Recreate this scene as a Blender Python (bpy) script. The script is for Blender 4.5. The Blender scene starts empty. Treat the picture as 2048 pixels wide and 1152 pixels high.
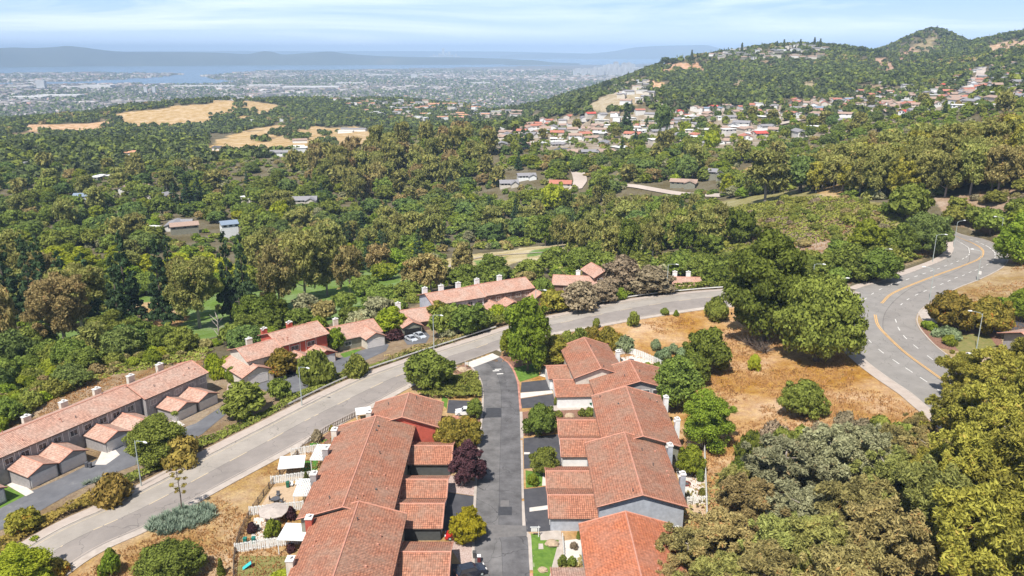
import bpy, math, random
import numpy as np
from mathutils import Vector
from mathutils.geometry import delaunay_2d_cdt
S = bpy.context.scene
COL = S.collection
# ---------------------------------------------------------------- camera
F = 1590.0                      # focal length in pixels of the 2048 px wide photograph
PIT = math.atan(476 / F)
CZ = 75.0
cp, sp = math.cos(PIT), math.sin(PIT)
cam = bpy.data.cameras.new('camera'); camo = bpy.data.objects.new('camera', cam); COL.objects.link(camo)
cam.sensor_width = 36; cam.lens = 36 * F / 2048; cam.clip_start = 1; cam.clip_end = 120000
camo.location = (0, 0, CZ); camo.rotation_euler = (math.pi / 2 - PIT, 0, 0)
S.camera = camo
# ---------------------------------------------------------------- light
SUN_EL = math.radians(57); SUN_DIR = Vector((-0.45, -0.89, 0)).normalized()
w = bpy.data.worlds.new("World"); S.world = w; w.use_nodes = True
nt = w.node_tree; nt.nodes.clear()
def N(nt, t, **k):
    n = nt.nodes.new(t)
    for a, b in k.items(): setattr(n, a, b)
    return n
out = N(nt, 'ShaderNodeOutputWorld'); bg = N(nt, 'ShaderNodeBackground'); sky = N(nt, 'ShaderNodeTexSky')
sky.sky_type = 'NISHITA'; sky.sun_disc = False; sky.sun_elevation = SUN_EL
sky.sun_rotation = math.atan2(SUN_DIR.x, SUN_DIR.y); sky.altitude = 250; sky.air_density = 1.0; sky.dust_density = 0.2; sky.ozone_density = 2.0
tc = N(nt, 'ShaderNodeTexCoord'); mp = N(nt, 'ShaderNodeMapping'); mp.inputs['Scale'].default_value = (1.2, 1.2, 16); mp.inputs['Rotation'].default_value = (0, 0.07, 0)
nz = N(nt, 'ShaderNodeTexNoise'); nz.inputs['Scale'].default_value = 1.7; nz.inputs['Detail'].default_value = 7; nz.inputs['Roughness'].default_value = 0.6; nz.inputs['Distortion'].default_value = 0.6
cr = N(nt, 'ShaderNodeValToRGB'); cr.color_ramp.elements[0].position = 0.47; cr.color_ramp.elements[1].position = 0.70
cr.color_ramp.elements[1].color = (0.75, 0.75, 0.75, 1)
mx = N(nt, 'ShaderNodeMix', data_type='RGBA'); mx.inputs['B'].default_value = (13.6, 14.6, 16.0, 1)
L = nt.links.new
L(tc.outputs['Generated'], mp.inputs['Vector']); L(mp.outputs[0], nz.inputs['Vector']); L(nz.outputs['Fac'], cr.inputs[0])
L(cr.outputs[0], mx.inputs['Factor']); 
sz = N(nt, 'ShaderNodeSeparateXYZ'); L(tc.outputs['Generated'], sz.inputs[0])
hr = N(nt, 'ShaderNodeValToRGB'); e_ = hr.color_ramp.elements; e_[0].position = 0.0; e_[0].color = (9.9, 11.7, 14.2, 1); e_[1].position = 0.075; e_[1].color = (4.3, 7.3, 14.0, 1)
L(sz.outputs[2], hr.inputs[0]); fd = N(nt, 'ShaderNodeMapRange'); L(sz.outputs[2], fd.inputs[0]); fd.inputs[1].default_value = .075; fd.inputs[2].default_value = .15; fd.inputs[3].default_value = 1; fd.inputs[4].default_value = 0
m0 = N(nt, 'ShaderNodeMix', data_type='RGBA'); L(fd.outputs[0], m0.inputs['Factor']); L(sky.outputs[0], m0.inputs['A']); L(hr.outputs[0], m0.inputs['B']); L(m0.outputs['Result'], mx.inputs['A']); L(mx.outputs['Result'], bg.inputs[0]); L(bg.outputs[0], out.inputs[0])
bg.inputs[1].default_value = 0.066
sl = bpy.data.lights.new('sun', 'SUN'); slo = bpy.data.objects.new('sun', sl); COL.objects.link(slo)
sl.energy = 5.0; sl.angle = math.radians(0.5); sl.color = (1.0, 0.955, 0.88)
slo.rotation_euler = Vector((SUN_DIR.x * math.cos(SUN_EL), SUN_DIR.y * math.cos(SUN_EL), math.sin(SUN_EL))).to_track_quat('Z', 'Y').to_euler()
slo.location = (0, 0, 200)
S.view_settings.view_transform = 'Standard'; S.view_settings.look = 'None'; S.view_settings.exposure = 0.5; S.view_settings.gamma = 1
S.render.engine = 'CYCLES'
S.cycles.max_bounces = 5; S.cycles.diffuse_bounces = 3; S.cycles.glossy_bounces = 2; S.cycles.transmission_bounces = 4; S.cycles.transparent_max_bounces = 4; S.cycles.volume_bounces = 0
R = random.Random(11); NR = np.random.default_rng(11)
# ---------------------------------------------------------------- terrain: height grid in polar coordinates
def rayd(px, py):
    u = (np.asarray(px, float) - 1024) / F; v = (np.asarray(py, float) - 576) / F
    return u, cp - v * sp, -sp - v * cp
def proj(x, y, z):
    d = y * cp - (z - CZ) * sp
    d = np.where(np.abs(d) < 1e-6, 1e-6, d)
    v = -(y * sp + (z - CZ) * cp) / d
    return 1024 + F * x / d, 576 + F * v, d
CT = []   # (px, py, z) at height z, or (px, py, None, dist)
CT += [(x, y, 0) for x, y in [(956,1140),(1060,1140),(964,850),(1038,850),(700,1120),(660,900),(760,800),(1200,1120),(1340,950),(1230,760),(1120,800),(1000,720),(560,1130)]]
CT += [(100,1120,-1.5),(300,1000,-1.2),(459,950,-1),(600,830,-.3),(760,760,0),(900,710,0.3),(1050,670,1),(1200,625,2.2),(1350,602,3.4),(1445,595,4),
       (350,1140,-.6),(480,1020,-.3),(620,850,0)]
CT += [(80,970,-4),(0,1060,-4),(180,920,-4),(300,850,-4),(400,810,-4),(520,770,-3.7),(640,730,-3.5),(760,700,-3.3),(850,670,-2.9),(1000,633,-2),(1080,612,-2.2),(0,900,-5),(250,770,-5),(640,650,-5)]
CT += [(1707,640,5),(1800,640,5),(1757,700,5),(1840,790,4.6),(1760,580,5),(1870,545,5.2),(1960,540,5.2),(1905,500,5.6),(2010,505,5.6),(1915,470,6),(1960,478,6),(1870,620,4.6),(1900,700,4),
       (1500,720,2.6),(1600,700,4.2),(1500,900,1.5),(1700,860,4),(1400,760,1.3),(1440,640,2.6),(1420,1000,.8),(1600,1100,3),(1800,1000,4.5),(2000,900,5),(2000,1120,7),(1980,620,4.5),(2047,560,7),(2040,700,3.5)]
CT += [(1300,575,-3.5),(1180,575,-5),(1400,560,-3),(1100,572,-5)]
CT += [(0,760,-12),(120,730,-14),(260,700,-17),(60,700,-22),(300,640,-26),(120,640,-27),(450,610,-27),(600,600,-26),(640,625,-20),(760,570,-26),(720,600,-20),(880,545,-26),(900,560,-20),(980,520,-27),(1100,508,-25),
       (1200,540,-14),(1400,530,-6),(1520,540,0),(1640,540,4.5),(1750,530,6),(1650,470,7),(1550,480,2),(1450,440,-6),(1800,470,9),(1850,430,14),(1900,450,8),(1980,430,12),(2040,420,16),(1600,420,4),(1720,420,9)]
CT += [(0,560,-34),(200,540,-37),(450,500,-40),(650,480,-42),(850,450,-45),(1000,440,-45),(1200,430,-38),(1350,430,-26),(1250,385,-26),(1150,365,-28),(1050,370,-32),(1400,388,-22),(1350,382,-24),
       (1500,370,-14),(1620,370,-3),(1700,360,6),(1780,345,13),(1900,340,18),(2040,360,22),(1850,312,20),(1950,300,25),(2040,290,29),(1700,325,3)]
CT += [(0,460,-45),(200,430,-46),(420,420,-42),(600,420,-44),(750,400,-46),(900,390,-44),(0,360,-50),(200,340,-52),(400,350,-48),(600,350,-44),(800,350,-36),(950,345,-34),(820,302,-20),(950,286,-20),(1000,300,-24),(700,318,-26)]
# hill neighbourhood on the right
CT += [(1000,290,-30),(1080,262,-33),(1200,290,-25),(1200,245,-33),(1350,250,-24),(1350,300,-17),(1500,285,-12),(1480,240,-18),(1620,250,-6),(1700,240,0),(1600,205,-12),(1720,195,-2),(1800,215,9),(1900,205,16),(1960,170,26),(2040,190,32),(1930,150,26),(2040,150,42)]
CTD = [ # far ground given by distance
 (0,300,1150),(150,290,1250),(300,280,1450),(450,290,1350),(100,256,1800),(250,252,1850),(380,262,1700),(300,238,2050),(380,222,2150),(450,207,2250),(520,208,2300),(600,213,2350),(500,240,1950),
 (560,285,1250),(650,290,1200),(720,265,1500),(480,280,1400),(620,262,1600),(650,200,2600),(760,196,2700),(880,202,2700),(960,212,2600),(760,240,1900),(900,245,1700),(980,262,1500),(860,275,1200),(1050,285,1700),(1030,245,2500),(1060,240,2700),
 (1085,228,1850),(1150,196,2000),(1200,172,2100),(1250,152,2200),(1320,124,2350),(1400,108,2450),(1500,96,2550),(1620,92,2600),(1685,99,2650),(1715,116,2700),(1745,126,2800),(1775,114,2900),
 (1180,215,1600),(1300,200,1650),(1300,170,1900),(1400,200,1550),(1400,150,2050),(1500,200,1450),(1500,150,1950),(1600,195,1400),(1600,150,1950),(1700,170,1650),(1740,150,2000),(1560,115,2300),
 (1800,92,3000),(1835,76,3000),(1870,66,3050),(1905,76,3050),(1930,90,3050),(1960,102,3000),(1850,110,2650),(1800,160,1900),(1870,140,2100),(1950,120,2200),(2000,84,2900),(2060,66,2800),(2040,110,2000),(1980,105,2500)]
CTL = [(-60,3500,-208),(0,3300,-205),(200,3300,-205),(500,3400,-205),(800,3500,-205),(1000,3300,-195),(1080,2900,-190),(1200,3200,-190),(1400,3700,-195),(1600,4000,-195),(1850,4300,-195),(2060,4300,-150),(1180,1250,-75),(1400,1250,-50),(1560,1200,-35),(-100,300,-30),(-300,120,-5),(-400,600,-45),(2300,300,18),(2500,150,8),(2300,900,45),(2300,2500,120),(-400,1500,-90),(-400,3500,-208),(2500,4300,-180)]
pts = []
for x, y, z in CT:
    u, dy, dz = rayd(x, y); t = (z - CZ) / dz; pts.append((u * t, dy * t, z))
for x, y, d in CTD:
    u, dy, dz = rayd(x, y); t = d / math.hypot(u, dy); pts.append((u * t, dy * t, CZ + dz * t))
for x, d, z in CTL:
    u, dy, dz = rayd(x, 400); t = d / math.hypot(u, dy); pts.append((u * t, dy * t, z))
pts += [(-40, 45, -.5), (0, 40, 0), (40, 45, 2), (-90, 45, -3), (90, 45, 5)]
pts = np.array(pts)
def tl(x, y): return np.arctan2(x, y), np.log(np.hypot(x, y))
ct, cl = tl(pts[:, 0], pts[:, 1])
def ker(d2): return np.where(d2 > 1e-12, 0.5 * d2 * np.log(np.maximum(d2, 1e-12)), 0)
n = len(pts)
# scale heights by distance so that the fit is even in angle
sc = np.exp(cl)
A = np.zeros((n + 3, n + 3)); D2 = (ct[:, None] - ct[None]) ** 2 + (cl[:, None] - cl[None]) ** 2
A[:n, :n] = ker(D2) + np.eye(n) * 2e-5; A[:n, n] = 1; A[:n, n + 1] = ct; A[:n, n + 2] = cl; A[n:, :n] = A[:n, n:].T
coef = np.linalg.solve(A, np.concatenate([(pts[:, 2] - CZ) / sc, np.zeros(3)]))
NT, NL = 900, 820
TH = np.linspace(-1.25, 1.25, NT); LR0, LR1 = math.log(30), math.log(60000)
# denser rows near, sparser beyond 6 km
LR = np.concatenate([np.linspace(LR0, math.log(6000), NL - 60, endpoint=False), np.linspace(math.log(6000), LR1, 60)])
NG = []
_rng = np.random.default_rng(5)
_lat = _rng.random((257, 257))
def vnoise(x, y):
    xi = np.floor(x).astype(int); yi = np.floor(y).astype(int); fx = x - xi; fy = y - yi
    fx = fx * fx * (3 - 2 * fx); fy = fy * fy * (3 - 2 * fy)
    a = _lat[xi % 257, yi % 257]; b = _lat[(xi + 1) % 257, yi % 257]; c = _lat[xi % 257, (yi + 1) % 257]; d = _lat[(xi + 1) % 257, (yi + 1) % 257]
    return (a * (1 - fx) + b * fx) * (1 - fy) + (c * (1 - fx) + d * fx) * fy
def fbm(x, y, wl, octv=4):
    s = 0; amp = 1; tot = 0
    for k in range(octv):
        s = s + amp * (vnoise(x / wl + 17.3 * k, y / wl + 5.1 * k) - .5); tot += amp; amp *= .5; wl *= .5
    return s / tot * 2
def sstep(a, b, x):
    t = np.clip((x - a) / (b - a), 0, 1); return t * t * (3 - 2 * t)
GT, GL = np.meshgrid(TH, LR)       # rows = distance
Z = np.zeros(GT.shape)
for i in range(0, GT.shape[0], 20):
    a = GT[i:i+20].ravel(); b = np.minimum(GL[i:i+20].ravel(), math.log(5200))
    kk = ker((a[:, None] - ct[None]) ** 2 + (b[:, None] - cl[None]) ** 2)
    v = kk @ coef[:n] + coef[n] + coef[n + 1] * a + coef[n + 2] * b
    Z[i:i+20] = (v * np.exp(b) + CZ).reshape(GT[i:i+20].shape)
GR = np.exp(GL); GX = GR * np.sin(GT); GY = GR * np.cos(GT)
Z = np.clip(Z, -208, 190)
hillw = sstep(380, 1500, GR)
Z += fbm(GX, GY, 420, 4) * 22 * hillw * sstep(-205, -120, Z) + fbm(GX + 900, GY, 90, 3) * 3.0 * hillw * sstep(-205, -120, Z)
wp = sstep(3300, 4300, GR)
Z = Z * (1 - wp) + (-208) * wp
# bay water carved into the plain
GPX, GPY, GD = proj(GX, GY, Z)
def inpoly(px, py, poly):
    c = np.zeros(px.shape, bool); m = len(poly); j = m - 1
    for i in range(m):
        xi, yi = poly[i]; xj, yj = poly[j]
        k = ((yi > py) != (yj > py)) & (px < (xj - xi) * (py - yi) / (yj - yi + 1e-12) + xi)
        c ^= k; j = i
    return c
jit = fbm(GX, GY, 900, 3)
WATER = [[(-700,80),(-700,148),(0,147),(150,145),(300,145),(360,148),(400,150.5),(520,142),(760,137),(1030,132),(1300,127),(2600,126),(2600,80)],
         [(-400,161),(60,166.5),(180,162),(300,156),(360,149),(392,149.5),(420,157),(475,161.5),(440,165.5),(380,167.5),(250,168),(100,168.5),(-400,169)]]
wm = (GR > 4300) & (inpoly(GPX, GPY + jit * 1.5, WATER[0]) | inpoly(GPX, GPY + jit * 1.5, WATER[1]))
Z = np.where(wm, -216, Z)
def T(x, y):
    x = np.asarray(x, float); y = np.asarray(y, float)
    t = np.clip((np.arctan2(x, y) - TH[0]) / (TH[1] - TH[0]), 0, NT - 1.001); l = np.log(np.maximum(np.hypot(x, y), 30.1))
    i = np.clip(np.searchsorted(LR, l) - 1, 0, len(LR) - 2); fl = np.clip((l - LR[i]) / (LR[i + 1] - LR[i]), 0, 1)
    j = t.astype(int); ft = t - j
    return (Z[i, j] * (1 - ft) + Z[i, j + 1] * ft) * (1 - fl) + (Z[i + 1, j] * (1 - ft) + Z[i + 1, j + 1] * ft) * fl
def hits(px, py, dmax=9000.):
    px = np.atleast_1d(np.asarray(px, float)); py = np.atleast_1d(np.asarray(py, float))
    u, dy, dz = rayd(px, py); h = np.hypot(u, dy)
    ds = np.exp(np.linspace(math.log(60), math.log(dmax), 900))
    X = (u / h)[:, None] * ds; Y = (dy / h)[:, None] * ds; zr = CZ + (dz / h)[:, None] * ds
    below = zr < T(X, Y)
    k = np.argmax(below, 1); ok = below.any(1)
    d1 = ds[k]; d0 = ds[np.maximum(k - 1, 0)]
    for _ in range(22):
        m = (d0 + d1) / 2; b = CZ + dz / h * m < T(u / h * m, dy / h * m)
        d1 = np.where(b, m, d1); d0 = np.where(b, d0, m)
    X = u / h * d1; Y = dy / h * d1
    return X, Y, T(X, Y), ok
def hit(px, py):
    X, Y, z, ok = hits(px, py); return Vector((X[0], Y[0], z[0]))
def hitl(pl):
    X, Y, z, ok = hits([p[0] for p in pl], [p[1] for p in pl]); return [(float(a), float(b)) for a, b in zip(X, Y)]
# ---------------------------------------------------------------- scene helpers
def tag(o, label=None, cat=None, group=None, kind=None):
    if label: o['label'] = label
    if cat: o['category'] = cat
    if group: o['group'] = group
    if kind: o['kind'] = kind
    return o
def thing(name, label, cat, loc, rz=0, group=None):
    o = bpy.data.objects.new(name, None); COL.objects.link(o); o.location = loc; o.rotation_euler = (0, 0, rz); o.empty_display_size = .5
    return tag(o, label, cat, group)
def link(name, me, parent=None, loc=None, rz=None):
    o = bpy.data.objects.new(name, me); COL.objects.link(o)
    if parent: o.parent = parent
    if loc is not None: o.location = loc
    if rz is not None: o.rotation_euler = (0, 0, rz)
    return o
class MB:
    def __init__(s): s.v = []; s.f = []; s.m = []; s.uv = []
    def face(s, pts, mi=0, uv=None):
        b = len(s.v); s.v += [tuple(p) for p in pts]; s.f.append(tuple(range(b, b + len(pts)))); s.m.append(mi)
        s.uv += uv if uv else [(p[0] + p[1], p[2]) for p in pts]
        return s
    def box(s, x0, y0, z0, x1, y1, z1, mi=0):
        p = [(x0,y0,z0),(x1,y0,z0),(x1,y1,z0),(x0,y1,z0),(x0,y0,z1),(x1,y0,z1),(x1,y1,z1),(x0,y1,z1)]
        for q in [(0,3,2,1),(4,5,6,7),(0,1,5,4),(1,2,6,5),(2,3,7,6),(3,0,4,7)]: s.face([p[k] for k in q], mi)
        return s
    def obox(s, c, e, n, a, b, z0, z1, mi=0):   # oriented box: centre c, half lengths a along e, b along n
        P = [(c[0] + e[0]*i*a + n[0]*j*b, c[1] + e[1]*i*a + n[1]*j*b) for i, j in ((-1,-1),(1,-1),(1,1),(-1,1))]
        s.prism(P, z0, z1, mi); return s
    def prism(s, poly, z0, z1, mi=0):
        m = len(poly); ar = sum(poly[i][0]*poly[(i+1)%m][1]-poly[(i+1)%m][0]*poly[i][1] for i in range(m))
        if ar < 0: poly = poly[::-1]
        s.face([(x, y, z1) for x, y in poly], mi); s.face([(x, y, z0) for x, y in poly[::-1]], mi)
        for i in range(m):
            a, b = poly[i], poly[(i + 1) % m]; s.face([(a[0],a[1],z0),(b[0],b[1],z0),(b[0],b[1],z1),(a[0],a[1],z1)], mi)
        return s
    def tube(s, pts, rad, k=7, mi=0, cap=True):
        pts = [Vector(p) for p in pts]; rings = []
        for i, p in enumerate(pts):
            d = (pts[min(i+1, len(pts)-1)] - pts[max(i-1, 0)]).normalized()
            a = Vector((0, 0, 1)).cross(d) if abs(d.z) < .95 else Vector((1, 0, 0)).cross(d)
            a.normalize(); b = d.cross(a); r = rad[i] if hasattr(rad, '__len__') else rad
            rings.append([p + (a * math.cos(2*math.pi*q/k) + b * math.sin(2*math.pi*q/k)) * r for q in range(k)])
        for i in range(len(rings) - 1):
            for q in range(k):
                s.face([rings[i][q], rings[i][(q+1)%k], rings[i+1][(q+1)%k], rings[i+1][q]], mi)
        if cap: s.face(rings[-1], mi); s.face(rings[0][::-1], mi)
        return s
    def cyl(s, x, y, z0, z1, r, k=10, mi=0, r1=None): return s.tube([(x,y,z0),(x,y,z1)], [r, r if r1 is None else r1], k, mi)
    def mesh(s, name, mats):
        me = bpy.data.meshes.new(name); me.from_pydata(s.v, [], s.f)
        for m in (mats if isinstance(mats, (list, tuple)) else [mats]): me.materials.append(m)
        me.polygons.foreach_set('material_index', s.m)
        ul = me.uv_layers.new(name='UVMap'); ul.data.foreach_set('uv', np.array(s.uv, 'f').ravel())
        me.update(); return me
    def build(s, name, mats, parent=None, loc=None, rz=None): return link(name, s.mesh(name, mats), parent, loc, rz)
def npmesh(name, V, quads, mats, mi=None, tri=False, smooth=False):
    me = bpy.data.meshes.new(name); V = np.asarray(V, 'f'); q = np.asarray(quads, 'i'); k = q.shape[1]
    me.vertices.add(len(V)); me.vertices.foreach_set('co', V.ravel()); me.loops.add(q.size); me.loops.foreach_set('vertex_index', q.ravel())
    me.polygons.add(len(q)); me.polygons.foreach_set('loop_start', np.arange(len(q), dtype='i') * k)
    for m in (mats if isinstance(mats, (list, tuple)) else [mats]): me.materials.append(m)
    if mi is not None: me.polygons.foreach_set('material_index', np.asarray(mi, 'i'))
    if smooth: me.polygons.foreach_set('use_smooth', np.ones(len(q), bool))
    me.update(calc_edges=True); return me
# ---------------------------------------------------------------- materials
def newmat(name, rough=.9, spec=.2):
    m = bpy.data.materials.new(name); m.use_nodes = True; b = m.node_tree.nodes['Principled BSDF']
    b.inputs['Roughness'].default_value = rough; b.inputs['Specular IOR Level'].default_value = spec
    return m, m.node_tree, b
def ramp(nt, stops):
    c = N(nt, 'ShaderNodeValToRGB'); e = c.color_ramp.elements
    while len(e) < len(stops): e.new(.5)
    for k, (p, col) in enumerate(stops): e[k].position = p; e[k].color = (*col, 1)
    return c
def noisemat(name, stops, scale, rough=.9, detail=6, bump=0, obj=True, rgh=.6, spec=.2, stretch=None, metallic=0, bscale=None):
    m, nt, b = newmat(name, rough, spec); L = nt.links.new
    src = N(nt, 'ShaderNodeTexCoord').outputs['Object'] if obj else N(nt, 'ShaderNodeNewGeometry').outputs['Position']
    if stretch:
        mp = N(nt, 'ShaderNodeMapping'); mp.inputs['Scale'].default_value = stretch; L(src, mp.inputs[0]); src = mp.outputs[0]
    nz = N(nt, 'ShaderNodeTexNoise'); nz.inputs['Scale'].default_value = scale; nz.inputs['Detail'].default_value = detail; nz.inputs['Roughness'].default_value = rgh
    L(src, nz.inputs['Vector']); c = ramp(nt, stops); L(nz.outputs['Fac'], c.inputs[0]); L(c.outputs[0], b.inputs['Base Color'])
    b.inputs['Metallic'].default_value = metallic
    if bump:
        n2 = N(nt, 'ShaderNodeTexNoise'); n2.inputs['Scale'].default_value = bscale or scale * 3; n2.inputs['Detail'].default_value = 5; L(src, n2.inputs['Vector'])
        bp = N(nt, 'ShaderNodeBump'); bp.inputs['Strength'].default_value = bump; bp.inputs['Distance'].default_value = .2; L(n2.outputs['Fac'], bp.inputs['Height']); L(bp.outputs[0], b.inputs['Normal'])
    return m
def flat(name, c, rough=.7, spec=.3, metallic=0, var=.12, scale=1.5):
    lo = tuple(x * (1 - var) for x in c); hi = tuple(min(1, x * (1 + var)) for x in c)
    return noisemat(name, [(.35, lo), (.65, hi)], scale, rough, 4, spec=spec, metallic=metallic)
def leafmat(name, dark, light, trans=.3, accent=None, hv=.5):
    m, nt, b = newmat(name, .7, .08); L = nt.links.new
    g = N(nt, 'ShaderNodeNewGeometry'); oi = N(nt, 'ShaderNodeObjectInfo')
    st = [(0, dark), (.6, light)] + ([(.93, light), (1, accent)] if accent else [])
    nz = N(nt, 'ShaderNodeTexNoise'); nz.inputs['Scale'].default_value = .35; nz.inputs['Detail'].default_value = 3; L(g.outputs['Position'], nz.inputs['Vector'])
    a = N(nt, 'ShaderNodeMath', operation='MULTIPLY_ADD'); L(nz.outputs['Fac'], a.inputs[0]); a.inputs[1].default_value = 1.5; a.inputs[2].default_value = -.62
    ad = N(nt, 'ShaderNodeMath', operation='MULTIPLY_ADD'); L(g.outputs['Random Per Island'], ad.inputs[0]); ad.inputs[1].default_value = .75; L(a.outputs[0], ad.inputs[2])
    c = ramp(nt, st); L(ad.outputs[0], c.inputs[0])
    h = N(nt, 'ShaderNodeHueSaturation'); L(c.outputs[0], h.inputs['Color'])
    m1 = N(nt, 'ShaderNodeMapRange'); L(oi.outputs['Random'], m1.inputs[0]); m1.inputs[3].default_value = .5 - .045 * hv; m1.inputs[4].default_value = .5 + .03 * hv; L(m1.outputs[0], h.inputs['Hue'])
    mm = N(nt, 'ShaderNodeMath', operation='MULTIPLY'); L(oi.outputs['Random'], mm.inputs[0]); mm.inputs[1].default_value = 7.13
    fr = N(nt, 'ShaderNodeMath', operation='FRACT'); L(mm.outputs[0], fr.inputs[0])
    m2 = N(nt, 'ShaderNodeMapRange'); L(fr.outputs[0], m2.inputs[0]); m2.inputs[3].default_value = .8; m2.inputs[4].default_value = 1.2; L(m2.outputs[0], h.inputs['Value'])
    L(h.outputs[0], b.inputs['Base Color'])
    tr = N(nt, 'ShaderNodeBsdfTranslucent'); L(h.outputs[0], tr.inputs[0]); ms = N(nt, 'ShaderNodeMixShader'); ms.inputs[0].default_value = trans
    L(b.outputs[0], ms.inputs[1]); L(tr.outputs[0], ms.inputs[2]); L(ms.outputs[0], nt.nodes['Material Output'].inputs[0])
    return m
def roofmat(name, c1, c2, c3, mort):
    m, nt, b = newmat(name, .85, .15); L = nt.links.new
    uv = N(nt, 'ShaderNodeUVMap'); br = N(nt, 'ShaderNodeTexBrick'); L(uv.outputs[0], br.inputs['Vector'])
    br.offset = 0.0; br.inputs['Scale'].default_value = 1; br.inputs['Brick Width'].default_value = .34; br.inputs['Row Height'].default_value = .42
    br.inputs['Mortar Size'].default_value = .045; br.inputs['Mortar Smooth'].default_value = .6; br.inputs['Bias'].default_value = -.1
    br.inputs['Color1'].default_value = (*c1, 1); br.inputs['Color2'].default_value = (*c2, 1); br.inputs['Mortar'].default_value = (*mort, 1)
    g = N(nt, 'ShaderNodeNewGeometry'); n1 = N(nt, 'ShaderNodeTexNoise'); n1.inputs['Scale'].default_value = .22; n1.inputs['Detail'].default_value = 8; n1.inputs['Roughness'].default_value = .65; L(g.outputs['Position'], n1.inputs['Vector'])
    rp = ramp(nt, [(.42, (0, 0, 0)), (.62, (1, 1, 1))]); L(n1.outputs['Fac'], rp.inputs[0])
    mx = N(nt, 'ShaderNodeMix', data_type='RGBA'); mx.inputs['B'].default_value = (*c3, 1)
    mu = N(nt, 'ShaderNodeMath', operation='MULTIPLY'); L(rp.outputs[0], mu.inputs[0]); mu.inputs[1].default_value = .8
    L(mu.outputs[0], mx.inputs['Factor']); L(br.outputs['Color'], mx.inputs['A'])
    n2 = N(nt, 'ShaderNodeTexNoise'); n2.inputs['Scale'].default_value = 2.2; n2.inputs['Detail'].default_value = 3; L(g.outputs['Position'], n2.inputs['Vector'])
    hs = N(nt, 'ShaderNodeHueSaturation'); L(mx.outputs['Result'], hs.inputs['Color']); mr = N(nt, 'ShaderNodeMapRange'); L(n2.outputs['Fac'], mr.inputs[0]); mr.inputs[1].default_value = .3; mr.inputs[2].default_value = .7; mr.inputs[3].default_value = .72; mr.inputs[4].default_value = 1.25; L(mr.outputs[0], hs.inputs['Value'])
    L(hs.outputs[0], b.inputs['Base Color'])
    # barrel relief across each tile and a step at each course
    sx = N(nt, 'ShaderNodeSeparateXYZ'); L(uv.outputs[0], sx.inputs[0])
    w1 = N(nt, 'ShaderNodeMath', operation='MULTIPLY'); L(sx.outputs[0], w1.inputs[0]); w1.inputs[1].default_value = 2 * math.pi / .34
    s1 = N(nt, 'ShaderNodeMath', operation='SINE'); L(w1.outputs[0], s1.inputs[0])
    w2 = N(nt, 'ShaderNodeMath', operation='DIVIDE'); L(sx.outputs[1], w2.inputs[0]); w2.inputs[1].default_value = .42
    f2 = N(nt, 'ShaderNodeMath', operation='FRACT'); L(w2.outputs[0], f2.inputs[0])
    ad = N(nt, 'ShaderNodeMath', operation='MULTIPLY_ADD'); L(s1.outputs[0], ad.inputs[0]); ad.inputs[1].default_value = .5; L(f2.outputs[0], ad.inputs[2])
    bp = N(nt, 'ShaderNodeBump'); bp.inputs['Strength'].default_value = .55; bp.inputs['Distance'].default_value = .06; L(ad.outputs[0], bp.inputs['Height']); L(bp.outputs[0], b.inputs['Normal'])
    return m
M = {}
M['tile'] = roofmat('clay_tile', (.43,.19,.115), (.32,.135,.085), (.29,.175,.125), (.13,.05,.035))
M['tile_new'] = roofmat('orange_tile', (.50,.175,.085), (.42,.14,.075), (.38,.17,.11), (.24,.075,.04))
M['tile_pale'] = roofmat('pale_tile', (.52,.31,.23), (.44,.255,.19), (.44,.31,.25), (.26,.135,.105))
M['ridge'] = flat('ridge_tile', (.50,.24,.17)); M['fascia'] = flat('brown_fascia', (.10,.07,.055)); M['trim'] = flat('white_trim', (.62,.6,.57))
M['red'] = flat('red_stucco', (.42,.09,.06)); M['grey'] = flat('grey_siding', (.30,.28,.275)); M['blue'] = flat('blue_grey_siding', (.36,.38,.42)); M['cream'] = flat('cream_stucco', (.55,.50,.43))
M['olive'] = flat('olive_siding', (.22,.215,.17)); M['dark'] = flat('dark_siding', (.07,.075,.075)); M['brownw'] = flat('brown_siding', (.2,.13,.1)); M['white'] = flat('white_stucco', (.7,.7,.69), var=.06)
M['garage'] = flat('garage_door_paint', (.66,.61,.58), var=.05); M['glass'] = flat('window_glass', (.03,.035,.045), rough=.15, spec=.6); M['steel'] = flat('galvanised_steel', (.36,.40,.38), rough=.5, spec=.5)
M['black'] = flat('rubber_and_garage_dark', (.02,.02,.02)); M['metal'] = flat('dark_metal', (.08,.08,.08), rough=.5)
M['asphalt'] = noisemat('new_asphalt', [(.3,(.052,.052,.058)),(.55,(.075,.074,.08)),(.75,(.11,.105,.10))], .35, .9, 9, .25, obj=False, rgh=.7)
M['drive'] = noisemat('driveway_asphalt', [(.3,(.05,.05,.058)),(.7,(.085,.083,.09))], .5, .9, 8, .2, obj=False, rgh=.7)
M['oldasph'] = noisemat('worn_driveway_asphalt', [(.3,(.10,.10,.11)),(.6,(.15,.15,.16)),(.72,(.24,.23,.22))], .25, .9, 9, .2, obj=False, rgh=.7)
M['concrete'] = noisemat('concrete', [(.3,(.34,.29,.25)),(.7,(.47,.41,.36))], .8, .9, 7, .1, obj=False)
M['walk'] = noisemat('sidewalk_concrete', [(.3,(.36,.30,.26)),(.7,(.45,.38,.33))], .6, .9, 7, .1, obj=False)
M['patio'] = noisemat('pale_paving', [(.3,(.5,.45,.4)),(.7,(.62,.57,.52))], 1, .9, 5, obj=False)
M['beige'] = noisemat('beige_gravel', [(.3,(.38,.27,.17)),(.7,(.5,.37,.25))], 2, .9, 5, .2, obj=False)
M['pebble'] = noisemat('pink_pebbles', [(.35,(.3,.2,.17)),(.65,(.52,.42,.38))], 6, .9, 3, .4, obj=False)
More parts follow.
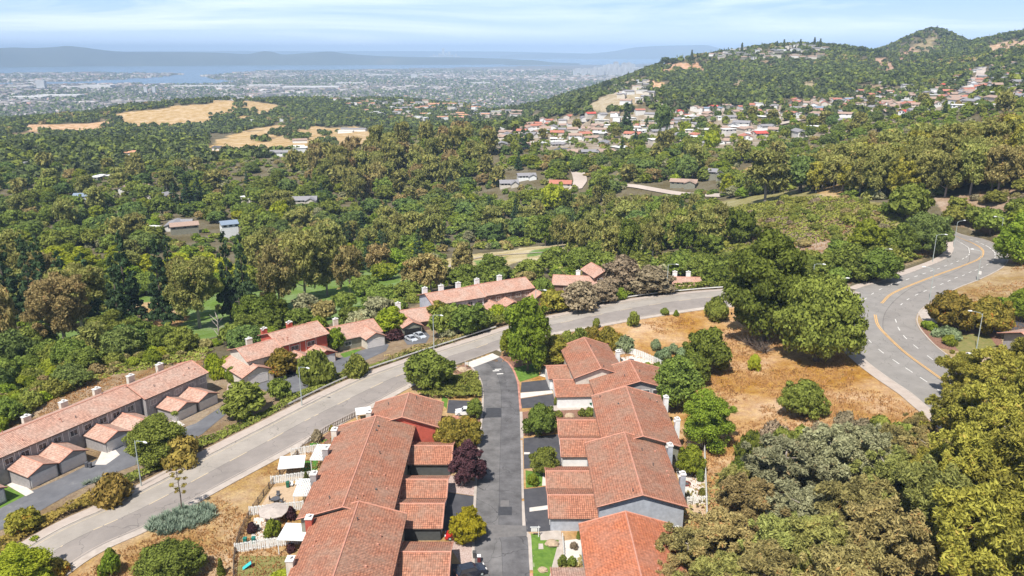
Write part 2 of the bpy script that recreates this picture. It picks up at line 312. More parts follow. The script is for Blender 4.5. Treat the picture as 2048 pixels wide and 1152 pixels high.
M['mulch'] = noisemat('bark_mulch', [(.3,(.14,.07,.045)),(.7,(.30,.17,.12))], 3, .9, 5, .3, obj=False)
M['lawn'] = noisemat('mown_lawn', [(.3,(.07,.14,.02)),(.7,(.14,.23,.035))], 1.2, .9, 7, .3, obj=False)
M['turf'] = noisemat('artificial_turf', [(.3,(.05,.15,.02)),(.7,(.07,.19,.03))], 2, .9, 4, .2, obj=False)
M['drylawn'] = noisemat('dry_lawn', [(.3,(.13,.15,.04)),(.7,(.25,.2,.08))], 1.2, .9, 7, .3, obj=False)
M['fairway'] = noisemat('fairway_grass', [(.3,(.14,.24,.04)),(.6,(.22,.33,.07)),(.8,(.4,.36,.16))], .05, .9, 7, .2, obj=False)
M['whitepaint'] = flat('white_road_paint', (.66,.64,.6)); M['yellowpaint'] = flat('yellow_road_paint', (.62,.36,.12)); M['fadedpaint'] = flat('faded_road_paint', (.56,.44,.28))
M['redcurb'] = flat('faded_red_kerb_paint', (.42,.2,.15), var=.3, scale=.6)
M['fencew'] = flat('white_fence_paint', (.68,.67,.64), var=.06); M['fenced'] = flat('weathered_fence_wood', (.16,.12,.09)); M['fenceg'] = flat('grey_fence_wood', (.3,.28,.26))
M['bark'] = noisemat('bark', [(.3,(.09,.065,.05)),(.7,(.2,.16,.13))], 6, .95, 4, .3); M['palebark'] = noisemat('pale_bark', [(.3,(.22,.18,.15)),(.7,(.42,.37,.33))], 4, .9, 4, .2)
M['city_wall'] = flat('far_building', (.42,.4,.38), var=.3, scale=.002)
# worn two-tone main road
def roadmat(name, a, b_, seam, vlo=.82, vhi=1.16, nsc=.18, cr=.35):
    m, nt, b = newmat(name, .92, .15); L = nt.links.new
    uv = N(nt, 'ShaderNodeUVMap'); sx = N(nt, 'ShaderNodeSeparateXYZ'); L(uv.outputs[0], sx.inputs[0]); g = N(nt, 'ShaderNodeNewGeometry')
    n1 = N(nt, 'ShaderNodeTexNoise'); n1.inputs['Scale'].default_value = nsc; n1.inputs['Detail'].default_value = 9; n1.inputs['Roughness'].default_value = .7; L(g.outputs['Position'], n1.inputs['Vector'])
    r1 = ramp(nt, [(0, a), (seam - .004, a), (seam, tuple(x * .55 for x in b_)), (seam + .012, b_), (1, b_)]); L(sx.outputs[0], r1.inputs[0]); r1.color_ramp.interpolation = 'LINEAR'
    hs = N(nt, 'ShaderNodeHueSaturation'); L(r1.outputs[0], hs.inputs['Color']); mr = N(nt, 'ShaderNodeMapRange'); L(n1.outputs['Fac'], mr.inputs[0]); mr.inputs[1].default_value = .3; mr.inputs[2].default_value = .7; mr.inputs[3].default_value = vlo; mr.inputs[4].default_value = vhi; L(mr.outputs[0], hs.inputs['Value'])
    # cracks sealed with tar
    vo = N(nt, 'ShaderNodeTexVoronoi', feature='DISTANCE_TO_EDGE'); vo.inputs['Scale'].default_value = .16; n3 = N(nt, 'ShaderNodeTexNoise'); n3.inputs['Scale'].default_value = .5; L(g.outputs['Position'], n3.inputs['Vector'])
    va = N(nt, 'ShaderNodeVectorMath', operation='MULTIPLY_ADD'); L(n3.outputs['Color'], va.inputs[0]); va.inputs[1].default_value = (3, 3, 0); L(g.outputs['Position'], va.inputs[2]); L(va.outputs[0], vo.inputs['Vector'])
    cl = N(nt, 'ShaderNodeMath', operation='LESS_THAN'); L(vo.outputs['Distance'], cl.inputs[0]); cl.inputs[1].default_value = .008
    n4 = N(nt, 'ShaderNodeTexNoise'); n4.inputs['Scale'].default_value = .06; L(g.outputs['Position'], n4.inputs['Vector']); gt = N(nt, 'ShaderNodeMath', operation='GREATER_THAN'); L(n4.outputs['Fac'], gt.inputs[0]); gt.inputs[1].default_value = .5
    mu = N(nt, 'ShaderNodeMath', operation='MULTIPLY'); L(cl.outputs[0], mu.inputs[0]); L(gt.outputs[0], mu.inputs[1])
    m5 = N(nt, 'ShaderNodeMath', operation='MULTIPLY'); L(mu.outputs[0], m5.inputs[0]); m5.inputs[1].default_value = cr
    mx = N(nt, 'ShaderNodeMix', data_type='RGBA'); L(m5.outputs[0], mx.inputs['Factor']); L(hs.outputs[0], mx.inputs['A']); mx.inputs['B'].default_value = (.04, .04, .04, 1); L(mx.outputs['Result'], b.inputs['Base Color'])
    return m
M['road'] = roadmat('worn_road_asphalt', (.32,.285,.25), (.25,.22,.20), .5)
M['croad'] = roadmat('curve_road_asphalt', (.25,.232,.215), (.242,.222,.205), .5)
M['lane'] = roadmat('lane_asphalt', (.135,.128,.126), (.115,.11,.112), .5, .6, 1.45, .3, .6)
# leaves
LM = {}
LM['oak'] = leafmat('oak_leaves', (.042,.06,.012), (.24,.295,.055), .3)
LM['oakblue'] = leafmat('dense_oak_leaves', (.032,.052,.016), (.17,.23,.06), .25)
LM['euc'] = leafmat('eucalyptus_leaves', (.07,.075,.02), (.39,.39,.11), .35, (.40,.29,.10), .35)
LM['eucgrey'] = leafmat('silver_eucalyptus_leaves', (.08,.08,.035), (.38,.375,.205), .3, (.38,.28,.14), .1)
LM['eucyel'] = leafmat('yellow_green_acacia_leaves', (.065,.065,.012), (.42,.385,.07), .35, (.45,.33,.08), .12)
LM['euctan'] = leafmat('tan_eucalyptus_leaves', (.085,.07,.025), (.40,.325,.125), .3, (.42,.24,.09), .4)
LM['redwood'] = leafmat('redwood_needles', (.016,.032,.015), (.07,.115,.045), .12)
LM['pine'] = leafmat('pine_needles', (.022,.036,.008), (.15,.19,.03), .2)
LM['lime'] = leafmat('lime_leaves', (.10,.15,.012), (.42,.46,.04), .4)
LM['maple'] = leafmat('bright_leaves', (.05,.08,.010), (.28,.35,.04), .4)
LM['yellow'] = leafmat('yellow_leaves', (.17,.15,.012), (.52,.44,.03), .4, None, 0)
LM['autumn'] = leafmat('olive_orange_leaves', (0.064,0.068,0.011), (0.346,0.294,0.051), .35, (.45,.22,.04))
LM['plum'] = leafmat('purple_leaves', (.025,.012,.015), (.10,.045,.05), .2)
LM['brush'] = leafmat('brush_leaves', (.12,.10,.04), (.36,.30,.12), .2)
LM['brown'] = leafmat('brown_twigs', (.10,.08,.045), (.34,.275,.17), .2)
LM['agave'] = leafmat('agave_blades', (.10,.14,.10), (.24,.29,.21), .1)
LM['cactus'] = leafmat('cactus_pads', (.09,.13,.06), (.24,.30,.15), .1)
LM['ground'] = leafmat('ground_cover_leaves', (.05,.07,.014), (.28,.30,.06), .25)
LM['drycover'] = leafmat('rusty_ground_cover_leaves', (0.096,0.088,0.016), (0.358,0.282,0.064), .25)
LM['far'] = leafmat('far_woodland_leaves', (.024,.038,.016), (.105,.135,.05), .2)
# ---------------------------------------------------------------- ground sheet with its own soil and cover colours
C_DRY = (.43,.235,.09); C_TAN = (.42,.275,.13); C_WOOD = (.13,.105,.06); C_BRUSH = (.25,.215,.085); C_ROSE = (.30,.20,.13); C_PLAIN = (.15,.135,.12); C_GOLF = (.15,.22,.05); C_PAVED = (.27,.215,.16)
BASE = np.zeros(GR.shape + (3,)) + C_WOOD
BASE[GR > 3300] = C_PLAIN
ZONES = [
 ([(-900,1700),(-900,1300),(122,1144),(459,960),(828,763),(980,705),(1000,760),(960,1300),(500,1700)], (.42,.26,.12), 0, 330),
 ([(1000,760),(1000,690),(1289,633),(1445,606),(1700,600),(1710,690),(1900,850),(2500,1300),(1900,1900),(900,1900)], C_DRY, 0, 330),
 ([(1780,640),(1915,570),(2010,530),(2300,500),(2600,900),(2048,1000),(1850,700)], (.36,.24,.12), 0, 330),
 ([(1690,600),(1700,570),(1900,500),(1900,460),(1860,440),(1800,470),(1700,540)], (.30,.22,.12), 0, 400),
 ([(2010,530),(2030,500),(1990,470),(1900,450),(1870,400),(2048,370),(2200,360),(2300,520)], C_ROSE, 0, 520),
 ([(1380,500),(1430,400),(1600,385),(1760,410),(1840,450),(1640,560),(1450,560)], C_BRUSH, 0, 560),
 ([(1480,500),(1560,410),(1680,400),(1760,420),(1640,510),(1500,560)], C_ROSE, 0, 560),
 ([(-100,800),(240,690),(420,695),(400,745),(0,868),(-100,900)], (.33,.22,.13), 0, 260),
 ([(-300,1300),(-300,950),(0,880),(300,800),(460,745),(650,660),(860,600),(1100,560),(1440,560),(1440,590),(1014,650),(600,830),(40,1100)], (.27,.19,.12), 0, 330),
 ([(-100,780),(0,690),(300,590),(640,545),(800,530),(880,560),(800,610),(640,655),(450,665),(250,720),(0,800)], C_GOLF, 0, 420),
 ([(270,605),(350,600),(380,640),(330,660),(280,655)], C_TAN, 200, 420),
 ([(878,520),(960,508),(1060,497),(1145,490),(1140,515),(1110,530),(1060,518),(1000,540),(960,550),(900,556)], (.42,.33,.17), 250, 700),
 ([(1058,503),(1121,495),(1127,503),(1060,513)], C_GOLF, 250, 700), ([(950,518),(1016,510),(990,538),(966,540)], C_GOLF, 250, 700),
 ([(1630,390),(1640,350),(1700,335),(1720,360),(1680,400)], C_TAN, 350, 900),
 ([(1470,345),(1520,320),(1600,320),(1600,345),(1520,352)], C_TAN, 350, 900),
 ([(985,300),(990,268),(1100,240),(1500,212),(1700,190),(1850,150),(1960,115),(2100,120),(2100,210),(1900,215),(1750,250),(1600,285),(1450,300),(1300,300)], C_PAVED, 500, 1500),
 ([(230,238),(350,215),(450,202),(560,205),(570,214),(540,232),(500,242),(430,244),(350,254),(240,250)], C_TAN, 1500, 2900),
 ([(40,247),(215,244),(205,263),(60,264)], (.48,.29,.16), 1300, 2600),
 ([(415,292),(480,268),(560,252),(700,250),(760,262),(740,288),(650,314),(560,308),(430,302)], C_TAN, 1000, 2600),
 ([(1735,158),(1760,118),(1830,92),(1855,108),(1800,142),(1775,160)], (.36,.22,.15), 1800, 3400), ([(1828,92),(1870,70),(1885,90),(1850,112)], (.26,.2,.11), 1800, 3400),
 ([(1312,132),(1370,126),(1412,144),(1318,152)], (.44,.25,.15), 1500, 2600), ([(1290,158),(1320,162),(1312,182),(1290,178)], (.5,.3,.17), 1200, 2600),
 ([(1230,178),(1290,160),(1300,200),(1240,225),(1180,215)], (.34,.27,.18), 1100, 2500),
 ([(1460,150),(1500,156),(1490,172),(1450,166)], (.3,.22,.13), 1300, 2500), ([(1600,160),(1650,163),(1640,180),(1610,178)], (.3,.23,.13), 1300, 2500),
 ([(1960,98),(2010,86),(2070,78),(2070,96),(1990,112)], (.42,.27,.17), 1600, 3500), ([(1730,182),(1780,178),(1770,196),(1730,192)], (.45,.3,.18), 900, 1500), ([(1810,152),(1860,150),(1850,160),(1815,160)], (.5,.33,.22), 900, 1700),
]
jx = GPX + fbm(GX, GY, 40, 3) * 14 * (GR < 1000) + fbm(GX, GY, 130, 4) * 34 * (GR >= 1000); jy = GPY + fbm(GX + 500, GY, 40, 3) * 8 * (GR < 1000) + fbm(GX + 500, GY, 130, 4) * 9 * (GR >= 1000)
for poly, c, r0, r1 in ZONES:
    m = (GR >= r0) & (GR < r1) & (GD > 0) & inpoly(jx, jy, poly); BASE[m] = c
hp = (GR > 1300) & (GR < 3300) & (fbm(GX, GY + 77, 130, 3) > .55); BASE[hp] = (.24,.17,.10)
BASE[wm] = (.05,.06,.05)
V = np.stack([GX, GY, Z], -1).reshape(-1, 3)
ii = np.arange((len(LR) - 1))[:, None] * NT + np.arange(NT - 1)[None]
Q = np.stack([ii, ii + NT, ii + NT + 1, ii + 1], -1).reshape(-1, 4)
def groundmat():
    m, nt, b = newmat('ground_cover', .95, .1); L = nt.links.new
    at = N(nt, 'ShaderNodeAttribute'); at.attribute_name = 'cover'; g = N(nt, 'ShaderNodeNewGeometry')
    def nz(s, d=6, r=.65):
        n = N(nt, 'ShaderNodeTexNoise'); n.inputs['Scale'].default_value = s; n.inputs['Detail'].default_value = d; n.inputs['Roughness'].default_value = r; L(g.outputs['Position'], n.inputs['Vector']); return n
    a, c, d = nz(.07), nz(.6, 10, .78), nz(3, 5, .7)
    s = N(nt, 'ShaderNodeMath', operation='ADD'); L(a.outputs[0], s.inputs[0]); L(c.outputs[0], s.inputs[1])
    s2 = N(nt, 'ShaderNodeMath', operation='MULTIPLY_ADD'); L(d.outputs[0], s2.inputs[0]); s2.inputs[1].default_value = .9; L(s.outputs[0], s2.inputs[2])
    mr = N(nt, 'ShaderNodeMapRange'); L(s2.outputs[0], mr.inputs[0]); mr.inputs[1].default_value = 1.1; mr.inputs[2].default_value = 1.8; mr.inputs[3].default_value = .5; mr.inputs[4].default_value = 1.5
    h = N(nt, 'ShaderNodeHueSaturation'); L(at.outputs['Color'], h.inputs['Color']); L(mr.outputs[0], h.inputs['Value'])
    m2 = N(nt, 'ShaderNodeMapRange'); L(c.outputs[0], m2.inputs[0]); m2.inputs[1].default_value = .35; m2.inputs[2].default_value = .65; m2.inputs[3].default_value = .494; m2.inputs[4].default_value = .515; L(m2.outputs[0], h.inputs['Hue'])
    m3 = N(nt, 'ShaderNodeMapRange'); L(a.outputs[0], m3.inputs[0]); m3.inputs[1].default_value = .35; m3.inputs[2].default_value = .65; m3.inputs[3].default_value = 1.15; m3.inputs[4].default_value = .75; L(m3.outputs[0], h.inputs['Saturation'])
    L(h.outputs[0], b.inputs['Base Color'])
    bp = N(nt, 'ShaderNodeBump'); bp.inputs['Strength'].default_value = .9; bp.inputs['Distance'].default_value = .5; n5 = nz(1.6, 8, .75); L(n5.outputs[0], bp.inputs['Height']); L(bp.outputs[0], b.inputs['Normal'])
    return m
gm = npmesh('ground', V, Q[:, ::-1], groundmat(), smooth=True)
ca = gm.color_attributes.new('cover', 'FLOAT_COLOR', 'POINT'); ca.data.foreach_set('color', np.concatenate([BASE.reshape(-1, 3), np.ones((len(V), 1))], 1).astype('f').ravel())
tag(link('ground', gm), kind='structure')
# ---------------------------------------------------------------- ribbons and draped sheets
def smooth(pl, step=1.5):
    P = [np.array(p, float) for p in pl]; P = [2*P[0]-P[1]] + P + [2*P[-1]-P[-2]]; o = []
    for i in range(1, len(P) - 2):
        a, b, c, d = P[i-1:i+3]; k = max(2, int(np.linalg.norm(c - b) / step))
        for q in range(k):
            t = q / k; o.append(.5*((2*b)+(-a+c)*t+(2*a-5*b+4*c-d)*t*t+(-a+3*b-3*c+d)*t**3))
    o.append(P[-2]); return np.array(o)
def resamp(P, n):
    s = np.concatenate([[0], np.cumsum(np.linalg.norm(np.diff(P, axis=0), axis=1))]); t = np.linspace(0, s[-1], n)
    return np.stack([np.interp(t, s, P[:, 0]), np.interp(t, s, P[:, 1])], 1)
def offs(P, d):   # shift a polyline sideways, + to its left
    t = np.gradient(P, axis=0); t /= np.linalg.norm(t, axis=1)[:, None] + 1e-9; return P + np.stack([-t[:, 1], t[:, 0]], 1) * d
def foff(P, off): return off + np.maximum(0, np.hypot(P[:, 0], P[:, 1]) - 320) * .0022
def ribbon(name, A, B, off, mat, nc=6, kind='structure', parent=None):
    n = max(len(A), len(B)); A = resamp(A, n); B = resamp(B, n); mb = MB(); rows = []
    for k in range(nc + 1):
        P = A + (B - A) * k / nc; rows.append(np.column_stack([P, T(P[:, 0], P[:, 1]) + foff(P, off)]))
    for i in range(n - 1):
        for k in range(nc):
            p = [rows[k][i], rows[k+1][i], rows[k+1][i+1], rows[k][i+1]]
            nrm = (p[1][0]-p[0][0])*(p[2][1]-p[0][1])-(p[1][1]-p[0][1])*(p[2][0]-p[0][0]); uv = [(k/nc, i), ((k+1)/nc, i), ((k+1)/nc, i+1), (k/nc, i+1)]
            if nrm < 0: p = p[::-1]; uv = uv[::-1]
            mb.face(p, 0, uv)
    o = mb.build(name, mat, parent)
    return tag(o, kind=kind) if kind else o
def kerb(name, P, wd, ht, mat, base=.0, kind='structure'):   # raised strip, cross-section a box
    mb = MB(); a = offs(P, wd / 2); b = offs(P, -wd / 2); z = T(P[:, 0], P[:, 1]) + base
    for i in range(len(P) - 1):
        q = [(a[i], z[i]), (b[i], z[i]), (b[i+1], z[i+1]), (a[i+1], z[i+1])]
        mb.face([(p[0], p[1], h + ht) for p, h in q])
        for s_, e_ in ((0, 3), (1, 2)):
            (p, h), (p2, h2) = q[s_], q[e_]; mb.face([(p[0], p[1], h - .3), (p2[0], p2[1], h2 - .3), (p2[0], p2[1], h2 + ht), (p[0], p[1], h + ht)])
    (p, h), (p2, h2) = (a[0], z[0]), (b[0], z[0]); mb.face([(p[0], p[1], h-.3), (p2[0], p2[1], h-.3), (p2[0], p2[1], h+ht), (p[0], p[1], h+ht)])
    return tag(mb.build(name, mat), kind=kind)
def sheet(name, poly, off, mat, step=2.0, kind='structure', px=True):
    if px: poly = hitl(poly)
    P = []
    m = len(poly)
    for i in range(m):
        a, b = np.array(poly[i]), np.array(poly[(i+1) % m]); k = max(1, int(np.linalg.norm(b - a) / step))
        for q in range(k): P.append(tuple(a + (b - a) * q / k))
    nb = len(P); arr = np.array(P); x0, y0 = arr.min(0); x1, y1 = arr.max(0)
    gx, gy = np.meshgrid(np.arange(x0, x1, step), np.arange(y0, y1, step)); gx = gx.ravel() + .13; gy = gy.ravel() + .17
    ins = inpoly(gx, gy, P); pts = [Vector(p) for p in P] + [Vector((a, b)) for a, b in zip(gx[ins], gy[ins])]
    vs, _, fs, *_ = delaunay_2d_cdt(pts, [], [list(range(nb))], 1, 1e-4)
    V = np.array([(v.x, v.y) for v in vs]); z = T(V[:, 0], V[:, 1]) + foff(V, off); mb = MB()
    mb.v = [(a, b, c) for (a, b), c in zip(V, z)]
    for f in fs:
        f = list(f); a, b, c = V[f[0]], V[f[1]], V[f[2]]
        if (b[0]-a[0])*(c[1]-a[1])-(b[1]-a[1])*(c[0]-a[0]) < 0: f = f[::-1]
        mb.f.append(tuple(f)); mb.m.append(0); mb.uv += [(V[q][0], V[q][1]) for q in f]
    return tag(mb.build(name, mat), kind=kind)
def bars(name, items, off, mat, parent=None, kind='structure'):   # flat painted bars: (x, y, dx, dy, length, width)
    mb = MB()
    for x, y, dx, dy, ln, wd in items:
        l = math.hypot(dx, dy); e = (dx / l, dy / l); n = (-e[1], e[0])
        c = [(x + e[0]*i*ln/2 + n[0]*j*wd/2, y + e[1]*i*ln/2 + n[1]*j*wd/2) for i, j in ((-1,-1),(1,-1),(1,1),(-1,1))]
        mb.face([(a, b, float(T(a, b)) + off + max(0, math.hypot(a, b) - 320) * .0022) for a, b in c])
    return tag(mb.build(name, mat, parent), kind=kind)
# water
Zw = -210
wv = [(x, y, Zw) for x, y in [(-45000, 3500), (45000, 3500), (60000, 62000), (-60000, 62000)]]
wm_ = noisemat('bay_water', [(.3,(.06,.10,.14)),(.7,(.08,.125,.165))], .0015, .22, 4, .15, obj=False, spec=.5)
tag(MB().face(wv).build('bay_water', wm_), kind='structure')
# main road
up = smooth([(-122,30),(-96,72)] + hitl([(46,1103),(230,1009),(420,910),(560,838),(719,760),(870,706),(1015,659),(1101,637),(1257,603),(1350,590),(1445,582),(1560,577),(1660,580),(1712,590)]))
lo = smooth([(-112,24),(-86,66)] + hitl([(122,1144),(300,1048),(459,960),(640,862),(828,763),(931,723),(1010,694),(1090,669),(1195,650),(1289,633),(1414,614),(1520,610),(1640,625),(1700,655)]))
ribbon('road', up, lo, .05, M['road'], 8)
ribbon('sidewalk', offs(up, .35), offs(up, 3.0), .14, M['walk'], 2)
kerb('kerb', offs(up, .18), .32, .17, M['concrete'])
g0 = lo[:int(len(lo) * .60)]; g1 = lo[int(len(lo) * .645):]
for gseg in (g0, g1):
    ribbon('gutter', offs(gseg, .0), offs(gseg, -1.5), .07, M['concrete'], 2); kerb('kerb', offs(gseg, -1.6), .3, .15, M['concrete'])
n = 400; U_ = resamp(up, n); L_ = resamp(lo, n); mid = U_ * .5 + L_ * .5; edge = U_ * .04 + L_ * .96; edge2 = U_ * .93 + L_ * .07
def tang(P, pt):
    i = int(np.argmin(((P - np.array(pt)) ** 2).sum(1))); i = min(max(i, 1), len(P) - 2); return P[i], P[i+1] - P[i-1]
it = []
for px, py in [(111,1108.5),(217,1051),(313,999.6),(400,952.7),(477,912),(554,873),(626,836.6),(693,803.6),(756,773),(808,749.5),(885,720),(963,692),(1050,668),(1139,647),(1195,632),(1256,620),(1314,611),(1375,602.5),(1430,597)]:
    p, t = tang(mid, hitl([(px, py)])[0]); it.append((p[0], p[1], t[0], t[1], 4.0, .18))
bars('road_marking', it, .062, M['fadedpaint'])
ribbon('road_marking', offs(edge, .07)[:330], offs(edge, -.07)[:330], .062, M['walk'], 1)
ribbon('road_marking', offs(edge2, .07)[:330], offs(edge2, -.07)[:330], .062, M['fadedpaint'], 1)
# curve road
cl_ = smooth(hitl([(1872,461),(1890,466),(1903,475),(1908,491),(1905,505),(1893,517),(1862,531),(1812,549),(1756,565),(1712,580),(1692,602),(1684,640),(1690,670),(1699,688),(1730,720),(1773,753),(1822,786),(1845,805),(1900,850),(1980,915)]))
cr_ = smooth(hitl([(1885,459),(1905,464),(1921,469),(1961,478),(1994,493),(2014,512),(2004,534),(1961,557),(1915,575),(1875,595),(1845,615),(1832,635),(1836,654),(1855,678),(1875,697),(1925,735),(1990,780),(2060,830)]))
ribbon('curve_road', cl_, cr_, .058, M['croad'], 10)
nl = len(cl_); i1 = int(nl * .47); i2 = int(nl * .56)
ribbon('sidewalk', offs(cl_[:i1], -.3), offs(cl_[:i1], -2.6), .14, M['walk'], 2); kerb('kerb', offs(cl_[:i1], -.15), .3, .16, M['concrete'])
ribbon('sidewalk', offs(cl_[i2:], -.3), offs(cl_[i2:], -3.0), .14, M['walk'], 2); kerb('kerb', offs(cl_[i2:], -.15), .3, .16, M['concrete'])
kerb('kerb', offs(cr_, .3), .35, .14, M['concrete'])
YL = [[(1905,470),(1918,475.5),(1941,485),(1961,496),(1966,506),(1958,518),(1928,531),(1862,555),(1789,585),(1763,607)], [(1750,630),(1756,651),(1776,674),(1812,707),(1857,740),(1920,785)]]
for yl in YL:
    Pp = smooth(hitl(yl), 1)
    for s_ in (.22, -.22): ribbon('road_marking', offs(Pp, s_ + .12), offs(Pp, s_ - .12), .10, M['yellowpaint'], 1)
for dl, ln in [([(1731,598),(1745,588),(1761,579),(1780,571),(1798,565.5),(1815,559),(1832,553),(1848,547.5),(1863,542),(1877,537.6),(1891,532),(1903,528),(1915.5,523),(1926,518),(1933,514),(1938,509.5),(1938.7,505),(1938,501),(1937,497),(1933,493),(1926.5,489),(1919,485)], 2.1),
               ([(1803,609),(1816,599),(1833,590),(1850,582.5),(1867,575),(1883.5,568.6),(1898,562),(1912,556),(1927,551),(1940,545),(1952.5,540.5),(1964,535),(1974,530),(1982,525),(1987,520),(1990,515),(1990,510),(1989.5,506),(1986,502),(1980,497),(1974,493),(1964.5,488.7),(1954,484),(1943,480)], 2.1),
               ([(1705,630),(1712,646),(1722,664),(1739,682.5),(1762,703),(1791.6,724),(1818,741),(1847,760),(1880,783)], 2.7), ([(1791.6,642),(1797.6,658),(1810,675),(1831.5,694),(1860,716)], 2.7)]:
    W_ = np.array(hitl(dl)); tg = np.gradient(W_, axis=0)
    bars('road_marking', [(a[0], a[1], t[0], t[1], ln, .21) for a, t in zip(W_, tg)], .10, M['whitepaint'])
# the private lane
ll = smooth([(-3.5,60),(-4.3,85)] + hitl([(949,1113),(952,1002),(957,923),(963,860),(967,811),(967,787),(964,766),(956,748),(945,735)]))
lr = smooth([(5,60),(3.6,85)] + hitl([(1060,1152),(1055,1075),(1045.7,1063),(1043,977),(1042,923),(1040.5,860),(1039,820),(1036.5,787),(1034,764),(1026,742),(1015,726),(999,714)]))
ribbon('lane', ll, lr, .05, M['lane'], 8)
sheet('lane_apron', [(930,727),(985,707),(1000,714),(944,736)], .066, M['patio'])
kerb('kerb', offs(ll, .2), .45, .12, M['concrete']); lrs = resamp(lr, 160)
kerb('kerb', offs(lrs[:52], -.2), .45, .13, M['redcurb']); kerb('kerb', offs(lrs[52:76], -.3), .9, .04, M['concrete']); kerb('kerb', offs(lrs[76:104], -.2), .4, .12, M['concrete']); kerb('kerb', offs(lrs[104:120], -.25), .7, .05, M['concrete']); kerb('kerb', offs(lrs[120:], -.2), .45, .13, M['redcurb'])
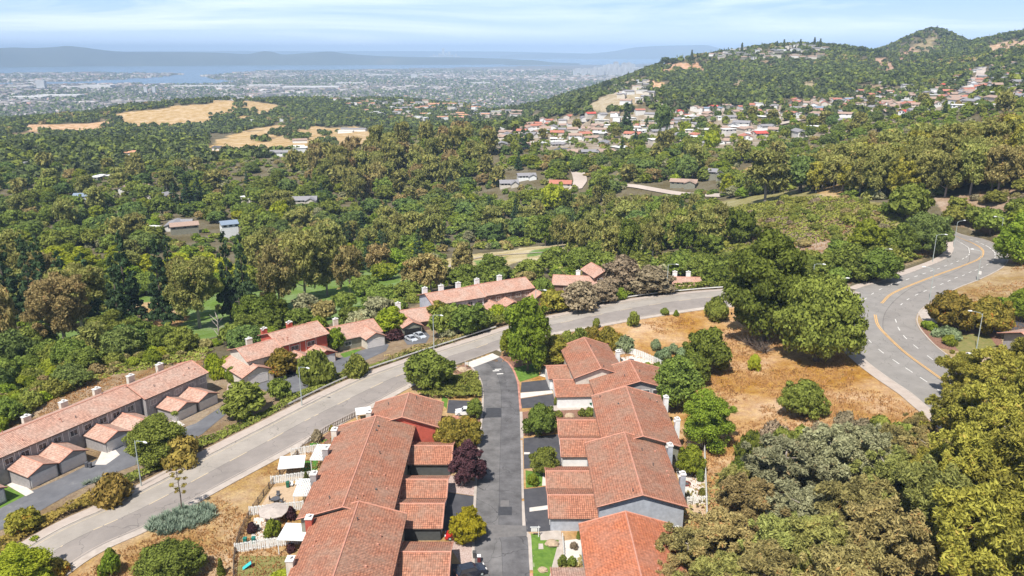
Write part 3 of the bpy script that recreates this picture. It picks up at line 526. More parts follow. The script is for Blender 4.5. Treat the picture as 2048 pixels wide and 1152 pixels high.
# repair patches in the asphalt
pm = flat('pale_patch', (.15,.14,.135)); pd = flat('dark_patch', (.05,.05,.055))
sheet('asphalt_patch', [(1001,1001),(1018,1001),(1018,1014),(1001,1014)], .056, pm); sheet('asphalt_patch', [(975,762),(993,761),(993,771),(974,772)], .056, pm)
sheet('asphalt_patch', [(997,1014),(1024,1014),(1024,1031),(996,1031)], .056, pd); sheet('asphalt_patch', [(972,816),(1002,816),(1003,835),(971,836)], .056, pd); sheet('asphalt_patch', [(975,1050),(1052,1052),(1054,1072),(976,1077)], .054, pm)
mkw = [(992,742),(1000,748),(996,739)]
bars('road_marking', [(hitl([p])[0] + (1, .2, 1.6, .5)) for p in mkw], .058, M['whitepaint'])
for poly, mt, nm, of in [
 ([(1043,765),(1098,759),(1106,781),(1041,785)], 'drive', 'driveway', .05), ([(1041,786),(1104,781),(1106,787),(1041,797)], 'patio', 'path', .06), ([(1041,798),(1106,788),(1112,813),(1044,817)], 'drive', 'driveway', .05),
 ([(1047,877),(1120,868),(1128,931),(1048,938)], 'drive', 'driveway', .05), ([(1048,905),(1060,905),(1060,909),(1048,909)], 'patio', 'path', .06), ([(1047,979),(1094,973),(1108,1063),(1052,1064)], 'drive', 'driveway', .05),
 ([(1059,1016),(1096,1011),(1097,1019),(1059,1024)], 'patio', 'path', .062), ([(1022,738),(1080,722),(1078,752),(1040,764)], 'lawn', 'lawn', .05), ([(1079,752),(1090,728),(1100,757)], 'patio', 'path', .05),
 ([(1062,1067),(1117,1081),(1120,1108),(1096,1160),(1067,1160)], 'lawn', 'lawn', .05), ([(1051,941),(1088,946),(1084,972),(1052,976)], 'lawn', 'lawn', .05), ([(1086,946),(1092,948),(1092,972),(1084,972)], 'patio', 'path', .055),
 ([(1080,1064),(1122,1060),(1124,1080),(1081,1081)], 'concrete', 'path', .055), ([(1118,1081),(1125,1081),(1126,1115),(1105,1160),(1097,1160)], 'concrete', 'path', .056), ([(1126,1082),(1166,1077),(1170,1126),(1128,1128)], 'patio', 'patio', .05),
 ([(1045,824),(1192,808),(1196,834),(1100,836),(1108,866),(1046,872)], 'mulch', 'planting_bed', .04), ([(1100,812),(1186,808),(1190,818),(1102,822)], 'concrete', 'path', .055),
 ([(895,985),(950,993),(948,1024),(905,1062),(885,1062)], 'drive', 'driveway', .05), ([(897,950),(950,963),(950,992),(895,984)], 'pebble', 'planting_bed', .045), ([(903,1078),(948,1085),(948,1125),(922,1128),(903,1100)], 'pebble', 'planting_bed', .045),
 ([(903,1128),(949,1130),(949,1165),(900,1165)], 'drive', 'driveway', .05), ([(897,800),(962,803),(965,833),(894,826)], 'drive', 'driveway', .05), ([(886,790),(896,798),(893,818),(882,806)], 'lawn', 'lawn', .05),
 ([(870,836),(964,835),(957,925),(890,950),(868,900)], 'mulch', 'planting_bed', .035), ([(905,738),(930,728),(943,737),(955,749),(912,752)], 'mulch', 'planting_bed', .04), ([(1000,712),(1060,695),(1090,722),(1022,737),(1012,722)], 'mulch', 'planting_bed', .035),
 ([(620,894),(640,880),(672,852),(700,850),(690,880),(640,890)], 'mulch', 'planting_bed', .04), ([(618,888),(655,878),(650,884),(622,893)], 'turf', 'artificial_turf', .05),
 ([(604,922),(636,920),(634,951),(600,951)], 'turf', 'artificial_turf', .05), ([(545,975),(600,968),(595,1012),(520,1016)], 'beige', 'patio', .05), ([(508,1036),(560,1030),(560,1085),(500,1092)], 'patio', 'patio', .05),
 ([(480,1112),(590,1114),(585,1165),(470,1165)], 'drylawn', 'lawn', .05),
 ([(-60,1010),(70,980),(118,959),(172,932),(215,907),(262,882),(340,864),(392,847),(440,815),(463,802),(473,812),(405,868),(330,907),(225,948),(140,988),(70,1028),(-60,1090)], 'oldasph', 'driveway', .05),
 ([(500,768),(541,757),(581,745),(625,742),(668,719),(690,712),(735,697),(768,684),(778,690),(772,702),(676,747),(604,786),(545,787)], 'oldasph', 'driveway', .05),
 ([(806,678),(850,662),(860,672),(852,686),(815,690)], 'oldasph', 'driveway', .05), ([(985,640),(1010,628),(1032,632),(1010,645)], 'oldasph', 'driveway', .05),
 ([(-40,975),(8,968),(50,992),(-5,1020),(-40,1030)], 'lawn', 'lawn', .06), ([(8,967),(35,962),(68,985),(52,993)], 'patio', 'path', .065), ([(205,900),(225,893),(240,910),(212,930),(190,930)], 'patio', 'planting_bed', .065), ([(330,848),(352,838),(370,850),(358,855)], 'patio', 'planting_bed', .065),
 ([(680,708),(708,700),(725,698),(700,712),(688,716)], 'lawn', 'lawn', .06), ([(455,770),(480,745),(500,765),(470,795),(450,800)], 'pebble', 'planting_bed', .05), ([(543,757),(572,750),(560,765),(548,764)], 'patio', 'path', .062),
 ([(1240,715),(1290,708),(1325,720),(1290,735),(1245,728)], 'patio', 'patio', .05), ([(1350,935),(1410,932),(1412,1002),(1372,1005)], 'patio', 'patio', .05), ([(1372,1006),(1412,1003),(1412,1035),(1385,1035)], 'beige', 'patio', .05),
 ([(1832,620),(1880,615),(1905,640),(1850,650)], 'concrete', 'path', .05), ([(1836,652),(1880,645),(2000,665),(2010,710),(1900,700),(1878,696),(1850,672)], 'mulch', 'planting_bed', .04), ([(1915,640),(2060,640),(2060,668),(1960,662)], 'drive', 'driveway', .055), ([(1890,668),(1975,668),(2000,700),(1920,705)], 'drylawn', 'lawn', .06),
 ]: sheet(nm, poly, of, M[mt])
# cart path on the golf course and the streets of the hill neighbourhood
def street(name, pl, wd, mat=None, off=.1):
    P = smooth(hitl(pl), 3); return ribbon(name, offs(P, wd / 2), offs(P, -wd / 2), off, mat or M['walk'], 3)
street('cart_path', [(888,540),(905,530),(930,522),(970,514),(1010,510),(1060,507),(1100,504),(1125,500)], 2.4); street('cart_path', [(1100,515),(1118,508),(1138,496)], 4)
stm = noisemat('pale_street', [(.3,(.36,.30,.26)),(.7,(.48,.41,.36))], .05, .9, 6, obj=False)
street('street', [(1152,340),(1158,352),(1160,365),(1150,380)], 11, stm); street('street', [(1250,372),(1290,377),(1340,386),(1400,391),(1450,392)], 8, stm)
street('street', [(1962,140),(1960,155),(1946,172),(1935,185),(1905,198),(1870,208),(1830,216),(1780,221),(1720,226)], 15, stm, .3)
street('street', [(1450,275),(1490,270),(1530,258),(1570,248),(1615,240)], 10, stm, .3); street('street', [(1318,203),(1330,212),(1338,222)], 16, stm, .5); street('street', [(1225,172),(1232,182),(1246,190)], 12, stm, .5)
street('street', [(10,338),(40,330),(65,318)], 8, stm, .3)
# ---------------------------------------------------------------- buildings
def P2(axis, a, b, z): return (a, b, z) if axis == 'x' else (b, a, z)
def gable_roof(parent, axis, a0, a1, b0, b1, br, ze0, ze1, zr, mat='tile', th=.22, ohz=0, name='roof', cap=True):
    mb = MB(); k0 = (zr - ze0) / (br - b0 + 1e-9); k1 = (zr - ze1) / (b1 - br + 1e-9)
    for be, ze in ((b0, ze0), (b1, ze1)):
        ln = math.hypot(be - br, zr - ze)
        t = [P2(axis, a0, br, zr), P2(axis, a1, br, zr), P2(axis, a1, be, ze), P2(axis, a0, be, ze)]
        uv = [(a0, 0), (a1, 0), (a1, ln), (a0, ln)]
        flip = (axis == 'x') == (be > br)
        u = [(p[0], p[1], p[2] - th) for p in t]
        if flip: mb.face(t[::-1], 0, uv[::-1])
        else: mb.face(t, 0, uv)
        mb.face(u if flip else u[::-1], 1)
        for i, j in ((1, 2), (2, 3), (3, 0)):
            q = [t[i], t[j], u[j], u[i]]; mb.face(q if flip else q[::-1], 1)
    o = mb.build(name, [M[mat], M['fascia']], parent)
    if cap:
        r = MB(); r.tube([P2(axis, a0 + .02, br, zr + .02), P2(axis, a1 - .02, br, zr + .02)], .13, 6)
        for a in (a0, a1):
            for be, ze in ((b0, ze0), (b1, ze1)): r.tube([P2(axis, a, br, zr + .03), P2(axis, a, be, ze + .03)], .1, 5)
        r.build('ridge_tiles', M['ridge'], o)
    return o
def gable_walls(parent, axis, a0, a1, b0, b1, br, zb, ze0, ze1, zr, mat, name='wall', oh=.55, d=.26):
    A0, A1 = a0 + oh, a1 - oh; B0, B1 = b0 + oh, b1 - oh
    h0 = ze0 + (zr - ze0) * (B0 - b0) / (br - b0) - d; h1 = ze1 + (zr - ze1) * (b1 - B1) / (b1 - br) - d
    prof = [(B0, zb), (B1, zb), (B1, h1), (br, zr - d), (B0, h0)]; mb = MB()
    f0 = [P2(axis, A0, b, z) for b, z in prof]; f1 = [P2(axis, A1, b, z) for b, z in prof]
    fl = axis == 'x'
    mb.face(f0[::-1] if fl else f0); mb.face(f1 if fl else f1[::-1])
    for i in range(5):
        j = (i + 1) % 5; q = [f0[i], f0[j], f1[j], f1[i]]; mb.face(q if fl else q[::-1])
    return mb.build(name, M[mat], parent)
def wallbox(mb, c, nrm, w, h, d0, d1, mi=0):   # slab on a wall: centre point, outward normal (unit xy)
    e = (-nrm[1], nrm[0]); cc = (c[0] + nrm[0] * (d0 + d1) / 2, c[1] + nrm[1] * (d0 + d1) / 2)
    mb.obox(cc, e, nrm, w / 2, (d1 - d0) / 2, c[2] - h / 2, c[2] + h / 2, mi)
def window(parent, c, nrm, w=1.6, h=1.2, mull=1):
    f = MB(); t = .1; e = (-nrm[1], nrm[0])
    for s_ in (-1, 1): wallbox(f, (c[0] + e[0]*s_*(w/2), c[1] + e[1]*s_*(w/2), c[2]), nrm, t, h + t, -.02, .07)
    for s_ in (-1, 1): wallbox(f, (c[0], c[1], c[2] + s_*h/2), nrm, w - t, t, -.02, .07)
    if mull: wallbox(f, c, nrm, .06, h - t, .0, .06)
    o = f.build('window', M['trim'], parent); p = MB(); wallbox(p, c, nrm, w - .02, h - .02, -.05, .02); p.build('pane', M['glass'], o); return o
def garage_door(parent, c, nrm, w=4.9, h=2.2, mat='garage'):
    d = MB(); n = 4
    for k in range(n): wallbox(d, (c[0], c[1], c[2] - h/2 + (k + .5) * h / n), nrm, w, h / n - .025, .0, .06)
    o = d.build('garage_door', M[mat], parent); f = MB(); e = (-nrm[1], nrm[0])
    for s_ in (-1, 1): wallbox(f, (c[0] + e[0]*s_*(w/2+.09), c[1] + e[1]*s_*(w/2+.09), c[2]), nrm, .16, h, .0, .09)
    wallbox(f, (c[0], c[1], c[2] + h/2 + .09), nrm, w + .34, .18, 0, .09); f.build('door_frame', M['trim'], o)
def chimney(parent, x, y, z0, z1, mat='blue', w=1.3, d=.85, dish=False):
    o = MB().box(x-w/2, y-d/2, z0, x+w/2, y+d/2, z1).build('chimney', M[mat], parent)
    c = MB().box(x-w/2-.09, y-d/2-.09, z1+.002, x+w/2+.09, y+d/2+.09, z1+.12).cyl(x, y, z1+.12, z1+.4, .17, 8); c.cyl(x, y, z1+.4, z1+.48, .3, 8)
    c.build('chimney_cap', M['trim'], o)
    if dish:
        q = MB(); q.tube([(x-.9, y-.3, z1-.5), (x-.6, y-.45, z1)], .03, 5)
        for k in range(12):
            a0 = 2*math.pi*k/12; a1 = 2*math.pi*(k+1)/12
            q.face([(x-.6, y-.5, z1+.05), (x-.6+.36*math.cos(a0), y-.62, z1+.08+.36*math.sin(a0)), (x-.6+.36*math.cos(a1), y-.62, z1+.08+.36*math.sin(a1))])
        q.build('satellite_dish', M['trim'], parent)
def vents(parent, axis, a0, a1, b0, b1, br, ze0, ze1, zr, n, seed):
    rr = random.Random(seed)
    for k in range(n):
        a = rr.uniform(a0 + 1.2, a1 - 1.2); b = rr.uniform(b0 + 1.5, b1 - 1.5)
        if abs(b - br) < .5: b += .8
        z = zr - (zr - ze0) * (br - b) / (br - b0) if b < br else zr - (zr - ze1) * (b - br) / (b1 - br)
        x, y, _ = P2(axis, a, b, 0); m = MB()
        if rr.random() < .6: m.box(x-.14, y-.14, z-.1, x+.14, y+.14, z+.26)
        else: m.cyl(x, y, z-.1, z+.42, .07, 7).cyl(x, y, z + .42, z + .5, .12, 7)
        m.build('roof_vent', M['metal'] if rr.random() < .35 else M['ridge'], parent)
def house(name, label, loc, rz, cat='townhouse', group=None): return thing(name, label, cat, loc, rz, group)
TG = 'red tiled townhouses'
E6 = math.radians
# ---- left row beside the lane (axis y, world aligned). blocks: near, middle, far
def block(label, x0, x1, y0, y1, xr, ze0, ze1, zr, wall, tile='tile', rz=0, nv=7, seed=1, zb=-1.5, zg=0, cen=None):
    cx, cy = (x0 + x1) / 2, (y0 + y1) / 2
    o = house('townhouse', label, (cx, cy, zg), rz, group=TG)
    a = (y0 - cy, y1 - cy, x0 - cx, x1 - cx, xr - cx)
    gable_walls(o, 'y', a[0], a[1], a[2], a[3], a[4], zb, ze0, ze1, zr, wall); gable_roof(o, 'y', *a, ze0, ze1, zr, tile)
    vents(o, 'y', *a, ze0, ze1, zr, nv, seed); return o, cx, cy
def wing(o, cx, cy, x0, x1, y0, y1, yr, ze, zr, wall, tile='tile', door=None, zb=-1.2, side='E', dmat='garage', dw=4.9):
    a = (x0 - cx, x1 - cx, y0 - cy, y1 - cy, yr - cy)
    gable_walls(o, 'x', *a, zb, ze, ze, zr, wall, 'garage_wall', .35); gable_roof(o, 'x', *a, ze, ze, zr, tile, .18, name='garage_roof')
    if door is not None:
        nx = 1 if side == 'E' else -1; xx = (x1 - .35 if side == 'E' else x0 + .35) - cx
        garage_door(o, (xx, (y0 + y1) / 2 - cy, 1.12), (nx, 0), dw, mat=dmat)
oA, cx, cy = block('nearest red tiled townhouse left of the lane, cut by the bottom edge', -31.0, -16.4, 84, 109.2, -23.9, 5.4, 5.4, 7.6, 'olive', nv=9, seed=3)
wing(oA, cx, cy, -16.8, -9.0, 96.4, 105.8, 101.0, 2.7, 4.2, 'dark', door=1); wing(oA, cx, cy, -16.8, -9.0, 84, 96.2, 90.5, 2.7, 4.2, 'dark', door=1)
chimney(oA, -31.0 - cx, 106.3 - cy, -1, 6.6, 'red', 1.0, 1.3); chimney(oA, -31.2 - cx, 96.2 - cy, -1, 6.4, 'cream', 1.0, 1.3)
for yy in (88, 92, 104): window(oA, (-16.95 - cx, yy - cy, 4.3), (1, 0))
oB, cx, cy = block('long middle townhouse left of the lane with a weathered two tone tile roof', -33.4, -18.6, 107.6, 139.6, -26.1, 5.4, 5.4, 7.6, 'olive', nv=14, seed=8)
for y0, y1, yr in ((129.4, 138.2, 133.8), (118.2, 125.6, 121.6), (109.2, 118.0, 114.0)): wing(oB, cx, cy, -19.0, -11.0, y0, y1, yr, 2.7, 4.2, 'dark', door=1)
for yy, m_ in ((135.5, 'cream'), (128.2, 'grey'), (119.3, 'grey')): chimney(oB, -33.4 - cx, yy - cy, -1, 6.7, m_, 1.0, 1.3)
for yy in (112, 116, 120, 124, 128, 132, 136): window(oB, (-19.15 - cx, yy - cy, 4.4), (1, 0))
oC, cx, cy = block('farthest townhouse left of the lane with a brick red stucco gable wall', -28.2, -14.0, 138.9, 150.2, -21.1, 5.4, 5.4, 7.6, 'red', nv=6, seed=5)
chimney(oC, -28.3 - cx, 143.4 - cy, -1, 6.6, 'cream', 1.0, 1.2); window(oC, (-14.55 - cx, 147 - cy, 4.2), (1, 0))
wing(oC, cx, cy, -14.6, -11.0, 146.2, 150.1, 148.2, 2.4, 3.2, 'red')
# ---- right row
o1, cx, cy = block('farthest townhouse right of the lane beside the white fenced yard', 12.6, 24.8, 163.2, 183.2, 18.7, 5.4, 5.4, 7.6, 'cream', rz=E6(6), nv=5, seed=9)
wing(o1, cx, cy, 8.0, 16.6, 169.6, 178.3, 174.0, 2.7, 4.2, 'white', door=1, side='W'); chimney(o1, 25.1 - cx, 174.5 - cy, -1, 7.0, 'white', .9, 1.2)
o2, cx, cy = block('townhouse right of the lane with fresh orange tiles on its far slope', 17.2, 34.4, 156.0, 168.2, 27.0, 4.7, 5.4, 7.6, 'grey', 'tile', rz=E6(3), nv=7, seed=12)
wing(o2, cx, cy, 9.4, 20.4, 159.5, 169.8, 165.6, 2.7, 4.2, 'white', door=1, side='W')
for xx in (28.2, 30.8): window(o2, (xx - cx, 156.5 - cy, 4.6), (0, -1), 1.9, 1.5, 0)
o3, cx, cy = block('third townhouse right of the lane with two dishes on its chimneys', 16.6, 31.2, 131.0, 153.4, 23.9, 5.4, 5.4, 7.6, 'olive', 'tile', nv=9, seed=15)
wing(o3, cx, cy, 9.1, 17.2, 140.8, 148.8, 144.7, 2.7, 4.1, 'white', door=1, side='W'); wing(o3, cx, cy, 9.1, 17.2, 132.2, 140.7, 136.6, 2.7, 4.1, 'white', door=1, side='W')
chimney(o3, 31.5 - cx, 149.3 - cy, -1, 7.0, 'white', .9, 1.2); chimney(o3, 31.8 - cx, 139.2 - cy, -1, 7.0, 'white', .9, 1.2, True)
o4, cx, cy = block('townhouse right of the lane with a blue grey gable wall facing the camera', 13.4, 28.0, 111.0, 132.6, 20.7, 5.4, 5.4, 7.6, 'blue', 'tile', nv=10, seed=17)
wing(o4, cx, cy, 5.9, 14.2, 121.2, 128.8, 124.6, 2.7, 4.1, 'blue', door=1, side='W'); wing(o4, cx, cy, 5.9, 14.2, 112.0, 121.1, 116.6, 2.7, 4.2, 'blue', door=1, side='W')
chimney(o4, 28.4 - cx, 128.8 - cy, -1, 7.0, 'blue', .9, 1.2, True); chimney(o4, 28.6 - cx, 118.7 - cy, -1, 7.0, 'blue', .9, 1.2, True)
o5, cx, cy = block('nearest townhouse right of the lane with bright orange tiles, cut by the bottom edge', 10.2, 24.4, 84, 106.4, 17.3, 5.4, 5.4, 7.6, 'blue', 'tile_new', nv=6, seed=19)
wing(o5, cx, cy, 5.6, 11.2, 89, 99.4, 95.4, 2.7, 4.0, 'blue', door=1, side='W', tile='tile_pale'); chimney(o5, 24.6 - cx, 102.8 - cy, -1, 6.8, 'blue', .9, 1.2, True)
# ---- rows across the main road: local x along the row, -y toward the road
def row(label, O, z, e, name='townhouse_row'):
    return house(name, label, (O[0], O[1], z), math.atan2(e[1], e[0]), 'townhouse', 'rows across the main road')
def garage_y(o, s, n0, n1, w=6.2, ze=2.6, zr=3.9, wall='grey', tile='tile_pale', open_=False, dmat='garage'):
    gable_walls(o, 'y', -n1, -n0, s - w/2, s + w/2, s, -1.5, ze, ze, zr, wall, 'garage_wall', .35); gable_roof(o, 'y', -n1, -n0, s - w/2 - .05, s + w/2 + .05, s, ze, ze, zr, tile, .18, name='garage_roof')
    if open_:
        p = MB(); wallbox(p, (s, -n1 + .35, 1.1), (0, -1), 4.9, 2.2, .0, .04); p.build('garage_shade_panel', M['black'], o)  # flat black panel paints the shaded garage interior, no real opening
    else: garage_door(o, (s, -n1 + .35, 1.12), (0, -1), 4.7, mat=dmat)
def facade(o, s0, s1, n, ze, step, seed, mat='trim', w=1.6, skip=()):
    rr = random.Random(seed); s = s0 + 1.3; k = 0
    while s < s1 - 1:
        if k not in skip: window(o, (s, -n + .55, ze - 1.35), (0, -1), w, 1.25)
        for q_ in (-.36, .36): b = MB(); wallbox(b, (s + step * q_, -n + .55, ze - 1.45), (0, -1), .16, 2.4, 0, .05); b.build('trim_board', M['trim'], o)
        s += step * (1 if k % 2 else 1.12); k += 1
W1 = row('longest grey townhouse row across the main road, running off the left edge', (-81.6, 161.4), -4, (.478, .878))
gable_walls(W1, 'x', -62, .3, -.0, 10.6, 5.3, -1.5, 5.4, 5.4, 7.3, 'grey'); gable_roof(W1, 'x', -62, .3, 0, 10.6, 5.3, 5.4, 5.4, 7.3, 'tile_pale'); vents(W1, 'x', -34, 0, 0, 10.6, 5.3, 5.4, 5.4, 7.3, 8, 21)
gable_walls(W1, 'x', -.6, 17, -1.4, 9.6, 4.1, -1.5, 5.4, 5.4, 7.4, 'grey', oh=.5); gable_roof(W1, 'x', -.5, 17, -1.4, 9.6, 4.1, 5.4, 5.4, 7.45, 'tile_pale'); vents(W1, 'x', 0, 17, -1.4, 9.6, 4.1, 5.4, 5.4, 7.4, 5, 22)
facade(W1, -34, 0, 0, 5.2, 3.1, 1); facade(W1, .5, 16.5, 1.4, 5.2, 3.2, 2)
for s in (-43, -37, -27, -21, -11.4, -5.3): garage_y(W1, s, -.8, 6.5 if s < -15 else 6.8)
for s in (5.0, 11.0): garage_y(W1, s, .6, 7.8)
for s in (-19.6, -11.6, -3.8, 4.7, 12.6, -28): chimney(W1, s, 10.3, -1, 6.8, 'cream', 1.6, .9)
W2 = row('brick red two storey townhouse row with red chimneys across the main road', (-58.5, 190.4), -3.5, (.72, .694))
gable_walls(W2, 'x', -1, 13.6, 0, 11.8, 5.9, -1.5, 6.0, 6.0, 8.1, 'red'); gable_roof(W2, 'x', -1, 13.6, 0, 11.8, 5.9, 6.0, 6.0, 8.1, 'tile_pale'); vents(W2, 'x', 0, 13, 0, 11.8, 5.9, 6, 6, 8.1, 5, 31)
gable_walls(W2, 'x', -11, -.6, -2.4, 8.6, 3.0, -1.5, 5.4, 5.4, 7.4, 'cream'); gable_roof(W2, 'x', -11, -.6, -2.4, 8.6, 3.0, 5.4, 5.4, 7.4, 'tile_pale')
gable_walls(W2, 'y', -4.8, 8, -13.7, -5.1, -9.5, -1.5, 2.6, 2.6, 4.5, 'cream', 'garage_wall', .35); gable_roof(W2, 'y', -4.8, 8, -13.8, -5.0, -9.5, 2.6, 2.6, 4.5, 'tile_pale', name='garage_roof'); garage_door(W2, (-9.6, -4.45, 1.15), (0, -1), 4.9)
facade(W2, 2.2, 13.4, 0, 5.8, 4.2, 4, w=2.2); window(W2, (-5, 1.85 + .1, 4), (0, -1), 2.2, 1.4)
garage_y(W2, 3.1, -.8, 5.6, wall='red'); garage_y(W2, 9.2, -.8, 5.5, wall='red')
chimney(W2, .8, 11.6, -1, 7.6, 'red', 1.5, .9, True); chimney(W2, 8.2, 11.6, -1, 7.6, 'red', 1.5, .9, True); chimney(W2, -5.0, 8.6, -1, 7.0, 'cream', 1.5, .9)
W3 = row('low single storey house with a gabled garage beside the red townhouses', (-46, 203.3), -3.5, (.82, .57))
gable_walls(W3, 'x', -1.5, 12, 0, 12.4, 6.2, -1.5, 2.8, 2.8, 4.9, 'olive'); gable_roof(W3, 'x', -1.5, 12, 0, 12.4, 6.2, 2.8, 2.8, 4.9, 'tile_pale'); garage_y(W3, 8.3, -4, 3.3, 6.2, 2.7, 4.2, 'cream')
window(W3, (1.6, .55, 1.3), (0, -1), 1.8, 1.2); chimney(W3, 3, 12.2, -1, 4.9, 'cream', 1.4, .8)
W4 = row('low house whose open garage has two silver cars outside', (-31.9, 214.8), -3.1, (.914, .406))
gable_walls(W4, 'x', -2.5, 13, 0, 13, 6.5, -1.5, 2.8, 2.8, 4.9, 'brownw'); gable_roof(W4, 'x', -2.5, 13, 0, 13, 6.5, 2.8, 2.8, 4.9, 'tile_pale'); garage_y(W4, 2.8, -4, 3.0, 6.2, 2.7, 4.2, 'olive', open_=True)
chimney(W4, 3, 12.8, -1, 5.2, 'white', 1.5, .8)
W5 = row('brown townhouse row with five chimneys behind the oak clump', (-8.4, 232.0), -2.5, (.87, .493))
gable_walls(W5, 'x', -17.5, .2, -.8, 11.2, 5.2, -2, 5.4, 5.4, 7.5, 'blue'); gable_roof(W5, 'x', -17.5, .2, -.8, 11.2, 5.2, 5.4, 5.4, 7.5, 'tile_pale')
gable_walls(W5, 'x', -.4, 18, 0, 12, 6, -2, 5.4, 5.4, 7.5, 'brownw', oh=.5); gable_roof(W5, 'x', -.4, 18, 0, 12, 6, 5.4, 5.4, 7.55, 'tile_pale')
facade(W5, -17, 0, .8, 5.2, 3.3, 7); facade(W5, .2, 17, 0, 5.2, 3.3, 8); vents(W5, 'x', -17, 17, 0, 12, 6, 5.4, 5.4, 7.5, 6, 33)
for s in (1.8, 7.4): garage_y(W5, s, -.8, 5.2, wall='brownw')
garage_y(W5, -6, 0, 5.0, wall='brownw'); gable_walls(W5, 'y', -4, 6, 14.6, 22, 18.3, -1.5, 2.7, 2.7, 4.8, 'brownw', 'garage_wall'); gable_roof(W5, 'y', -4, 6, 14.6, 22, 18.3, 2.7, 2.7, 4.8, 'tile_pale', name='garage_roof')
for s in (-15, -9.5, -3.6, 3.4, 11.6): chimney(W5, s, 11.8 if s > 0 else 11, -1, 7.4, 'white', 1.5, .9)
def low(label, A, B, wd, z, ze, zr, mat='cream', ch=(.5,)):
    e = Vector((B[0]-A[0], B[1]-A[1])); L_ = e.length; e.normalize()
    o = row(label, A, z, (e.x, e.y)); gable_walls(o, 'x', 0, L_, 0, wd, wd/2, -3, ze, ze, zr, mat); gable_roof(o, 'x', 0, L_, 0, wd, wd/2, ze, ze, zr, 'tile_pale')
    window(o, (L_ * .3, .55, ze - 1.2), (0, -1), 1.6, 1.1); window(o, (L_ * .7, .55, ze - 1.2), (0, -1), 1.6, 1.1)
    for c in ch: chimney(o, L_ * c, wd - .6, -2, zr + .3, 'white', 1.5, .9)
    return o
low('low red roofed house half hidden by the pinkish brown trees', (13.3, 257), (29.5, 254.5), 11, -4, 3.2, 5.2, 'brownw', (.5,))
W6 = row('taller red roofed house rising out of the pinkish brown trees', (27.5, 256.5), -4, (.95, .3)); gable_walls(W6, 'y', 0, 12, 0, 8, 4, -2, 5.6, 5.6, 7.8, 'brownw'); gable_roof(W6, 'y', 0, 12, 0, 8, 4, 5.6, 5.6, 7.8, 'tile_pale'); window(W6, (2.4, .55, 4.6), (0, -1), 1.8, 1.3); chimney(W6, 8.2, 8, -2, 7.6, 'white', 1.0, 1.2)
low('red roofed house just behind the guardrail by the end of the straight', (50.5, 252), (63.5, 251), 12, -4.2, 4.2, 6.0, 'brownw', (.35, .7))
# grey house at the right edge
rh = house('house', 'grey two storey house with a red roof cut by the right edge', tuple(hit(2052, 715)), E6(20), 'house'); gable_walls(rh, 'x', -2, 13, -5, 6, .5, -3, 4.4, 4.4, 6.4, 'grey'); gable_roof(rh, 'x', -2.6, 13, -5.6, 6.6, .5, 4.4, 4.4, 6.6, 'tile_pale')
for c, nn in (((.2, -4.45, 3.0), (0, -1)), ((-1.45, -2, 3.0), (-1, 0))): window(rh, c, nn, 1.7, 1.0)
MB().box(-1.8, -4.75, -2, 12, -4.47, 1.6).build('lower_wall', M['cream'], rh)
# ---------------------------------------------------------------- small builders
def pole_lamp(px, py, ht, arm, label, top='steel', al=2.4):
    p = hit(px, py); o = thing('street_lamp', label, 'street lamp', p, 0, 'street lamps'); ax, ay = arm; l = math.hypot(ax, ay); ax /= l; ay /= l
    MB().tube([(0,0,-.3),(0,0,.4),(0,0,ht)], [.16,.13,.075], 8).build('pole', M[top], o)
    MB().tube([(0,0,ht-.5),(ax*.5,ay*.5,ht+.1),(ax*al,ay*al,ht+.35)], [.06,.055,.045], 6).build('arm', M[top], o)
    h = MB(); h.tube([(ax*(al-.1),ay*(al-.1),ht+.36),(ax*(al+.2),ay*(al+.2),ht+.36),(ax*(al+.85),ay*(al+.85),ht+.33)], [.1,.2,.12], 8); hd = h.build('lamp_head', M['white'], o)
    return o
for px, py, ht, arm, lb in [
 (283,973,9.3,(1,-.5),'street lamp on the sidewalk beside the grey townhouse row garages'), (604,812,9.3,(1,-.6),'street lamp on the sidewalk in front of the dark oak by the red row'), (868,699,9.6,(1,-.6),'street lamp on the sidewalk near the two silver cars'),
 (1071,645,9.6,(1,-.4),'street lamp behind the tall bright green tree'), (1333,590,9.8,(1,-.6),'street lamp on the guardrail sidewalk before the brown trees'),
 (1622,590,9.6,(.8,-.6),'street lamp poking out above the giant pine crown'), (1666,622,9.4,(1,-.2),'street lamp behind the giant pine with a long arm over the junction'), (1754,556,9.4,(1,-.5),'street lamp at the brush edge where the sidewalk starts to curve'),
 (1865,524,9.6,(1,-.5),'street lamp beside the round dark shrub on the inside of the curve'), (1907,495,9.6,(1,.2),'farthest street lamp at the inside tip of the curve'), (1998,487,9.6,(-1,.3),'street lamp beyond the outside of the curve near the green tree'),
 (1954,562,9.6,(-1,.6),'street lamp at the outer kerb beside the white sign'), (1859,600,9.4,(-1,.5),'street lamp at the outer kerb behind the orange green trees'), (1953,697,9.2,(-1,.4),'green street lamp on the lawn of the corner lot')]: pole_lamp(px, py, ht, arm, lb)
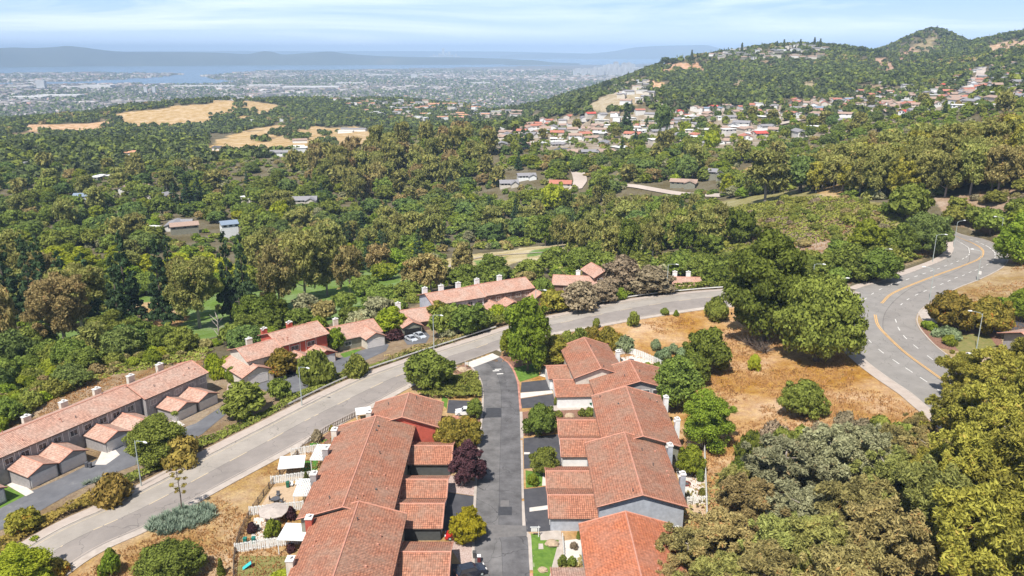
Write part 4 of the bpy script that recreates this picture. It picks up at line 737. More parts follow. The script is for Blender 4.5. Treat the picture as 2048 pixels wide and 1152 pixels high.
# cars
def paint(name, c): m = flat(name, c, .25, .6, var=.03); m.node_tree.nodes['Principled BSDF'].inputs['Coat Weight'].default_value = .6; return m
def car(px, py, rz, body, label, L_=4.5, W_=1.8, H_=1.45, roof=None, style='sedan', name='parked_car', onhit=None):
    p = onhit or hit(px, py); p = Vector(p); p.z += .06
    o = thing(name, label, 'car', p, rz, 'parked cars'); h = L_ / 2; w_ = W_ / 2
    hood = .52 * H_ if style == 'sedan' else .58 * H_
    low_ = [(-h,.35),(-h+.06,.62*H_ if style!='sedan' else .6*H_),(-h+.5,hood+.1),(-.2,hood+.14),(h-1.0,hood+.06),(h-.12,hood-.12),(h,.45),(h-.05,.25),(-h+.05,.25)]
    mb = MB(); ins = .06
    for s_ in (-1, 1):
        f = [(x, s_*w_, z) for x, z in low_]; mb.face(f if s_ < 0 else f[::-1])
    n = len(low_)
    for i in range(n):
        a, b = low_[i], low_[(i+1) % n]; mb.face([(a[0], w_, a[1]), (b[0], w_, b[1]), (b[0], -w_, b[1]), (a[0], -w_, a[1])])
    bo = mb.build('body', body, o)
    cab = [(-h+.35 if style!='sedan' else -h+.75, hood+.1), (-h+.75 if style!='sedan' else -h+1.35, H_-.06), (.35, H_-.04), (h-1.35, hood+.1)]
    g = MB(); wt = w_ - .2; wb = w_ - .06
    lo4 = [(cab[0][0], -wb, cab[0][1]), (cab[3][0], -wb, cab[3][1]), (cab[3][0], wb, cab[3][1]), (cab[0][0], wb, cab[0][1])]; hi4 = [(cab[1][0], -wt, H_-.07), (cab[2][0], -wt, H_-.07), (cab[2][0], wt, H_-.07), (cab[1][0], wt, H_-.07)]
    for i in range(4): j = (i + 1) % 4; g.face([lo4[i], lo4[j], hi4[j], hi4[i]])
    g.build('windows', M['glass'], o)
    r = MB(); rf = [(cab[1][0]-.05, -wt-.02), (cab[2][0]+.05, -wt-.02), (cab[2][0]+.05, wt+.02), (cab[1][0]-.05, wt+.02)]; r.prism(rf, H_-.07, H_)
    for s_ in (-1, 1): r.tube([(cab[3][0], s_*wb, cab[3][1]), (cab[2][0], s_*wt, H_-.04)], .045, 4); r.tube([(cab[0][0], s_*wb, cab[0][1]), (cab[1][0], s_*wt, H_-.04)], .06, 4)
    r.build('roof_panel', roof or body, o)
    for sx in (-1, 1):
        for s_ in (-1, 1):
            wx = sx * (h - .85); t = MB().tube([(wx, s_*(w_-.2), .33), (wx, s_*(w_+.03), .33)], .33, 14).build('wheel', M['black'], o)
            MB().tube([(wx, s_*(w_+.0), .33), (wx, s_*(w_+.045), .33)], .19, 10).build('rim', M['steel'], t)
    for s_ in (-1, 1):
        MB().box(h-.16, s_*(w_-.32)-.2, hood-.2, h+.01, s_*(w_-.32)+.2, hood-.04).build('headlight', M['trim'], o)
        MB().box(-h-.01, s_*(w_-.25)-.16, hood-.12, -h+.12, s_*(w_-.25)+.16, hood+.06).build('tail_light', M['redcurb'], o)
    return o
pw = paint('white_car_paint', (.78,.78,.78)); psl = paint('silver_car_paint', (.48,.51,.55)); prd = paint('red_car_paint', (.5,.02,.02)); pdk = paint('dark_car_paint', (.012,.016,.03))
car(931, 829, math.pi, pw, 'white compact suv parked on the driveway beside the lane top', 4.4, 1.8, 1.6, style='suv')
car(914, 1076, math.pi, prd, 'red small car with a white roof under the yellow tree', 3.8, 1.7, 1.42, roof=pw, style='suv')
car(941, 1150, E6(22), pdk, 'dark blue suv at the bottom edge beside the lane', 4.7, 1.85, 1.7, style='suv')
car(823, 681, math.atan2(-.914,.406)+.25, psl, 'silver sedan in front of the open garage, on the bay side', 4.4, 1.8, 1.42); car(840, 675, math.atan2(-.914,.406)+.25, psl, 'silver sedan in front of the open garage, on the uphill side', 4.6, 1.8, 1.42)
car(1020, 634, math.atan2(-.87,.49), prd, 'red car by the last garage behind the tall bright green tree', 4.3, 1.75, 1.4)
car(1945, 745, E6(160), pw, 'white vehicle half hidden by the grove near the corner lot', 4.5, 1.8, 1.5, style='suv', onhit=tuple(hit(1938, 719)))
# fences
def fence(pl, ht, label, mat, name='fence', px=True, gap=.3, bw=.24, slant=True, cat='fence'):
    P = smooth(hitl(pl) if px else pl, 1.0); P = resamp(P, max(3, int(np.sum(np.linalg.norm(np.diff(P, axis=0), axis=1)) / gap)))
    c = P[len(P)//2]; z0 = float(T(*c)); o = thing(name, label, cat, (c[0], c[1], z0)); b = MB(); tg = np.gradient(P, axis=0)
    for i, p in enumerate(P):
        t = tg[i] / (np.linalg.norm(tg[i]) + 1e-9); nn = (-t[1], t[0]); zz = float(T(*p)) - z0; off = .05 * (1 if i % 2 else -1)
        b.obox((p[0]-c[0]+nn[0]*off, p[1]-c[1]+nn[1]*off), t, nn, bw/2, .015, zz-.1, zz+ht)
    b.build('boards', M[mat], o)
    q = resamp(P, max(2, len(P) // int(2.4 / gap) + 1)); mr = MB()
    for a in q:
        zz = float(T(*a)) - z0; MB().box(a[0]-c[0]-.06, a[1]-c[1]-.06, zz-.3, a[0]-c[0]+.06, a[1]-c[1]+.06, zz+ht+.1).build('post', M[mat], o)
    for a, d in zip(q[:-1], q[1:]):
        for k in (.35, ht - .2): mr.tube([(a[0]-c[0], a[1]-c[1], float(T(*a))-z0+k), (d[0]-c[0], d[1]-c[1], float(T(*d))-z0+k)], .04, 4)
    mr.build('rails', M[mat], o); return o
fence([(583,912),(636,903)], 1.6, 'short white board fence above the artificial turf yard', 'fencew'); fence([(543,968),(634,956)], 1.6, 'white board fence between the gravel yard and the turf yard', 'fencew')
fence([(500,1031),(607,1019)], 1.7, 'white board fence behind the yard with the octagonal parasol', 'fencew'); fence([(471,1106),(600,1087)], 1.7, 'white board fence beyond the dry lawn at the bottom', 'fencew')
fence([(468,1170),(468,1152),(470,1110),(481,1070),(500,1033),(522,999),(560,951),(585,922),(616,890),(650,866),(679,850),(720,830)], 1.2, 'weathered dark fence along the top of the dry slope', 'fenced', gap=.24, bw=.1)
fence([(1233,712),(1255,708),(1285,716),(1325,735),(1345,752)], 1.7, 'curved white board fence round the far yard on the dry hillside', 'fencew'); fence([(1376,868),(1405,868)], 1.5, 'short white fence beside the big green tree by the chimneys', 'fencew')
fence([(1408,900),(1410,950),(1412,1000),(1413,1040)], 1.7, 'tall white fence at the foot of the dry hillside', 'fencew', gap=.2, bw=.2); fence([(1371,1010),(1412,1008)], 1.6, 'white board fence across the yard with the fire ring', 'fencew'); fence([(1125,1078),(1127,1100),(1128,1128)], 1.0, 'low white fence round the pale front patio', 'fencew', gap=.3)
fence([(1375,893),(1404,895)], 1.5, 'short white fence below the big green tree', 'fencew')
# guard rail along the sidewalk
def guardrail(P, label):
    c = P[len(P)//2]; z0 = float(T(*c)); o = thing('guardrail', label, 'guardrail', (c[0], c[1], z0)); m = MB(); R_ = [(p[0]-c[0], p[1]-c[1], float(T(*p))-z0+.72) for p in P]
    for a, b in zip(R_[:-1], R_[1:]):
        m.face([(a[0],a[1],a[2]-.16),(b[0],b[1],b[2]-.16),(b[0],b[1],b[2]+.16),(a[0],a[1],a[2]+.16)])
    P2_ = offs(P, .09); R2 = [(p[0]-c[0], p[1]-c[1], float(T(*p))-z0+.72) for p in P2_]
    for a, b, a2, b2 in zip(R_[:-1], R_[1:], R2[:-1], R2[1:]):
        m.face([(a[0],a[1],a[2]+.16),(b[0],b[1],b[2]+.16),(b2[0],b2[1],b2[2]+.16),(a2[0],a2[1],a2[2]+.16)]); m.face([(a2[0],a2[1],a2[2]-.16),(b2[0],b2[1],b2[2]-.16),(b2[0],b2[1],b2[2]+.16),(a2[0],a2[1],a2[2]+.16)])
    m.build('rail', M['fencew'], o)
    for a in P2_[::3]: MB().box(a[0]-c[0]-.08, a[1]-c[1]-.08, float(T(*a))-z0-.4, a[0]-c[0]+.08, a[1]-c[1]+.08, float(T(*a))-z0+.85).build('post', M['fenced'], o)
ug = offs(up, 3.5); nn_ = len(ug); guardrail(ug[int(nn_*.74):int(nn_*.965)][::1], 'long white guardrail above the sidewalk at the end of the straight'); guardrail(ug[int(nn_*.46):int(nn_*.66)], 'white guardrail between the sidewalk and the shrubs by the silver cars')
# patio covers, parasols, bins, tables
def cover(px, py, w_, d_, h_, rz, label, slats=True):
    p = hit(px, py); o = thing('patio_cover', label, 'patio cover', p, rz, 'white patio covers'); m = MB()
    if slats:
        k = int(w_ / .3)
        for i in range(k): m.box(-w_/2 + i*.3, -d_/2, h_+.06, -w_/2 + i*.3 + .2, d_/2, h_+.11)
        m.box(-w_/2, -d_/2, h_-.1, w_/2, -d_/2+.1, h_+.05).box(-w_/2, d_/2-.1, h_-.1, w_/2, d_/2, h_+.05)
    else: m.box(-w_/2, -d_/2, h_, w_/2, d_/2, h_+.1).box(-.8, -.6, h_+.102, .8, .6, h_+.2)
    m.build('roof_panel', M['white'], o)
    for i in (-1, 1):
        for j in (-1, 1): MB().box(i*(w_/2-.15)-.06, j*(d_/2-.15)-.06, -.2, i*(w_/2-.15)+.06, j*(d_/2-.15)+.06, h_-.1).build('post', M['white'], o)
cover(645,928, 3.0, 6.0, 2.5, 0, 'white slatted patio cover beside the upper grey chimney'); cover(612,1000, 3.0, 5.6, 2.5, E6(3), 'white slatted patio cover beside the lower grey chimney')
cover(598,1092, 5.2, 4.6, 2.5, E6(-3), 'solid white patio cover next to the red chimney', False); cover(728,842, 3.2, 3.4, 2.3, E6(15), 'small white patio cover by the far cream chimney', False)
def parasol(px, py, r, h_, mat, label, n=8, sq=False):
    p = hit(px, py); o = thing('parasol', label, 'parasol', p, R.uniform(0, 1), 'yard parasols'); m = MB(); n = 4 if sq else n
    ring = [(r*math.cos(2*math.pi*k/n + .4), r*math.sin(2*math.pi*k/n + .4), h_ - (.15 if sq else .5)) for k in range(n)]
    for k in range(n): m.face([ring[k], ring[(k+1)%n], (0, 0, h_)]); a, b = ring[k], ring[(k+1)%n]; m.face([(a[0],a[1],a[2]-.12),(b[0],b[1],b[2]-.12),b,a])
    for k in range(n): m.face([(ring[(k+1)%n][0],ring[(k+1)%n][1],ring[(k+1)%n][2]-.02),(ring[k][0],ring[k][1],ring[k][2]-.02),(0,0,h_-.03)])
    m.build('canopy', M[mat], o); MB().cyl(0, 0, -.05, h_+.12, .03, 6).build('pole', M['metal'], o); MB().cyl(0, 0, 0, .08, .3, 10).build('base', M['metal'], o)
M['beigecloth'] = flat('beige_canvas', (.42,.36,.32)); M['teal'] = flat('teal_plastic', (.02,.17,.14)); M['turq'] = flat('turquoise_plastic', (.05,.45,.45)); M['greenbin'] = flat('green_plastic', (.02,.12,.07)); M['maroon'] = flat('maroon_plastic', (.15,.03,.03)); M['greybin'] = flat('grey_plastic', (.09,.09,.1)); M['stone'] = noisemat('boulder_stone', [(.3,(.3,.22,.15)),(.7,(.5,.38,.26))], 2, .95, 5, .4)
parasol(549, 1042, 2.5, 2.5, 'beigecloth', 'octagonal beige parasol over the middle yard'); parasol(586, 948, 3.3, 2.7, 'white', 'square white parasol hanging over the turf yard', sq=True)
def bin_(px, py, mat, label, rz=0, lid=None):
    p = hit(px, py); p.z += .07; o = thing('wheelie_bin', label, 'bin', p, rz, 'wheelie bins'); m = MB(); b = [(-.26,-.3),(.26,-.3),(.26,.3),(-.26,.3)]
    lo4 = [(x*.85, y*.85, .05) for x, y in b]; hi4 = [(x, y, 1.0) for x, y in b]
    for i in range(4): j = (i+1)%4; m.face([lo4[i], lo4[j], hi4[j], hi4[i]])
    m.face(lo4[::-1]); m.build('bin_body', M[mat], o); MB().box(-.29,-.34,1.0,.29,.33,1.09).build('lid', M[lid or mat], o)
    for s_ in (-1, 1): MB().tube([(s_*.22,.3,.12),(s_*.28,.3,.12)], .12, 8).build('wheel', M['black'], o)
for a in [(174,935,'greybin','grey bin on the driveway between two garages, on the bay side'),(181,936,'greybin','grey bin on the driveway between two garages, on the road side'),(252,893,'metal','dark bin beside the second pair of garages'),(576,975,'greenbin','green bin against the white fence of the gravel yard'),(958,1124,'maroon','maroon bin with a white lid at the lane edge',0,'white'),(949,1116,'metal','dark bin behind the maroon bin'),
          (1181,814,'greenbin','green bin at the corner of the second garage'),(1366,1018,'maroon','maroon planter tub in the yard with the fire ring'),(491,1088,'teal','teal storage box in the yard corner, on the slope side'),(508,1087,'teal','teal storage box in the yard corner, on the house side')]: bin_(*a)
def table(px, py, label):
    p = hit(px, py); o = thing('patio_table', label, 'table', p, .3); MB().cyl(0, 0, .7, .75, .75, 12).build('tabletop', M['greybin'], o)
    for k in range(4): MB().cyl(.4*math.cos(k*1.57+.8), .4*math.sin(k*1.57+.8), 0, .7, .03, 5).build('leg', M['metal'], o)
def chair(px, py, rz, label, mat='greybin', g='patio chairs'):
    p = hit(px, py); o = thing('patio_chair', label, 'chair', p, rz, g); MB().box(-.3,-.3,.4,.3,.3,.46).build('seat', M[mat], o); MB().box(-.3,.26,.46,.3,.32,1.0).build('backrest', M[mat], o)
    for i in (-1,1):
        for j in (-1,1): MB().box(i*.27-.02,j*.27-.02,0,i*.27+.02,j*.27+.02,.4).build('leg', M['metal'], o)
table(552, 1004, 'round grey patio table on the beige gravel yard')
for a in [(543,1003,1.6,'grey patio chair on the slope side of the gravel yard table'),(563,1006,-1.6,'grey patio chair on the house side of the gravel yard table'),(556,993,0,'grey patio chair beyond the gravel yard table'),(551,1014,3.1,'grey patio chair in front of the gravel yard table')]: chair(*a)
for a in [(583,973,0,'white lounge chair by the white fence, next to the green bin','white'),(594,971,0,'white lounge chair by the white fence, near the patio cover','white'),(519,1062,1,'dark patio chair beside the beige parasol','metal')]: chair(*a)
chair(1243,722,2,'pale chair on the far fenced patio','greybin'); table(1262,725,'round table on the far fenced patio')
# toy, fire ring, boulders
p = hit(495, 1136); o = thing('toy_slide', 'turquoise toy on the dry lawn at the bottom', 'toy', p, .4); MB().face([(-.7,-.4,.1),(.7,-.4,.9),(.7,.4,.9),(-.7,.4,.1)]).face([(-.7,.4,.05),(.7,.4,.85),(.7,-.4,.85),(-.7,-.4,.05)]).build('slide', M['turq'], o); MB().box(.6,-.4,0,.75,.4,.9).build('ladder', M['maroon'], o)
p = hit(1372, 969); o = thing('fire_ring', 'dark round fire ring on the pale patio', 'fire pit', p); m = MB()
for k in range(12): m.obox((.75*math.cos(k*.5236), .75*math.sin(k*.5236)), (-math.sin(k*.5236), math.cos(k*.5236)), (math.cos(k*.5236), math.sin(k*.5236)), .19, .1, 0, .3)
m.build('stone_ring', M['maroon'], o); MB().cyl(0,0,0,.15,.62,12).build('ash_bed', M['metal'], o)
def boulder(px, py, r, label, seed):
    p = hit(px, py); rr = np.random.default_rng(seed); m = MB(); U, Vn = 10, 7
    jit = 1 + rr.uniform(-.18, .18, (Vn + 1, U)); P_ = lambda i, j: (r*jit[i, j%U]*math.sin(math.pi*i/Vn)*math.cos(2*math.pi*j/U), r*.8*jit[i, j%U]*math.sin(math.pi*i/Vn)*math.sin(2*math.pi*j/U), r*.25 + r*.55*math.cos(math.pi*i/Vn))
    for i in range(Vn):
        for j in range(U): m.face([P_(i,j), P_(i+1,j), P_(i+1,j+1), P_(i,j+1)])
    tag(m.build('boulder', M['stone'], None, p), label, 'boulder', 'landscape boulders')
for k, a in enumerate([(1104,1090,1.1,'large boulder on the front lawn behind the stepping stone'),(1086,1142,.75,'small boulder at the bottom of the front lawn'),(1116,833,1.0,'boulder in the bark bed beside the hedge balls'),(1140,834,1.1,'flat boulder in the bark bed nearer the house'),(925,742,1.3,'biggest pinkish boulder beside the entrance sign'),(940,745,1.0,'smaller pinkish boulder beside the entrance kerb')]): boulder(*a, k)
sheet('stepping_stone', [(1077,1088),(1086,1088),(1087,1099),(1077,1099)], .075, M['concrete'])
# signs
p = hit(1004, 702); o = thing('stop_sign', 'red octagonal stop sign where the lane meets the main road', 'stop sign', p, E6(8)); MB().cyl(0,0,-.2,2.4,.035,6).build('post', M['steel'], o); m = MB(); oc = [(.42*math.cos(math.pi/8+k*math.pi/4), .42*math.sin(math.pi/8+k*math.pi/4)) for k in range(8)]
def plate(pts, y0, y1, zc):
    q = MB(); q.face([(x, y0, zc+z) for x, z in pts]); q.face([(x, y1, zc+z) for x, z in pts][::-1])
    for i in range(len(pts)): j = (i+1)%len(pts); q.face([(pts[i][0],y0,zc+pts[i][1]),(pts[i][0],y1,zc+pts[i][1]),(pts[j][0],y1,zc+pts[j][1]),(pts[j][0],y0,zc+pts[j][1])])
    return q
plate([(x*1.12, z*1.12) for x, z in oc], -.05, -.035, 2.2).build('sign_border', M['trim'], o); sf = plate(oc, -.062, -.051, 2.2).build('sign_face', M['red'], o)
def text(s, size, loc, parent, mat, rot=(math.pi/2, 0, 0)):
    c = bpy.data.curves.new('lettering', 'FONT'); c.body = s; c.size = size; c.align_x = 'CENTER'; c.align_y = 'CENTER'; c.extrude = .004; c.materials.append(mat)
    q = bpy.data.objects.new('tmp', c); COL.objects.link(q); me = bpy.data.meshes.new_from_object(q.evaluated_get(bpy.context.evaluated_depsgraph_get())); bpy.data.objects.remove(q); t = bpy.data.objects.new('lettering', me); COL.objects.link(t); t.parent = parent; t.location = loc; t.rotation_euler = rot; return t
text('STOP', .3, (0, -.07, 2.2), sf, M['trim'])
p = hit(1957, 562); o = thing('road_sign', 'white rectangular road sign at the outer kerb of the curve', 'road sign', p, E6(-20)); MB().cyl(0,0,-.2,3.0,.04,6).build('post', M['steel'], o); plate([(-.45,-.55),(.45,-.55),(.45,.55),(-.45,.55)], -.06, -.045, 2.7).build('sign_face', M['trim'], o)
p = hit(1077, 1074); o = thing('sale_sign', 'white hanging sign post beside the lane in front of the lawn', 'sign', p); MB().box(-.06,-.06,-.2,.06,.06,2.0).build('post', M['white'], o); MB().box(-1.35,-.04,1.75,.25,.04,1.87).build('arm', M['white'], o); plate([(-.5,-.3),(.5,-.3),(.5,.3),(-.5,.3)], -.03, .03, 1.3).build('sign_face', M['trim'], o).location = (-.7, 0, 0)
p = hit(934, 736); o = thing('entrance_sign', 'small pale post sign in the bark bed at the lane entrance', 'sign', p); MB().box(-.5,-.05,-.2,-.4,.05,1.9).build('post', M['trim'], o); MB().box(.4,-.05,-.2,.5,.05,1.7).build('post', M['greenbin'], o); MB().box(-.38,-.03,.9,.38,.03,1.5).build('sign_face', M['trim'], o)
o = thing('utility_pole', 'brown wooden pole among the trees above the red townhouses', 'utility pole', hit(485, 670)); MB().cyl(0,0,-1,12,.18,7,r1=.12).build('pole', M['bark'], o); MB().box(-1.1,-.06,10.8,1.1,.06,10.95).build('crossarm', M['bark'], o)
# ---------------------------------------------------------------- plants
def unit(n, g): v = g.normal(size=(n, 3)); return v / np.linalg.norm(v, axis=1)[:, None]
def leaves(g, blobs, per, size, asp=1.0, droop=0, elong=1.3, up=.35, fill=.22, rnd=.75, loose=0):
    Vs = []
    for bx, by, bz, rx, rz in blobs:
        k = max(6, int(per * rx * rx)); n = unit(k, g); n[:, 2] += up; n /= np.linalg.norm(n, axis=1)[:, None]
        rad = np.where(g.random(k) < fill, g.random(k) * .9, .78 + .34 * g.random(k) + .35 * g.random(k) ** 6)
        if loose: rad = .3 + (.75 + .3 * loose) * g.random(k) ** .7
        c = np.array([bx, by, bz]) + n * rad[:, None] * np.array([rx, rx, rz])
        nn = n + unit(k, g) * rnd; nn /= np.linalg.norm(nn, axis=1)[:, None]
        t = unit(k, g)
        if droop: t = t * (1 - droop) + np.array([0, 0, -1.]) * droop
        t -= nn * (t * nn).sum(1)[:, None]; t /= np.linalg.norm(t, axis=1)[:, None] + 1e-9; b = np.cross(nn, t)
        s = size * (.45 + 1.1 * g.random(k))[:, None]
        Vs.append(np.stack([c - t*s*elong, c + b*s*.8/elong**.3 , c + t*s*elong, c - b*s*.8/elong**.3], 1))
    return np.concatenate(Vs).reshape(-1, 3)
def quads(n): return np.arange(n * 4).reshape(-1, 4)
def trunkmb(g, a, r0, top, nbr, spread, zb=.25, lean=.05):
    m = MB(); x = g.normal() * lean; y = g.normal() * lean
    P = [(0,0,-.12*a), (x*.3,y*.3,.25*top), (x,y,.6*top), (x*1.4,y*1.2,top)]; m.tube(P, [r0*1.25, r0, r0*.7, r0*.25], 7)
    for k in range(nbr):
        f = zb + (1 - zb) * k / max(1, nbr) ; an = k * 2.4 + g.random(); z0 = top * f; l = spread * (.55 + .45 * g.random()) * (1.1 - .5 * f)
        p0 = (x*f, y*f, z0); p1 = (x*f + math.cos(an)*l*.5, y*f + math.sin(an)*l*.5, z0 + l*.3); p2 = (x*f + math.cos(an)*l, y*f + math.sin(an)*l, z0 + l*.65)
        m.tube([p0, p1, p2], [r0*.5, r0*.32, r0*.1], 5)
    return m
def mkblobs(kind, g):
    B = []
    def ring(n, rr, z, r, rz, jz=.1, jr=.15):
        o = g.random() * 6.28
        for k in range(n):
            a = o + 6.283 * k / n + g.normal() * .2; q = rr * (1 + g.normal() * jr); B.append((q*math.cos(a), q*math.sin(a), z + g.normal() * jz, r * (.8 + .4*g.random()), rz * (.8 + .4*g.random())))
    if kind == 'oak': ring(14, .82, .72, .13, .11, .18, .12); ring(12, .62, 1.08, .14, .12, .12, .2); ring(9, .68, .62, .27, .2); ring(8, .5, .92, .32, .24); ring(5, .28, 1.15, .30, .22); ring(1, 0, 1.22, .3, .2); ring(6, .45, .5, .3, .2)
    elif kind == 'broad': ring(16, .84, 1.2, .12, .13, .35, .12); ring(10, .62, 1.75, .13, .13, .15, .2); ring(7, .62, .75, .33, .3); ring(8, .66, 1.15, .30, .28); ring(6, .5, 1.6, .32, .3); ring(4, .28, 2.0, .3, .3); ring(1, 0, 2.2, .26, .25); ring(4, .25, 1.2, .34, .4)
    elif kind == 'euc':
        for k in range(20):
            a = g.random() * 6.28; z = .9 + 1.8 * g.random(); q = (.3 + .5 * g.random()) * (1.08 - .25 * abs(z - 1.7)); B.append((q*math.cos(a), q*math.sin(a), z, .19 + .14*g.random(), .2 + .16*g.random()))
        for k in range(40):
            a = g.random() * 6.28; z = .8 + 2.1 * g.random(); q = (.75 + .2 * g.random()) * (1.1 - .3 * abs(z - 1.7)); B.append((q*math.cos(a), q*math.sin(a), z, .1, .12))
        ring(4, .2, 2.6, .3, .3); ring(3, .25, 1.6, .34, .4)
    elif kind == 'gum':
        for k in range(150):
            a = g.random() * 6.28; z = .7 + 1.8 * g.random(); q = (.1 + .9 * g.random() ** .6) * (1.12 - .42 * abs(z - 1.55)) * (.85 + .25 * math.sin(3 * a + z * 4)); rr = .06 + .09*g.random(); B.append((q*math.cos(a), q*math.sin(a), z, rr, rr * 1.25))
    elif kind == 'redwood':
        for z in np.linspace(.5, 4.2, 15): ring(max(3, int(8 * (1 - z / 5.2))), .72 * (1 - z / 4.9) + .05, z, .30 * (1 - z / 6.5), .13, .1, .25)
        ring(1, 0, 4.35, .12, .22)
    elif kind == 'pine': ring(7, .5, .5, .28, .2); ring(5, .3, .75, .3, .2); ring(9, .66, 1.0, .26, .16, .12); ring(10, .6, 1.3, .26, .17, .1); ring(7, .42, 1.6, .27, .18); ring(4, .2, 1.8, .25, .15); ring(5, .85, .85, .18, .12)
    elif kind == 'shrub': ring(7, .55, .35, .36, .3); ring(5, .36, .62, .36, .28); ring(1, 0, .75, .35, .25)
    elif kind == 'cypress':
        for z in np.linspace(.4, 4.4, 11): ring(3, .3 * (1 - z / 6), z, .5 * (1 - z / 5.6) + .1, .35, .05)
    elif kind == 'mound': ring(9, .7, .12, .3, .2, .03); ring(6, .4, .28, .35, .22, .03); ring(1, 0, .35, .4, .22, 0)
    return B
ASP = dict(oak=1.42, broad=2.45, euc=3.0, gum=2.6, redwood=4.6, pine=2.0, shrub=1.0, cypress=4.8, mound=.55)
PROTO = {}; PV = {}
def proto(kind, mat, lod, variant, bark='bark'):
    key = (kind, mat, lod, variant)
    if key in PROTO: return PROTO[key]
    g = np.random.default_rng(abs(hash((kind, lod, variant)) ) % 99991 if False else sum(map(ord, kind)) * 7 + lod * 101 + variant * 13)
    B = mkblobs(kind, g); a = ASP[kind]
    size, per = {-1: (.028, 13500), 0: (.045, 5200), 1: (.075, 1900), 2: (.13, 650), 3: (.2, 240)}[lod]
    dr = .55 if kind in ('euc', 'gum') else 0; el = 1.9 if kind in ('euc', 'gum') else 1.3
    if kind == 'gum': per *= 3.4; size *= .6
    if kind == 'redwood': per *= 1.2; size *= .85
    V = leaves(g, B, per, size, a, dr, el, **(dict(rnd=1.3, loose=1, up=.15) if kind == 'gum' else dict(rnd=1.1, loose=.6) if kind == 'euc' else {})); V[:, 2] /= a; PV[key] = V
    t = None
    tr = dict(oak=(.075, .9, 6), broad=(.06, 1.9, 7), euc=(.055, 2.5, 9), gum=(.05, 2.2, 14), redwood=(.075, 4.2, 0), pine=(.075, 1.6, 10), shrub=(.05, .5, 4), cypress=(.07, 4, 0), mound=(.03, .2, 0))[kind]
    tm = trunkmb(g, a, tr[0], tr[1], tr[2], .75)
    tm.v = [(x, y, z / a) for x, y, z in tm.v]
    if lod >= 2:
        nv = len(V); V2 = np.concatenate([V, np.array(tm.v)]); tf = [tuple(i + nv for i in f) for f in tm.f]
        me = bpy.data.meshes.new(kind); me.from_pydata(V2.tolist(), [], quads(nv // 4).tolist() + tf); me.materials.append(LM[mat]); me.materials.append(M[bark])
        me.polygons.foreach_set('material_index', [0] * (nv // 4) + [1] * len(tf)); me.update(); PROTO[key] = (me, None)
    else: PROTO[key] = (npmesh(kind + '_crown', V, quads(len(V) // 4), LM[mat]), tm.mesh('trunk', M[bark]))
    return PROTO[key]
TREES = []
NM = dict(oak='oak_tree', broad='broadleaf_tree', euc='eucalyptus_tree', gum='eucalyptus_tree', redwood='redwood_tree', pine='pine_tree', shrub='shrub', cypress='cypress_tree', mound='low_shrub')
def NMF(k, m): return {('oak','oakblue'): 'live_oak_tree', ('oak','euctan'): 'tan_oak_tree', ('oak','maple'): 'sycamore_tree', ('oak','lime'): 'sycamore_tree', ('oak','pine'): 'pine_tree'}.get((k, m), NM[k])
def plant(kind, mat, x, y, r, h, lod=1, label=None, cat=None, group=None, name=None, zoff=0, bark=None):
    v = R.randrange(3); cr, tr = proto(kind, mat, lod, v, bark or ('palebark' if kind in ('euc', 'gum') else 'bark')); z = float(T(x, y)) + zoff; rz = R.uniform(0, 6.28)
    cat = cat or ('shrub' if kind in ('shrub', 'mound') else 'tree'); name = name or NMF(kind, mat)
    if tr is None: o = link(name, cr, None, (x, y, z), rz); o.scale = (r, r, h)
    else:
        o = thing(name, None, None, (x, y, z), rz); o.scale = (r, r, h); link('foliage' if cat == 'shrub' else 'crown', cr, o); link('stem' if cat == 'shrub' else 'trunk', tr, o)
    o['category'] = cat
    if group: o['group'] = group
    if label: o['label'] = label
    TREES.append((o, kind, mat, x, y, z, r, h, group, label)); return o
def px_plant(kind, mat, px, pb, wpx, hpx, **k):
    if wpx > 98 and k.get('lod') == 0 and kind != 'gum': k['lod'] = -1   # base pixel, crown width and height in pixels of the photograph
    p = hit(px, pb); d = p.y * cp - (p.z - CZ) * sp
    return plant(kind, mat, p.x, p.y, wpx / 2 * d / F, hpx * d / F / .93, **k)
